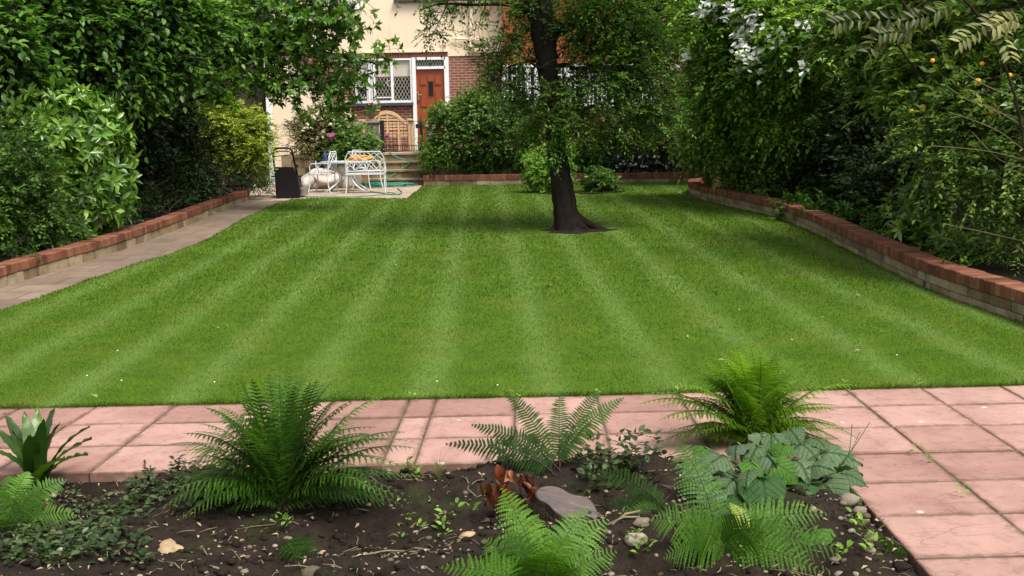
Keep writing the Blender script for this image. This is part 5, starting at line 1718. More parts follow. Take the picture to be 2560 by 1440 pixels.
shrub('yellow_shrub', 'pale yellow-green feathery shrub glowing at the end of the path near the mower', (-6.6, 20.6, .3),
      [blobpx(600, 330, 21.6, 70, 58, .5), blobpx(635, 385, 21.4, 36, 46, .35), blobpx(545, 310, 21.6, 70, 50, .5), blobpx(520, 275, 21.8, 60, 35, .5), blobpx(560, 390, 21.6, 75, 46, .45), blobpx(650, 335, 21.6, 20, 36, .25)],
      L_yellow, 460, 54, half=(.4, -.8, .4), S=4, cr=.08, K=9, length=.17, L=.085, W=.026, kind='far', droop=.5, tvar=.5, lift=.3, tint0=.62, twig=.003)
shrub('bush', 'grey-green low bush at the far end of the left brick coping beside the mower', (-6.0, 21.4, .28),
      [blobpx(640, 448, 22.6, 38, 28, .3), blobpx(575, 440, 21.4, 55, 28, .3), blobpx(510, 448, 20.4, 50, 26, .3), blobpx(610, 425, 22.6, 50, 26, .3), blobpx(668, 472, 22.6, 14, 14, .12)],
      L_lav, 230, 55, half=(.4, -.8, .4), S=4, cr=.07, K=8, length=.14, L=.05, W=.02, kind='far', droop=.3, lift=.4)
shrub('bush', 'low dark ground-hugging bush along the brick coping beneath the shaded trunk', (-6.1, 17, .3),
      [blobpx(430, 490, 18.2, 60, 20, .2), blobpx(350, 510, 16.6, 55, 22, .2), blobpx(300, 535, 15.6, 36, 18, .15), blobpx(500, 472, 19.6, 40, 16, .2)],
      L_dark, 140, 56, half=(.4, -.8, .4), S=4, cr=.07, K=8, length=.15, L=.05, W=.025, kind='far', tint0=.7, lift=.4)
# around the terrace
t = shrub('flowering_shrub', 'brownish shrub with cream flower heads growing above the stone planter', P(800, 400, 26.2),
      [blobpx(795, 305, 26.1, 55, 38, .5), blobpx(835, 300, 26.1, 42, 32, .4), blobpx(775, 340, 26, 50, 40, .4), blobpx(815, 350, 26, 60, 35, .4), blobpx(790, 375, 26, 45, 22, .4)],
      L_brown, 260, 57, half=(0, -1, .3), S=4, cr=.08, K=8, length=.2, L=.07, W=.032, kind='far', droop=.35, twig=.004, tvar=.5)
rs = np.random.RandomState(9)
flowers([q for q in on_foliage(shrub.last, ((800, 290), (840, 296), (862, 284), (806, 328), (783, 300), (770, 296), (852, 262), (795, 345), (870, 292), (828, 306), (765, 320), (815, 274), (845, 318), (870, 305)))], .055, M['creamflower'], 'flowers', t, 4, 9, .06)
t = shrub('rose_shrub', 'bright green rose shrub in front of the stone pillar, left of the steps', P(870, 400, 25.9),
      [blobpx(890, 355, 25.8, 52, 35, .45), blobpx(850, 370, 25.8, 40, 30, .4), blobpx(915, 375, 25.8, 20, 14, .25), blobpx(850, 398, 25.7, 40, 12, .2), blobpx(850, 320, 25.9, 30, 22, .3), blobpx(880, 385, 25.8, 60, 18, .3)],
      L_rose, 240, 58, half=(0, -1, .3), S=4, cr=.07, K=7, length=.17, L=.07, W=.045, kind='far', droop=.3, tvar=.45)
flowers([P(826, 337, 25.3), P(828, 341, 25.3)], .06, M['magenta'], 'flowers', t, 5, 3, .03)
t = shrub('rose_shrub', 'tall green rose shrub right of the steps, leaning across the red door', P(1180, 420, 26.3),
      [blobpx(1120, 298, 26.4, 52, 32, .5), blobpx(1190, 285, 26.4, 68, 42, .6), blobpx(1250, 295, 26.4, 68, 54, .6), blobpx(1160, 340, 26.4, 76, 44, .5), blobpx(1250, 360, 26.4, 86, 40, .5), blobpx(1310, 325, 26.4, 48, 54, .5), blobpx(1130, 372, 26.4, 54, 28, .4), blobpx(1200, 240, 26.4, 35, 20, .3)],
      L_rose, 640, 59, half=(-.1, -1, .3), S=4, cr=.1, K=7, length=.2, L=.075, W=.05, kind='far', droop=.35, tint0=.42, tvar=.5, twig=.003)
flowers([P(1085, 268, 26.4), P(1108, 270, 26.4), P(1350, 290, 26.2)], .05, M['magenta'], 'flowers', t, 5, 3, .05)
shrub('bush', 'airy light green bush at the right foot of the stone steps', P(1090, 440, 26),
      [blobpx(1080, 380, 26.3, 28, 30, .35), blobpx(1105, 395, 26.3, 38, 24, .35), blobpx(1073, 412, 26.3, 20, 14, .25)],
      L_bright, 170, 60, half=(0, -1, .3), S=4, cr=.06, K=8, length=.16, L=.05, W=.022, kind='far', droop=.25, tint0=.4, lift=.3)
shrub('bush', 'dark leafy bush behind the far brick wall, left of the tree trunk', P(1270, 440, 26.1),
      [blobpx(1200, 402, 26.5, 50, 18, .25), blobpx(1290, 400, 26.5, 55, 20, .25), blobpx(1350, 390, 26.4, 36, 28, .25)],
      L_small, 170, 61, half=(0, -1, .3), S=4, cr=.07, K=8, length=.18, L=.08, W=.04, kind='far', tint0=.4)
shrub('bush', 'tall shaded bush in front of the bay window, right of the tree trunk', P(1520, 440, 26.4),
      [blobpx(1480, 340, 26.6, 70, 50, .5), blobpx(1580, 330, 26.6, 80, 50, .5), blobpx(1660, 330, 26.4, 60, 60, .5), blobpx(1500, 390, 26.3, 70, 35, .4), blobpx(1600, 385, 26.3, 80, 35, .4), blobpx(1690, 390, 26, 50, 40, .4), blobpx(1420, 400, 26.4, 50, 40, .4)],
      L_small, 460, 62, half=(0, -1, .2), S=4, cr=.11, K=8, length=.22, L=.085, W=.04, kind='far', tint0=.15, droop=.35)
t = shrub('geranium', 'low mound of dark leaves dotted with mauve flowers behind the far brick wall', P(1580, 436, 25.8),
      [blobpx(1520, 412, 26.0, 52, 12, .22), blobpx(1600, 408, 26.0, 62, 15, .22), blobpx(1680, 408, 26.0, 46, 14, .22)],
      L_lav, 170, 63, half=(0, -1, .5), S=4, cr=.06, K=8, length=.13, L=.06, W=.045, kind='far', tint0=.35, lift=.4, cat='plant')
rs = np.random.RandomState(19)
flowers([P(rs.uniform(1540, 1715), rs.uniform(388, 418), 25.35) for _ in range(32)], .034, M['mauve'], 'flowers', t, 5, 2, .02)
# in the lawn
bb_ = G(1365, 482)
shrub('young_shrub', 'bright light green young shrub growing in the lawn just behind the tree trunk', (bb_.x, bb_.y, .25),
      [blobpx(1350, 425, bb_.y, 36, 38, .3), blobpx(1385, 410, bb_.y, 34, 32, .3), blobpx(1360, 458, bb_.y, 32, 20, .25), blobpx(1395, 450, bb_.y, 28, 26, .25), blobpx(1410, 372, bb_.y + .3, 18, 18, .2)],
      L_bright, 150, 64, half=(0, -1, .3), S=4, cr=.05, K=7, length=.13, L=.11, W=.05, kind='mid', whorl=True, droop=.1, tvar=.4)
bb_ = G(1498, 480)
shrub('young_shrub', 'small dark green dome-shaped shrub growing in the lawn right of the trunk', (bb_.x, bb_.y, .25),
      [blobpx(1500, 460, bb_.y, 40, 20, .3), blobpx(1488, 448, bb_.y, 22, 18, .2), blobpx(1520, 464, bb_.y, 24, 15, .2)],
      L_rose, 80, 65, half=(0, -1, .5), S=4, cr=.05, K=7, length=.12, L=.08, W=.042, kind='far', tint0=.2, lift=.3)
for k, (px, py, a, b_) in enumerate(((1375, 483, .42, .2), (1490, 482, .55, .22))):
    c = G(px, py); mb = MB(); vs = [(c.x, c.y, .285)]
    for q in range(26):
        an = q * 2 * math.pi / 26; r = 1 + .15 * math.sin(3 * an + k) + .08 * math.sin(8 * an)
        vs.append((c.x + a * r * math.cos(an), c.y + b_ * 2 * r * math.sin(an), zg(c.y + b_ * 2 * math.sin(an)) + .03))
    mb.add(vs, [(0, 1 + q, 1 + (q + 1) % 26) for q in range(26)]); tag(mb.build('soil_ring', M['soil']), kind='structure')

# right
t = shrub('flowering_shrub', 'large arching shrub with white blossom at its top, leaning over the curved wall', (4.9, 18.5, .35),
      [blobpx(1850, 90, 18.6, 105, 85, .8), blobpx(1950, 160, 17.6, 105, 90, .8), blobpx(1850, 220, 18.6, 100, 70, .8), blobpx(1790, 300, 19.6, 75, 40, .6), blobpx(1890, 320, 18.8, 100, 60, .7), blobpx(2000, 280, 17.4, 90, 60, .7), blobpx(1770, 360, 20.2, 60, 28, .45), blobpx(1870, 400, 19.8, 65, 40, .5), blobpx(1950, 400, 18.6, 55, 50, .45), blobpx(2050, 90, 16.4, 90, 85, .7), blobpx(1760, 50, 19.5, 60, 55, .7), blobpx(1735, 340, 20.4, 36, 20, .35), blobpx(1930, 20, 18, 130, 80, .8), blobpx(1865, 448, 19.8, 42, 22, .3), blobpx(1950, 465, 18.4, 48, 22, .3)],
      L_phil, 1150, 71, half=(-.6, -.75, .3), S=4, cr=.13, shell=(.6, 1.1), K=9, length=.32, L=.105, W=.056, kind='mid', droop=.4, lift=.0, up=1.35, nj=.35, tvar=.6, tint0=.58, twig=.003, stem_r=.03, nst=12)
fl_px = [(1770, 12), (1790, 20), (1785, 45), (1756, 38), (1750, 44), (1830, 18), (1832, 55), (1848, 40), (1862, 52), (1880, 50), (1888, 42), (1838, 85), (1845, 92), (1860, 75), (1868, 80), (1842, 110), (1866, 92), (1892, 78), (1905, 100), (1858, 130), (1866, 140), (1873, 150), (1880, 138), (1898, 128), (1858, 155), (1852, 175), (1932, 105), (2020, 68), (1710, 143), (2005, 170), (1958, 100), (1900, 185), (1760, 20), (1820, 30), (1855, 200)]
rs = np.random.RandomState(29)
flowers(on_foliage(shrub.last, fl_px, .42), .058, M['whiteflower'], 'flowers', t, 4, 11, .065, face=(-.2, -.4, .8))
flowers(on_foliage(shrub.last, ((1835, 401), (1880, 380), (1830, 430), (1850, 408), (1885, 430), (1815, 405), (1870, 355)), .2), .04, M['whiteflower'], 'flowers', t, 4, 2, .02)
shrub('shade_bush', 'undergrowth with shade put into its leaf colour, filling the shadow gap of the right bed, above the wall', (5.6, 13, .3),
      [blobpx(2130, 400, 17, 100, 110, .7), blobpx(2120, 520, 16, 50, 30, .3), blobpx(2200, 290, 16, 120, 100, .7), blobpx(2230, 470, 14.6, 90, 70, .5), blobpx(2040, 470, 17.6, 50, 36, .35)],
      L_dark, 520, 72, half=(-.6, -.75, .2), S=4, cr=.14, K=8, length=.28, L=.10, W=.05, kind='mid', droop=.4, tint0=.45)  # dark leaves added to fill a shadow gap, shade in their colour
shrub('ivy', 'dark trailing ivy spilling over the top of the curved brick wall', (4.6, 12.5, .35),
      [blobpx(2060, 545, 15.0, 36, 20, .25), blobpx(1975, 525, YX(1975, 4.05), 22, 9, .12), blobpx(2395, 705, YX(2395, 3.98), 10, 16, .05), blobpx(2130, 560, 14.0, 46, 18, .2), blobpx(2230, 585, 12.6, 60, 22, .25), blobpx(2330, 620, 11.6, 66, 22, .2), blobpx(2015, 520, 16.4, 26, 20, .3)],
      L_small, 260, 73, half=(-.4, -.8, .4), S=4, cr=.07, K=8, length=.16, L=.065, W=.038, kind='mid', tint0=.3, lift=.1, cat='ivy', stem_name='vine_stems')
t = shrub('glossy_shrub', 'tall glossy-leaved shrub high on the right, over the dark hollow', (5.0, 10.2, .3),
      [blobpx(2200, 100, 12.6, 120, 90, .5), blobpx(2300, 60, 11.8, 140, 100, .6), blobpx(2260, 190, 12.2, 90, 70, .5), blobpx(2330, 240, 11.4, 110, 80, .5), blobpx(2420, 170, 10.9, 120, 110, .6), blobpx(2520, 250, 10.3, 110, 120, .6), blobpx(2180, 40, 13, 110, 80, .6), blobpx(2540, 80, 10.3, 110, 130, .6), (Vector((5.8, 11.5, 4.4)), (1.4, 2.2, .8))],
      L_right, 640, 74, half=(-.6, -.75, .25), S=4, cr=.10, K=8, length=.22, L=.115, W=.045, kind='near', droop=.25, tvar=.45, twig=.004, stem_r=.03, nst=9)
random.seed(8)
for pts in (((2250, -5), (2290, 60), (2330, 100), (2350, 150)), ((2210, 20), (2245, 110), (2290, 175), (2325, 212)), ((2555, -10), (2500, 40), (2440, 100), (2400, 160))):
    mb = MB(); branch(mb, [P(x, y, 10.3 + .1 * i) for i, (x, y) in enumerate(pts)], .016, .008); mb.build('bare_branch', M['bark2'], t)
t = shrub('kerria_shrub', 'arching twiggy shrub with round orange-yellow flowers above the right wall', (5.1, 9.6, .2),
      [blobpx(2400, 300, 10.3, 110, 70, .45), blobpx(2500, 360, 9.9, 100, 80, .45), blobpx(2350, 370, 10.4, 90, 50, .4), blobpx(2440, 430, 10.0, 110, 50, .4), blobpx(2540, 220, 9.8, 70, 60, .4), blobpx(2550, 450, 9.7, 80, 80, .4)],
      L_kerria, 250, 75, half=(-.6, -.75, .25), S=3, cr=.09, K=9, length=.24, L=.065, W=.03, kind='mid', droop=.35, twig=.003, tvar=.5, inner=.25)
for i, q in enumerate(on_foliage(shrub.last, ((2445, 205), (2308, 270), (2478, 280), (2279, 278), (2455, 160), (2332, 153), (2525, 188)), .16)):
    mb = MB(); random.seed(i); k_ = 1 if i < 3 else .6
    for ring in range(3):
        for j in range(8 - ring * 2):
            a_ = j * 6.283 / (8 - ring * 2) + ring * .4; r_ = (.026 - ring * .008) * k_
            mb.blob(q + Vector((r_ * math.cos(a_), -.006 * ring * k_, r_ * math.sin(a_))), .014 * k_, .009 * k_, .011 * k_, .1, j, 6, 4)
    mb.build('flower', M['yellowflower'], t, True)
random.seed(18)
for pts in (((2565, 250), (2500, 230), (2440, 200), (2400, 170)), ((2565, 320), (2480, 270), (2420, 250), (2360, 210)), ((2565, 300), (2530, 290), (2480, 275), (2440, 230)), ((2565, 400), (2480, 380), (2400, 370), (2330, 365)), ((2565, 380), (2500, 330), (2430, 300), (2370, 280)), ((2565, 605), (2480, 585), (2420, 572), (2360, 560)), ((2565, 420), (2500, 400), (2430, 330))):
    mb = MB(); branch(mb, [P(x, y, 9.3 + .06 * i) for i, (x, y) in enumerate(pts)], .0055, .003, 5)
    mb.build('arching_stem', M['paletwig'], t)
shrub('bush', 'soft feathery light green bush above the nearest part of the curved wall', (4.7, 8.6, .3),
      [blobpx(2480, 500, 10.2, 60, 45, .35), blobpx(2540, 550, 9.9, 60, 50, .3), blobpx(2535, 630, 9.7, 50, 30, .25), blobpx(2450, 600, 10.4, 55, 35, .3), blobpx(2570, 480, 9.9, 60, 50, .3), (Vector((5.0, 8.2, .75)), (.6, .8, .6)), (Vector((5.6, 7.4, .8)), (.8, .8, .7)), (Vector((6.3, 8.8, 1.3)), (.9, 1, 1.2))],
      L_kerria, 420, 76, half=(-.6, -.75, .3), S=4, cr=.07, K=11, length=.22, L=.06, W=.018, kind='mid', droop=.35, tint0=.35, tvar=.45)
shrub('bush', 'broad-leaved dark plant growing just behind the right wall coping', (4.6, 10.4, .3),
      [blobpx(2290, 585, 11.8, 36, 26, .25), blobpx(2380, 640, 11.0, 50, 24, .2), blobpx(2440, 660, 10.6, 50, 20, .2), blobpx(2300, 530, 12.4, 60, 40, .3)],
      L_right, 90, 77, half=(-.6, -.75, .3), S=3, cr=.07, K=6, length=.12, L=.15, W=.05, kind='near', whorl=True, tint0=.3, lift=.4, cat='plant')
t = thing('mahonia', P(2440, 60, 8.6), 'pale olive pinnate leaves hanging in the top right among the darker foliage', 'shrub')
fo = Foliage(81)
def pinnate(fo, pts, L, W, K, mi=0):
    p = np.array([tuple(q) for q in spline(pts, 6)])
    idx = np.linspace(2, len(p) - 1, K).astype(int)
    for sg in (1, -1):
        tn = nrm(np.gradient(p, axis=0))[idx]
        sd = nrm(np.cross(tn, np.array([0.1, -1, .5]))) * sg
        pos = p[idx]; n = len(pos)
        V, T, k = leaf_geo(pos, tn * .5 + sd * .9 + fo.rs.randn(n, 3) * .12, np.array([-.2, -.7, .7]) + fo.rs.randn(n, 3) * .25, np.full(n, L) * fo.rs.uniform(.8, 1.15, n), np.full(n, W), 'near')
        fo.push(V, T, np.clip(.5 + fo.rs.randn(n) * .25, 0, 1).repeat(k), mi)
for pts in (((2510, 35), (2470, 55), (2430, 85), (2400, 105)), ((2490, 20), (2500, 60), (2510, 100), (2525, 140)), ((2555, 60), (2520, 50), (2485, 70))):
    pinnate(fo, [P(x, y, 8.5 - .06 * i) for i, (x, y) in enumerate(pts)], .11, .034, 9)
for pts in (((2380, 5), (2330, 35), (2270, 50)), ((2260, 40), (2200, 50), (2130, 50), (2090, 60)), ((2230, 70), (2200, 95), (2170, 130)), ((2290, 100), (2250, 80), (2200, 85))):
    pinnate(fo, [P(x, y, 8.9 - .05 * i) for i, (x, y) in enumerate(pts)], .12, .036, 9, 1)
fo.build('foliage', [L_olive, L_bronze], t)
mb = MB(); branch(mb, [(4.9, 9.6, .2), (4.8, 9.3, 1.6), P(2575, 60, 8.8), P(2510, 25, 8.5)], .014, .006); branch(mb, [(4.6, 9.2, .2), (4.3, 9.2, 1.8), P(2400, -10, 8.9), P(2260, 40, 8.9)], .016, .006); mb.build('stems', M['bark2'], t)
# tuft of dry grass at the wall's end
def tuft(name, label, c, n, h, spread, w, mat, seed, cat='plant', arch=.6, dead=None):
    rs = np.random.RandomState(seed)
    V, T, tt = [], [], []
    for i in range(n):
        a = rs.rand() * 6.28; hh = h * rs.uniform(.5, 1.1); out = spread * rs.uniform(.1, 1)
        d = np.array([math.cos(a), math.sin(a), 0]); s = np.array([-d[1], d[0], 0]) * w / 2
        b = np.array(tuple(c)) + d * rs.rand() * spread * .15
        o = len(V)
        for q in range(5):
            u = q / 4
            p = b + d * out * u ** 1.6 + np.array([0, 0, hh * (u - arch * .5 * u ** 3)])
            V += [p - s * (1 - u * .85), p + s * (1 - u * .85)]
        T += [x for q in range(4) for x in ((o + 2 * q, o + 2 * q + 1, o + 2 * q + 3), (o + 2 * q, o + 2 * q + 3, o + 2 * q + 2))]
        tt += [rs.rand()] * 10
    o = np_mesh(name, V, T, tt, mat, loc=c)
    return tag(o, label, cat)
c = P(1765, 455, 20.5)
tuft('grass_tuft', 'dry brown and green grass tuft at the rounded end of the curved wall', (3.62, 20.6, .42), 260, .75, .55, .012, L_straw, 5, 'grass tuft')

# ================================================================== FRONT BED
def frond_mesh(p0, p1, p2, width, npair, rs, style='lacy', droop=.25, shape=(.30,), start=.10, tint=.5, curl=.0, face=None, pin=.56):
    """bezier rachis p0-p1-p2 carrying npair pairs of toothed pinnae; returns V,T,tint, material index (0 leaf, 1 rachis)"""
    p0, p1, p2 = (np.array(tuple(q), float) for q in (p0, p1, p2))
    us = np.linspace(start, .995, npair)
    def B(u): u = np.asarray(u)[..., None]; return p0 * (1 - u) ** 2 + p1 * 2 * u * (1 - u) + p2 * u * u
    def D(u): u = np.asarray(u)[..., None]; return nrm(2 * (1 - u) * (p1 - p0) + 2 * u * (p2 - p1) + 1e-6)
    chord = p2 - p0
    hz = np.array([chord[0], chord[1], 0]); 
    side0 = np.cross(hz, UP) if np.linalg.norm(hz) > .03 else np.array([1., 0, 0])
    side0 = nrm(side0)
    if face is not None:
        side0 = nrm(np.cross(nrm(chord), np.array(face, float)))
    V, T, tt, mi, n = [], [], [], [], 0
    ln = np.linalg.norm(chord)
    pos, tan = B(us), D(us)
    v = (us - start) / (1 - start)
    pk = shape[0]
    prof = np.where(v < pk, .55 + .45 * np.sin(v / pk * math.pi / 2), np.cos((v - pk) / (1 - pk) * math.pi / 2) ** .8)
    for sg in (1, -1):
        sd = side0 * sg
        nn = nrm(np.cross(tan, np.broadcast_to(sd, tan.shape))) * (1 if sg > 0 else -1)
        nn = np.where(nn[:, 2:3] < -.2, -nn, nn) if face is None else nn
        pd = nrm(sd + tan * (.28 + .35 * v[:, None]) + rs.randn(npair, 3) * .06 - UP * .05)
        pl = width * .5 * prof * rs.uniform(.78, 1.12, npair) + .004
        if rs.rand() < .35: pl[rs.randint(0, npair)] *= .3
        if style == 'lacy':
            m = max(5, int(width * .5 / .011))
            uu = np.linspace(.04, .97, m)
            # pinnules along each pinna
            pp = pos[:, None] + pd[:, None] * (pl[:, None] * uu)[..., None]
            pp = pp - UP * (droop * pl[:, None] * uu ** 2)[..., None]
            sp = ln * (1 - start) / npair
            size = np.minimum(sp * pin, .015 * pin / .56) * (1 - .75 * uu ** 1.5)[None] * (.35 + .65 * prof)[:, None]
            q = nrm(np.cross(nn, pd))
            for s2 in (1, -1):
                dd = (q * s2)[:, None] * .9 + pd[:, None] * .55 + rs.randn(npair, m, 3) * .08
                nv = np.broadcast_to(nn[:, None], dd.shape) + rs.randn(npair, m, 3) * .15
                L = (size * rs.uniform(.85, 1.15, size.shape)).ravel()
                V_, T_, k = leaf_geo(pp.reshape(-1, 3), dd.reshape(-1, 3), nv.reshape(-1, 3), L, np.maximum(L * .55, (pl[:, None] / m * np.ones_like(size)).ravel() * 1.05), 'far', .05, .1)
                V.append(V_); T.append(T_ + n); n += len(V_)
                tt.append(np.clip(tint + rs.randn(npair, 1) * .12 + rs.randn(npair, m) * .1, 0, 1).ravel().repeat(k)); mi.append(np.zeros(len(T_), int))
            wv = pl * .025 + .0015
        else:
            wv = np.minimum(ln * (1 - start) / npair * (.40 if style == 'plain' else .3), .011)
        # the pinna blade / midrib itself
        e = pos + pd * pl[:, None] - UP * (droop * pl)[:, None]
        mid = pos + pd * pl[:, None] * .5 - UP * (droop * pl * .25)[:, None]
        q = nrm(np.cross(nn, pd))
        wv = np.broadcast_to(wv, pl.shape)[:, None] if np.ndim(wv) else np.full((npair, 1), wv)
        vs = np.stack([pos - q * wv * .8, pos + q * wv * .8, mid - q * wv, mid + q * wv, e], 1).reshape(-1, 3)
        tr = np.array([(0, 2, 3), (0, 3, 1), (2, 4, 3)])
        T_ = (np.arange(npair)[:, None, None] * 5 + tr[None]).reshape(-1, 3)
        V.append(vs); T.append(T_ + n); n += len(vs); tt.append(np.clip(tint + rs.randn(npair) * .15, 0, 1).repeat(5)); mi.append(np.zeros(len(T_), int))
    # rachis
    ru = np.linspace(0, 1, 14); rp = B(ru); rd = D(ru)
    a = nrm(np.cross(rd, side0)); r = (.0031 * (1 - ru * .8) * max(.6, min(1.2, ln / .5)))[:, None]
    ringv = np.stack([rp + side0 * r, rp + a * r, rp - side0 * r, rp - a * r], 1).reshape(-1, 3)
    T_ = []
    for i in range(13):
        for j in range(4):
            x, y = i * 4 + j, i * 4 + (j + 1) % 4
            T_ += [(x, y, y + 4), (x, y + 4, x + 4)]
    T_ = np.array(T_)
    V.append(ringv); T.append(T_ + n); tt.append(np.full(len(ringv), .5)); mi.append(np.ones(len(T_), int))
    return np.concatenate(V), np.concatenate(T), np.concatenate(tt), np.concatenate(mi)
def fern(name, label, base, specs, mat, seed, rach='twig', style='lacy', group=None, **kw):
    """specs: list of (p1, p2, width, npair[, face]) fronds"""
    t = thing(name, base, label, 'fern', group)
    rs = np.random.RandomState(seed)
    for sp in specs:
        b = Vector(base) + Vector((rs.randn() * .02, rs.randn() * .02, 0))
        V, T, tt, mi = frond_mesh(b, sp[0], sp[1], sp[2], sp[3], rs, style, tint=float(np.clip(.5 + rs.randn() * .28, .05, .95)), face=(sp[4] if len(sp) > 4 else None), **kw)
        np_mesh('frond', V, T, tt, [mat, M[rach]], t, mi)
    return t
def auto_fern(base, n, L, rs, spread=1.0, el=(.35, 1.35), w=.2, npair=24, az=None):
    out = []
    for i in range(n):
        a = (i * 2.39996 + rs.randn() * .25) if az is None else az[0] + (az[1] - az[0]) * rs.rand()
        e = el[0] + (el[1] - el[0]) * ((i + .5) / n) + rs.randn() * .08
        l = L * rs.uniform(.8, 1.12) * (1 if e > .6 else .9)
        d = Vector((math.cos(a), math.sin(a), 0))
        b = Vector(base)
        p1 = b + d * l * .42 * math.cos(e) * .8 + Vector((0, 0, l * .62 * math.sin(min(e + .35, 1.5))))
        p2 = b + d * l * (.95 * math.cos(e) + .10) * spread + Vector((0, 0, l * (.92 * math.sin(e) - .16)))
        out.append((p1, p2, w * rs.uniform(.85, 1.1), npair))
    return out
rs = np.random.RandomState(77)
f1 = S(705, 1275)
def fan(base, cx, cyy, rx_, ry_, n, depth, w, npair, rs, lo=-.12, bow=.26):
    out = []
    for i in range(n):
        th = lo + (math.pi - 2 * lo) * ((i + rs.rand()) / n)
        k = rs.uniform(.55, 1.04) if i % 3 else rs.uniform(.92, 1.05)
        dy = depth * rs.uniform(-1, 1) * (1.15 - .5 * k)
        e = P(cx + rx_ * k * math.cos(th), cyy - ry_ * k * max(math.sin(th), -.1) - 0 * dy, base.y + dy)
        b_ = Vector(base); ch = e - b_; hz = Vector((ch.x, ch.y, 0))
        m_ = b_ + ch * .5 - hz * .20 + Vector((0, 0, bow * (hz.length * .8 + .12)))
        m_ = m_ + Vector((rs.randn() * .03, rs.randn() * .03, .05 * rs.rand()))
        e = e + hz * .06 - Vector((0, 0, .07 * rs.rand() * (.3 + hz.length)))
        out.append((m_, e, w * rs.uniform(.75, 1.2) * (.6 + .4 * k), npair))
    return out
sp = fan(f1, 725, 1265, 305, 335, 66, .34, .20, 26, rs, bow=.34)
for (px, py) in ((430, 1110), (470, 1200), (510, 1290), (1010, 1080), (1035, 1120), (985, 1190), (950, 1250), (520, 1020), (960, 990), (620, 960), (700, 930), (760, 935), (860, 985)):
    e = P(px, py, f1.y + rs.uniform(-.1, .15)); sp.append(((f1 + e) / 2 + Vector((0, 0, .20)), e, .15, 26))
fern('lady_fern', 'large dark green bushy fern rooted in the soil, in front of the pink paving', f1, sp, L_fern, 101)
f2 = Vector((1.12, 5.02, .0)); f2 = G(1880, 1112)
sp = fan(f2, 1880, 1110, 230, 262, 66, .28, .19, 24, rs, bow=.32)
for tp_ in ((1595, 990), (2150, 965), (2148, 1100), (1600, 1010), (1700, 1105)):
    e = P(tp_[0], tp_[1], f2.y - .1); mid = (f2 + e) / 2 + Vector((0, 0, .22)); sp.append((mid, e, .15, 22))
fern('lady_fern', 'tall yellow-green lacy fern at the paving corner behind the silvery leaves', f2, sp, L_fernb, 102, pin=.68)
f3 = S(1395, 1200)
def tips(base, lst, w, npair, Yo=0.0, bow=.14, face=(0, -1, .35)):
    out = []
    for (px, py, dy) in lst:
        e = P(px, py, base.y + dy); m_ = (Vector(base) + e) / 2
        hz = Vector((e.x - base.x, e.y - base.y, 0))
        m_ = m_ - hz * .22 + Vector((0, 0, bow * (e - Vector(base)).length))
        out.append((m_, e, w, npair, face))
    return out
sp = tips(f3, [(1262, 978, .12), (1400, 978, .25), (1500, 975, .15), (1558, 995, .12), (1115, 1110, -.05), (1180, 1062, 0)], .145, 30)
fern('sword_fern', 'open fern of six upright dark-ribbed fronds behind the tree stump', f3, sp, L_fernd, 103, style='plain', start=.16, shape=(.25,))
f4 = S(1800, 1425)
sp = tips(f4, [(1690, 1105, .25), (1625, 1300, -.05), (1660, 1395, -.2), (2065, 1285, .1), (2110, 1380, -.1), (1930, 1290, .12), (1840, 1255, .15), (1760, 1280, .1), (2050, 1430, -.2), (1910, 1330, -.15), (1740, 1350, -.2), (1980, 1340, 0)], .20, 26, bow=.25)
fern('lady_fern', 'green fern at the front of the bed, beneath the silvery leaves', f4, sp, L_fern, 104, style='lacy', pin=.74)
f4b = S(1865, 1445)
e = P(1825, 1258, f4b.y + .12)
fern('young_fern', 'single pale yellow fern frond standing among darker fronds', f4b, [((f4b + e) / 2 + Vector((.05, 0, .06)), e, .085, 20, (0, -1, .3))], L_yellow, 105, style='plain')
f5 = G(1350, 1500); f5 = Vector((f5.x, f5.y, -.02))
sp = tips(f5, [(1253, 1222, .25), (1520, 1300, .25), (1105, 1418, -.05), (1210, 1350, .1), (1330, 1290, .2), (1470, 1270, .22), (1420, 1340, .0), (1300, 1400, -.1), (1450, 1420, -.1), (1190, 1410, 0), (1380, 1380, -.15), (1540, 1380, .1), (1270, 1330, .05)], .19, 24, bow=.2)
fern('lady_fern', 'bright green fern in front of the stump at the bottom of the bed', f5, sp, L_fernm, 106, pin=.8)
f6 = S(1670, 1345)
sp = tips(f6, [(1475, 1178, .2), (1520, 1255, .1), (1530, 1300, .0), (1580, 1235, .15), (1610, 1290, -.05), (1560, 1330, -.1)], .13, 24, bow=.25)
fern('sword_fern', 'arching glossy fern between the stump and the silvery leaves', f6, sp, L_fernd, 107, style='plain')
f7 = S(30, 1325)
sp = tips(f7, [(70, 1180, .1), (165, 1200, .1), (20, 1190, .1), (-30, 1220, 0), (190, 1290, 0), (110, 1225, 0), (-20, 1300, -.1)], .16, 22, bow=.3)
fern('sword_fern', 'small fern at the left edge, below the strap-leaved fern', f7, sp, L_fern, 108, style='plain')
f8 = S(715, 1342)
sp = tips(f8, [(800, 1385, -.12), (745, 1400, -.2)], .14, 18, bow=.15, face=(0, -.5, 1))
fern('young_fern', 'small low frond lying on the dark soil under the largest fern', f8, sp, L_fernd, 109)

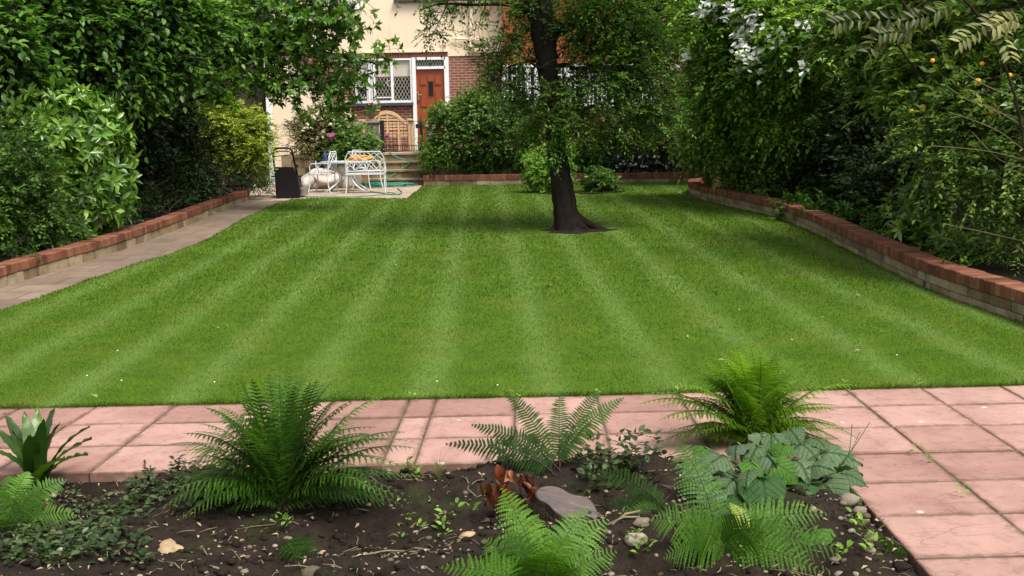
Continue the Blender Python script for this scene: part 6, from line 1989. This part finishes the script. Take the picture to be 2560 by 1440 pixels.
# strap leaves
def strap(mb_, base, p1, p2, w, wav, rs, tint):
    V, T = [], []
    p0, p1, p2 = (np.array(tuple(q), float) for q in (base, p1, p2))
    hz = np.array([p2[0] - p0[0], p2[1] - p0[1], 0.]); sd = nrm(np.cross(hz + 1e-6, UP))
    sd = nrm(sd + np.array([.0, .0, .25]) * rs.randn())
    ph = rs.rand() * 6
    for i in range(17):
        u = i / 16
        p = p0 * (1 - u) ** 2 + p1 * 2 * u * (1 - u) + p2 * u * u
        ww = w * (.35 + .65 * min(1, u / .25)) * (1 if u < .55 else max(.03, 1 - ((u - .55) / .45) ** 1.8))
        rip = .10 * w * math.sin(u * 34 + ph)
        up_ = UP * .12 * w
        V += [p - sd * (ww * .5 + rip * .3) + UP * rip + up_, p - UP * .02 * w, p + sd * (ww * .5 + rip * .3) - UP * rip * .8 + up_]
    for i in range(16):
        o = i * 3
        for j in (0, 1): T += [(o + j, o + j + 1, o + j + 4), (o + j, o + j + 4, o + j + 3)]
    return V, T
hb_ = S(90, 1195)
ht = thing('hart_tongue_fern', hb_, 'strap-leaved glossy fern at the left edge against the pink paving', 'fern')
rs = np.random.RandomState(5)
V, T, tt = [], [], []
for (px, py, dy) in ((60, 1030, .1), (95, 1020, .2), (140, 1015, .15), (10, 1035, .15), (225, 1068, .1), (230, 1098, .0), (220, 1138, -.1), (205, 1110, .1), (-20, 1070, .05), (110, 1050, -.1), (30, 1080, -.1), (150, 1060, .0), (-10, 1130, -.1), (75, 1090, -.15), (170, 1150, -.2)):
    e = P(px, py, hb_.y + dy); l = (e - hb_).length
    m_ = (hb_ + e) / 2 + Vector((0, 0, .18 * l)) - Vector((e.x - hb_.x, e.y - hb_.y, 0)) * .15
    v, t_ = strap(None, hb_ + Vector((rs.randn() * .02, rs.randn() * .02, -.01)), m_, e, rs.uniform(.06, .078), 1, rs, 0)
    T += [tuple(q + len(V) for q in x) for x in t_]; V += v; tt += [float(np.clip(.5 + rs.randn() * .3, 0, 1))] * len(v)
np_mesh('fronds', V, T, tt, L_hart, ht, smooth=True)

# heart-leaved silvery plant
OVAL = [(0, .03), (.04, .10), (.12, .24), (.25, .42), (.4, .46), (.55, .38), (.7, .26), (.84, .13), (.94, .05), (1.0, .01)]
HEART = [(-.10, .30), (-.12, .20), (0.0, .44), (.12, .50), (.28, .50), (.45, .43), (.62, .31), (.80, .17), (.93, .06), (1.0, 0.0)]
def heart(c, d, n, L, rs, cup=.12, prof=HEART):
    d = nrm(np.array(tuple(d), float)); n = np.array(tuple(n), float); s = nrm(np.cross(n, d)); n = np.cross(d, s)
    c = np.array(tuple(c), float)
    V, UV = [], []
    ph = rs.rand() * 6
    for i, (u, w) in enumerate(prof):
        u0 = u if i > 1 else u
        for j, k in enumerate((-1, -.5, 0, .5, 1)):
            uu = u
            if prof is HEART and i == 0: uu = u if abs(k) > .3 else .06
            if prof is HEART and i == 1: uu = (-.04) if abs(k) > .3 else .08
            x = w * k
            ruf = .06 * math.sin(uu * 17 + ph + k * 3) * abs(k) + .025 * math.sin(uu * 31 + ph * 2 - k * 5)
            h = -cup * (uu - .35) ** 2 * 2.2 - cup * .9 * k * k * w + ruf + .05 * abs(k) * (1 - abs(k))
            V.append(c + d * uu * L + s * x * L + n * h * L); UV.append((uu, x))
    T = []
    for i in range(len(prof) - 1):
        for j in range(4):
            a = i * 5 + j
            T += [(a, a + 1, a + 6), (a, a + 6, a + 5)]
    return V, T, UV
bc = Vector(G(1945, 1265)); bc.z = 0
bt_ = thing('brunnera', bc, 'low plant of large silvery heart-shaped leaves with dark veins at the bed corner', 'plant')
rs = np.random.RandomState(61)
V, T, UV, mi, tt = [], [], [], [], []
mb = MB()
spec = [  # px, py, depth offset, length, lean x, face up, material
 (1800, 1140, .05, .15, -.8, .55, 0), (1760, 1165, .0, .13, -1, .4, 0), (1890, 1115, .18, .15, -.6, .8, 0), (1935, 1090, .25, .14, .2, .9, 0), (2010, 1110, .2, .16, .4, .8, 0), (2070, 1130, .12, .17, .8, .5, 0), (1990, 1150, .1, .16, .1, .8, 0), (2060, 1215, -.05, .18, .35, .15, 0), (2110, 1185, .02, .12, .8, .4, 0), (1880, 1160, .05, .13, -.3, .9, 1), (1945, 1165, .0, .14, .3, .7, 1), (1905, 1205, -.1, .20, 0, -.05, 2), (1860, 1250, -.12, .15, -.3, .1, 2), (1965, 1270, -.15, .16, .1, -.05, 1), (1990, 1250, -.1, .16, .5, .3, 0), (1940, 1290, -.2, .15, .2, .2, 0), (2085, 1250, -.05, .13, .6, .2, 2), (1830, 1200, -.02, .13, -.6, .4, 0), (1760, 1120, .1, .09, -.7, .6, 1), (2030, 1170, .02, .12, .2, .5, 0), (1960, 1110, .12, .11, -.1, 1, 1), (1870, 1180, -.02, .12, -.2, .4, 0), (2120, 1230, .0, .13, .9, .1, 2), (2040, 1270, -.08, .13, .3, .2, 0), (1920, 1140, .08, .14, 0, .8, 0), (1810, 1165, .1, .12, -.4, .6, 0), (2000, 1200, 0, .15, .2, .5, 2), (1950, 1220, 0, .14, -.2, .5, 0), (2100, 1160, .15, .12, .9, .6, 0), (1840, 1110, .2, .12, -.5, .8, 0), (1870, 1275, -.24, .13, -.4, .3, 2), (1985, 1300, -.28, .14, .2, .3, 0), (2060, 1290, -.2, .13, .5, .3, 0), (1790, 1220, -.08, .13, -.8, .4, 0), (1925, 1250, -.15, .14, -.2, .5, 0), (1975, 1075, .3, .13, .3, .9, 0), (1900, 1085, .3, .12, -.3, .9, 0), (2040, 1095, .26, .13, .5, .9, 0)]
for (px, py, dy, L, lx, up_, mt) in spec:
    c = P(px, py, bc.y + dy)
    d = np.array([lx, -.55 - .2 * rs.rand(), -.35 if up_ > .3 else -.8]); n = np.array([lx * .35, -.75 if up_ < .3 else -.45, .25 + up_])
    st0 = c - Vector(tuple(nrm(d))) * L * .1
    v, t_, uv = heart(st0, d + rs.randn(3) * .2, n + rs.randn(3) * .2, L * .98, rs, rs.uniform(.1, .45))
    o = len(V); V += v; T += [tuple(q + o for q in x) for x in t_]; UV += uv; mi += [mt] * len(t_); tt += [rs.rand()] * len(v)
    b0 = bc + Vector((rs.randn() * .05, rs.randn() * .04, -.02)); mb.tube(spline([b0, (b0 + st0) / 2 + Vector((0, 0, .04)), st0], 4), .0035, 5, cap=False)
np_mesh('leaves', V, T, tt, [L_brun, L_bgreen, L_bdeep], bt_, mi, smooth=True, uv=UV)
for px, py in ((2150, 1080), (2175, 1055), (2130, 1060), (2160, 1150)):
    mb.tube(spline([P(2085, 1180, bc.y + .05), P(2120, 1140, bc.y + .05), P(px, py, bc.y + .1)], 4), .0016, 4)
mb.build('stems', L_hart, bt_)
# a second broad green leaf at the front
lf = thing('broad_leaf_plant', S(2080, 1420), 'broad arching green leaf at the front right of the bed over the fern', 'plant')
V, T, UV = heart(P(2030, 1330, 3.72), (.35, -.5, -.5), (.1, -.55, .8), .17, rs)
V2, T2, UV2 = heart(P(1650, 1330, 3.75), (-.1, -.5, -.6), (-.1, -.75, .5), .20, rs)
np_mesh('leaf', V, T, [.4] * len(V), [L_bgreen], lf, smooth=True, uv=UV)
b0 = S(2060, 1425); mb = MB(); mb.tube(spline([b0, P(2040, 1350, 3.75), P(2030, 1330, 3.72)], 4), .004, 5); mb.build('stem', L_hart, lf)
lf2 = thing('broad_leaf_plant', S(1650, 1440), 'dark broad drooping leaf beside the pale round stone', 'plant')
np_mesh('leaf', V2, T2, [.2] * len(V2), [L_bdeep], lf2, smooth=True, uv=UV2)
b0 = S(1660, 1435); mb = MB(); mb.tube(spline([b0, P(1655, 1370, 3.78), P(1650, 1330, 3.75)], 4), .004, 5); mb.build('stem', L_hart, lf2)

# stump
def mk_cut():
    m, nt, b = nodes('cut_wood'); co = objco(nt)
    mp = N(nt, 'ShaderNodeMapping'); mp.inputs['Rotation'].default_value = (0, 0, .5); mp.inputs['Scale'].default_value = (1, 4, 1); nt.links.new(co, mp.inputs['Vector'])
    n1 = noise(nt, mp.outputs[0], 9, 6, .65); n2 = noise(nt, co, 50, 4, .7)
    c = ramp(nt, n1, [(.30, (.030, .024, .024)), (.47, (.085, .066, .062)), (.58, (.105, .066, .056)), (.68, (.140, .116, .112))])
    c = mixc(nt, c, (.6, .6, .6), math_(nt, 'MULTIPLY', n2, .7), 'MULTIPLY'); nt.links.new(c, b.inputs['Base Color'])
    b.inputs['Roughness'].default_value = .55; bump(nt, b, math_(nt, 'ADD', n1, n2), .5, .008); return m
M['cutwood'] = mk_cut()
sb = S(1415, 1330)
stp = thing('tree_stump', sb, 'low sloping tree stump with a smooth grey-brown cut face in the bed', 'stump')
p0_ = P(1420, 1262, 3.93); nv = Vector((.24, -.36, 1)).normalized()
olp = [(1337, 1240), (1338, 1228), (1350, 1217), (1375, 1213), (1402, 1219), (1418, 1231), (1436, 1238), (1462, 1241), (1480, 1252), (1490, 1268), (1498, 1288), (1510, 1312), (1508, 1322), (1488, 1318), (1462, 1308), (1435, 1300), (1408, 1292), (1388, 1282), (1374, 1266), (1362, 1257), (1346, 1250)]
top = [onplane(x, y, p0_, nv) for x, y in olp]
def chaikin(ps, it=2):
    for _ in range(it):
        q = []
        for a, b in zip(ps, ps[1:] + ps[:1]): q += [a * .75 + b * .25, a * .25 + b * .75]
        ps = q
    return ps
top = chaikin(top)
cen = sum(top, Vector()) / len(top)
mb = MB(); mb.add([cen] + [cen + (p - cen) * .955 + nv * .002 for p in top], [(0, 1 + i, 1 + (i + 1) % len(top)) for i in range(len(top))])
mb.build('cut_face', M['cutwood'], stp)
mb = MB(); n = len(top); random.seed(6)
rings = [[cen + (p - cen) * .955 + nv * .001 for p in top], [p.copy() for p in top], [cen + (p - cen) * 1.03 - Vector((0, 0, .03)) for p in top]]
for zz, k in ((.25, 1.09), (.5, 1.12), (.75, 1.17), (.98, 1.26)):
    ring_ = []
    for i, p in enumerate(top):
        q = cen + (p - cen) * (k + .03 * math.sin(i * .35 + 1) + .025 * math.sin(i * 1.1) + random.uniform(-.02, .02))
        q.z = p.z * (1 - zz) - .05 * zz; ring_.append(q)
    rings.append(ring_)
vs = [p for r_ in rings for p in r_]
fs = [(k * n + i, k * n + (i + 1) % n, (k + 1) * n + (i + 1) % n, (k + 1) * n + i) for k in range(len(rings) - 1) for i in range(n)]
fs = [f[::-1] for f in fs]
mb.add(vs, fs); mb.build('bark', M['bark2'], stp)
# glossy brown dead leaves beside it
dl_ = thing('withered_plant', S(1265, 1320), 'withered plant of glossy orange-brown leaves on thin dark stems beside the stump', 'plant')
fo = Foliage(3); rs = fo.rs
for (px, py, L, lx, tn) in ((1232, 1235, .07, -.2, .25), (1214, 1225, .06, -.5, .15), (1250, 1180, .06, .1, .7), (1277, 1185, .07, .0, 1.0), (1306, 1210, .06, .3, .3), (1322, 1240, .07, .4, .2), (1262, 1225, .08, -.1, .4), (1295, 1240, .06, .2, .35), (1245, 1210, .075, -.2, .3), (1310, 1195, .07, .4, .2), (1258, 1275, .05, .0, .8), (1278, 1255, .06, .1, .6), (1334, 1262, .05, .5, .3)):
    n = 4
    c = np.array(tuple(P(px, py - 6, 4.0 + rs.randn() * .03))) + rs.randn(n, 3) * .012
    d = np.array([lx * .4, -.25, -.9]) + rs.randn(n, 3) * .3
    V, T, k = leaf_geo(c, d, np.array([lx, -.8, .5]) + rs.randn(n, 3) * .5, L * rs.uniform(.5, 1.15, n), L * rs.uniform(.3, .62, n), 'near', .35, .3)
    fo.push(V, T, np.clip(tn + rs.randn(n) * .2, 0, 1).repeat(k))
fo.build('leaves', [M['deadbrown']], dl_)
mb = MB(); random.seed(2)
for (a, b, top_) in ((1258, 1320, (1256, 1160)), (1262, 1320, (1265, 1135)), (1235, 1300, (1228, 1215)), (1300, 1310, (1295, 1200)), (1240, 1320, (1225, 1235))):
    s0 = S(a, b); e = P(top_[0], top_[1], 4.1); mb.tube(spline([s0, (s0 + e) / 2 + Vector((.01, 0, 0)), e], 4), .0035, 5)
mb.build('stems', M['bark'], dl_)

# stones
def stone(px, py, rpx, ratio, seed, label, tint, name='stone', rotz=0.3, rough=.14, h=.6):
    c = S(px, py); r = rpx * c.y / F
    mb = MB(); mb.blob((c.x, c.y, c.z + r * h * .55), r, r * ratio, r * h, rough, seed, 18, 12, Matrix.Rotation(rotz, 3, 'Z'), 0, tint)
    o = mb.build(name, M['pebble'], None, True, (c.x, c.y, c.z)); return tag(o, label, 'stone', 'rounded stones in the soil bed')
stone(1590, 1420, 31, .75, 1, 'pale rounded stone below the grey rock, largest by the front ferns', 1.0)
stone(1605, 1392, 22, .8, 2, 'brown rounded stone touching the pale one', .45)
stone(780, 1432, 27, .8, 3, 'dark grey rounded stone at the bottom of the soil below the largest fern', .05)
stone(2120, 1305, 27, .7, 4, 'tan stone at the bed edge beneath the silvery leaves', .6)
stone(2148, 1322, 18, .8, 5, 'grey-tan stone against the paving edge, beside the tan one', .5)
stone(2128, 1368, 11, .8, 6, 'small pale stone near the moss clump', .7)
stone(2170, 1388, 12, .9, 7, 'small tan stone below the moss clump', .75)
stone(1040, 1311, 8, .9, 8, 'small white-grey pebble beside a tan pebble on open soil', .95)
stone(1064, 1309, 9, .8, 9, 'small tan pebble beside a white-grey one on open soil', .85)
stone(2175, 1410, 14, .9, 10, 'grey-brown stone low in the gritty corner of the bed', .55)
mb = MB(); c = S(1580, 1360)
poly = [(1553, 1385), (1560, 1365), (1585, 1335), (1600, 1330), (1612, 1345), (1600, 1368), (1575, 1385)]
mb.prism([P(x, y, c.y + .0) for x, y in poly], (.02, .09, -.015)); rk = mb.build('rock', M['pebble'], None, False, c); tag(rk, 'angular grey-brown rock tilted beside the pale rounded stone', 'rock')
lfx = S(1195, 1392)
def dryleaf(px, py, L, ang, label):
    c = S(px, py) + Vector((0, 0, .012)); rs_ = np.random.RandomState(int(px))
    v, t_, uv = heart(c, (math.cos(ang), math.sin(ang), .1), (.1, -.3, 1), L, rs_, .6)
    v = [np.array(c) + (q - np.array(c)) for q in v]
    o = np_mesh('dry_leaf', v, t_, [.5] * len(v), [M['dead']], loc=c, smooth=True); return tag(o, label, 'leaf', 'dry leaves on the soil')
dryleaf(395, 1372, .095, .2, 'curled pale brown dry leaf lying on the dark soil left of the largest fern')
dryleaf(1185, 1395, .075, 2.6, 'pale cream dry leaf lying in front of the stump')
dryleaf(915, 1255, .045, .5, 'small tan dry leaf at the right skirt of the largest fern')
# clods, pebbles, twigs and leaf litter
rs = np.random.RandomState(25)
mb = MB()
for i in range(2600):
    x, y = rs.uniform(-2.6, 1.39), rs.uniform(3.35, 4.84)
    r = .005 + .022 * rs.rand() ** 4
    mb.blob((x, y, soil_z(x, y) + r * .1), r * rs.uniform(.8, 1.4), r, r * .7, .25, i, 6, 4)
tag(mb.build('soil_clods', M['soil'], None, True), 'dark crumbs and clods of soil in the front bed', 'soil', None, 'stuff')
rs = np.random.RandomState(15)
mb = MB()
for i in range(1500):
    x, y = rs.uniform(-2.6, 1.40), rs.uniform(3.35, 4.85)
    r = .004 + .011 * rs.rand() ** 4
    if x > 1.05 and y < 4.1: r *= 1.7
    if rs.rand() > .55 and x < -.2 and y > 3.9: continue
    mb.blob((x, y, soil_z(x, y) + r * .2), r * rs.uniform(.8, 1.3), r, r * .65, .1, i, 7, 5, None, 0, rs.rand() ** 1.6)
tag(mb.build('gravel', M['pebble'], None, True), 'small scattered pebbles in the dark soil', 'pebbles', None, 'stuff')
mb = MB(); random.seed(14)
for i in range(520):
    x, y = random.uniform(-2.6, 1.40), random.uniform(3.35, 4.85)
    a = random.uniform(0, 6.28); l = random.uniform(.02, .10) * (2 if random.random() < .08 else 1); z = soil_z(x, y) + .006
    mb.tube([(x, y, z), (x + math.cos(a) * l * .5, y + math.sin(a) * l * .5, z + random.uniform(.0, .012)), (x + math.cos(a + .2) * l, y + math.sin(a + .2) * l, z + .003)], random.uniform(.001, .0028), 4, tint=random.random())
for (pa, pb, r_) in (((880, 1412), (1050, 1375), .004), ((480, 1400), (600, 1425), .005), ((1000, 1395), (1075, 1440), .004), ((1600, 1370), (1530, 1395), .005), ((1520, 1395), (1600, 1385), .005), ((1040, 1320), (1080, 1300), .003), ((230, 1350), (330, 1360), .003)):
    a, b = S(*pa), S(*pb); mb.tube([a + Vector((0, 0, .008)), (a + b) / 2 + Vector((0, .02, .015)), b + Vector((0, 0, .008))], r_, 5, tint=.6)
tag(mb.build('twig_litter', M['paletwig'], None, True), 'dry twigs and stems littering the soil', 'twigs', None, 'stuff')
fo = Foliage(16)
n = 700
x, y = fo.rs.uniform(-2.6, 1.38, n), fo.rs.uniform(3.35, 4.84, n)
p = np.stack([x, y, np.array([soil_z(a, b) for a, b in zip(x, y)]) + .006], 1)
V, T, k = leaf_geo(p, fo.rs.randn(n, 3) * np.array([1, 1, .12]), UP + fo.rs.randn(n, 3) * .35, fo.rs.uniform(.012, .035, n), fo.rs.uniform(.006, .016, n), 'mid')
fo.push(V, T, fo.rs.rand(n).repeat(k)); tag(fo.build('leaf_litter', M['dead']), 'scraps of dead leaf littering the soil', 'leaf litter', None, 'stuff')

# ground cover rosettes
def rosettes(name, label, pts, L, W, mat, seed, K=7, lift=.5, h=.02, tv=.5):
    fo = Foliage(seed); pts = np.array([tuple(q) for q in pts]); S_ = len(pts)
    ang = np.linspace(0, 2 * math.pi, K, endpoint=False)[None] + fo.rs.rand(S_, 1) * 6 + fo.rs.randn(S_, K) * .3
    d = np.stack([np.cos(ang), np.sin(ang), np.full_like(ang, lift) + fo.rs.randn(S_, K) * .25], -1)
    pp = pts[:, None] + d * .012 + np.array([0, 0, h]) * fo.rs.rand(S_, K, 1) * 2
    nn = UP + fo.rs.randn(S_, K, 3) * .3
    sz = fo.rs.uniform(.55, 1.25, S_ * K)
    V, T, k = leaf_geo(pp.reshape(-1, 3), d.reshape(-1, 3), nn.reshape(-1, 3), L * sz, W * sz, 'near', .1, .3)
    fo.push(V, T, np.clip(.4 + fo.rs.randn(S_ * K) * tv, 0, 1).repeat(k))
    return tag(fo.build(name, mat), label, 'ground cover', None, 'stuff')
rs = np.random.RandomState(44); pts = []
def sc(px0, px1, py0, py1, n):
    for _ in range(n): pts.append(S(rs.uniform(px0, px1), rs.uniform(py0, py1)))
sc(200, 560, 1240, 1310, 40); sc(330, 480, 1190, 1270, 16); sc(0, 300, 1290, 1450, 80); sc(150, 380, 1310, 1420, 26); sc(440, 540, 1180, 1240, 8); sc(-200, 80, 1250, 1440, 24); sc(150, 330, 1210, 1300, 10)
rosettes('ground_cover', 'glossy dark bugle leaves carpeting the left of the soil', pts, .034, .021, L_ajuga, 45)
pts = []
sc(1240, 1330, 1150, 1200, 9); sc(1470, 1640, 1130, 1215, 22); sc(1440, 1540, 1190, 1240, 8)
rosettes('ground_cover', 'glossy dark leaves spreading behind the tree stump along the paving', pts, .045, .026, L_ajuga, 46, 8, .6, .05)
pts = []
sc(1000, 1180, 1290, 1350, 5); sc(1080, 1130, 1270, 1330, 3); sc(690, 720, 1300, 1330, 2); sc(2100, 2200, 1350, 1430, 8); sc(1010, 1060, 1185, 1200, 3); sc(1560, 1640, 1420, 1440, 4)
for (px, py) in ((2292, 1138), (2320, 1160), (1290, 1000), (1034, 1003), (441, 1015), (2290, 972), (2118, 985), (2400, 1245), (244, 1018), (640, 1008), (1500, 992), (1700, 985)):
    q = G(px, py); pts.append(Vector((q.x, q.y, 0)))
rosettes('seedling_weeds', 'small bright weeds sprouting from the open soil', pts, .03, .016, L_bright, 47, 6, .8, .03)
mb = MB()
bs = thing('bugle_spike', S(368, 1230), 'small upright faded flower spike among the ground cover', 'plant')
fo = Foliage(48)
for (a, b, c_, d_) in ((365, 1232, 362, 1150), (380, 1228, 376, 1165)):
    s0, e = S(a, b), P(c_, d_, 4.55); mb.tube([s0, (s0 + e) / 2, e], .003, 5)
    q = np.array([tuple(s0.lerp(e, u)) for u in np.linspace(.45, 1, 14)]); V, T, k = leaf_geo(q, fo.rs.randn(14, 3) + np.array([0, -.3, .3]), UP + fo.rs.randn(14, 3) * .5, np.full(14, .022), np.full(14, .013), 'mid'); fo.push(V, T, fo.rs.rand(14).repeat(k))
mb.build('stem', M['twig'], bs); fo.build('bracts', [L_ajuga], bs)
tuft('grass_tuft', 'thin pale grass tuft on the open soil near the paving edge', S(1098, 1222), 60, .16, .09, .003, L_straw, 7, 'grass tuft')
tuft('grass_tuft', 'low tuft at the paving edge right of the largest fern', S(1020, 1172), 34, .09, .08, .004, L_straw, 8, 'grass tuft')
# moss cushion
mc = S(2195, 1370)
rs = np.random.RandomState(52); n = 3200
a = rs.rand(n) * 6.28; r = np.sqrt(rs.rand(n))
x = mc.x + r * np.cos(a) * .105 - .01; y = mc.y + r * np.sin(a) * .12 + .0; z = -.03 + .05 * (1 - r ** 2) + .0
p0 = np.stack([x, y, z], 1); d = np.stack([np.cos(a) * r * .6 + rs.randn(n) * .3, np.sin(a) * r * .6 + rs.randn(n) * .3, np.ones(n)], 1)
fo = Foliage(1); V, T, k = leaf_geo(p0, d, rs.randn(n, 3), rs.uniform(.012, .03, n), np.full(n, .003), 'far'); fo.push(V, T, rs.rand(n).repeat(k))
tag(fo.build('moss_cushion', M['moss'], None, mc), 'soft bright green moss cushion at the paving edge', 'moss')
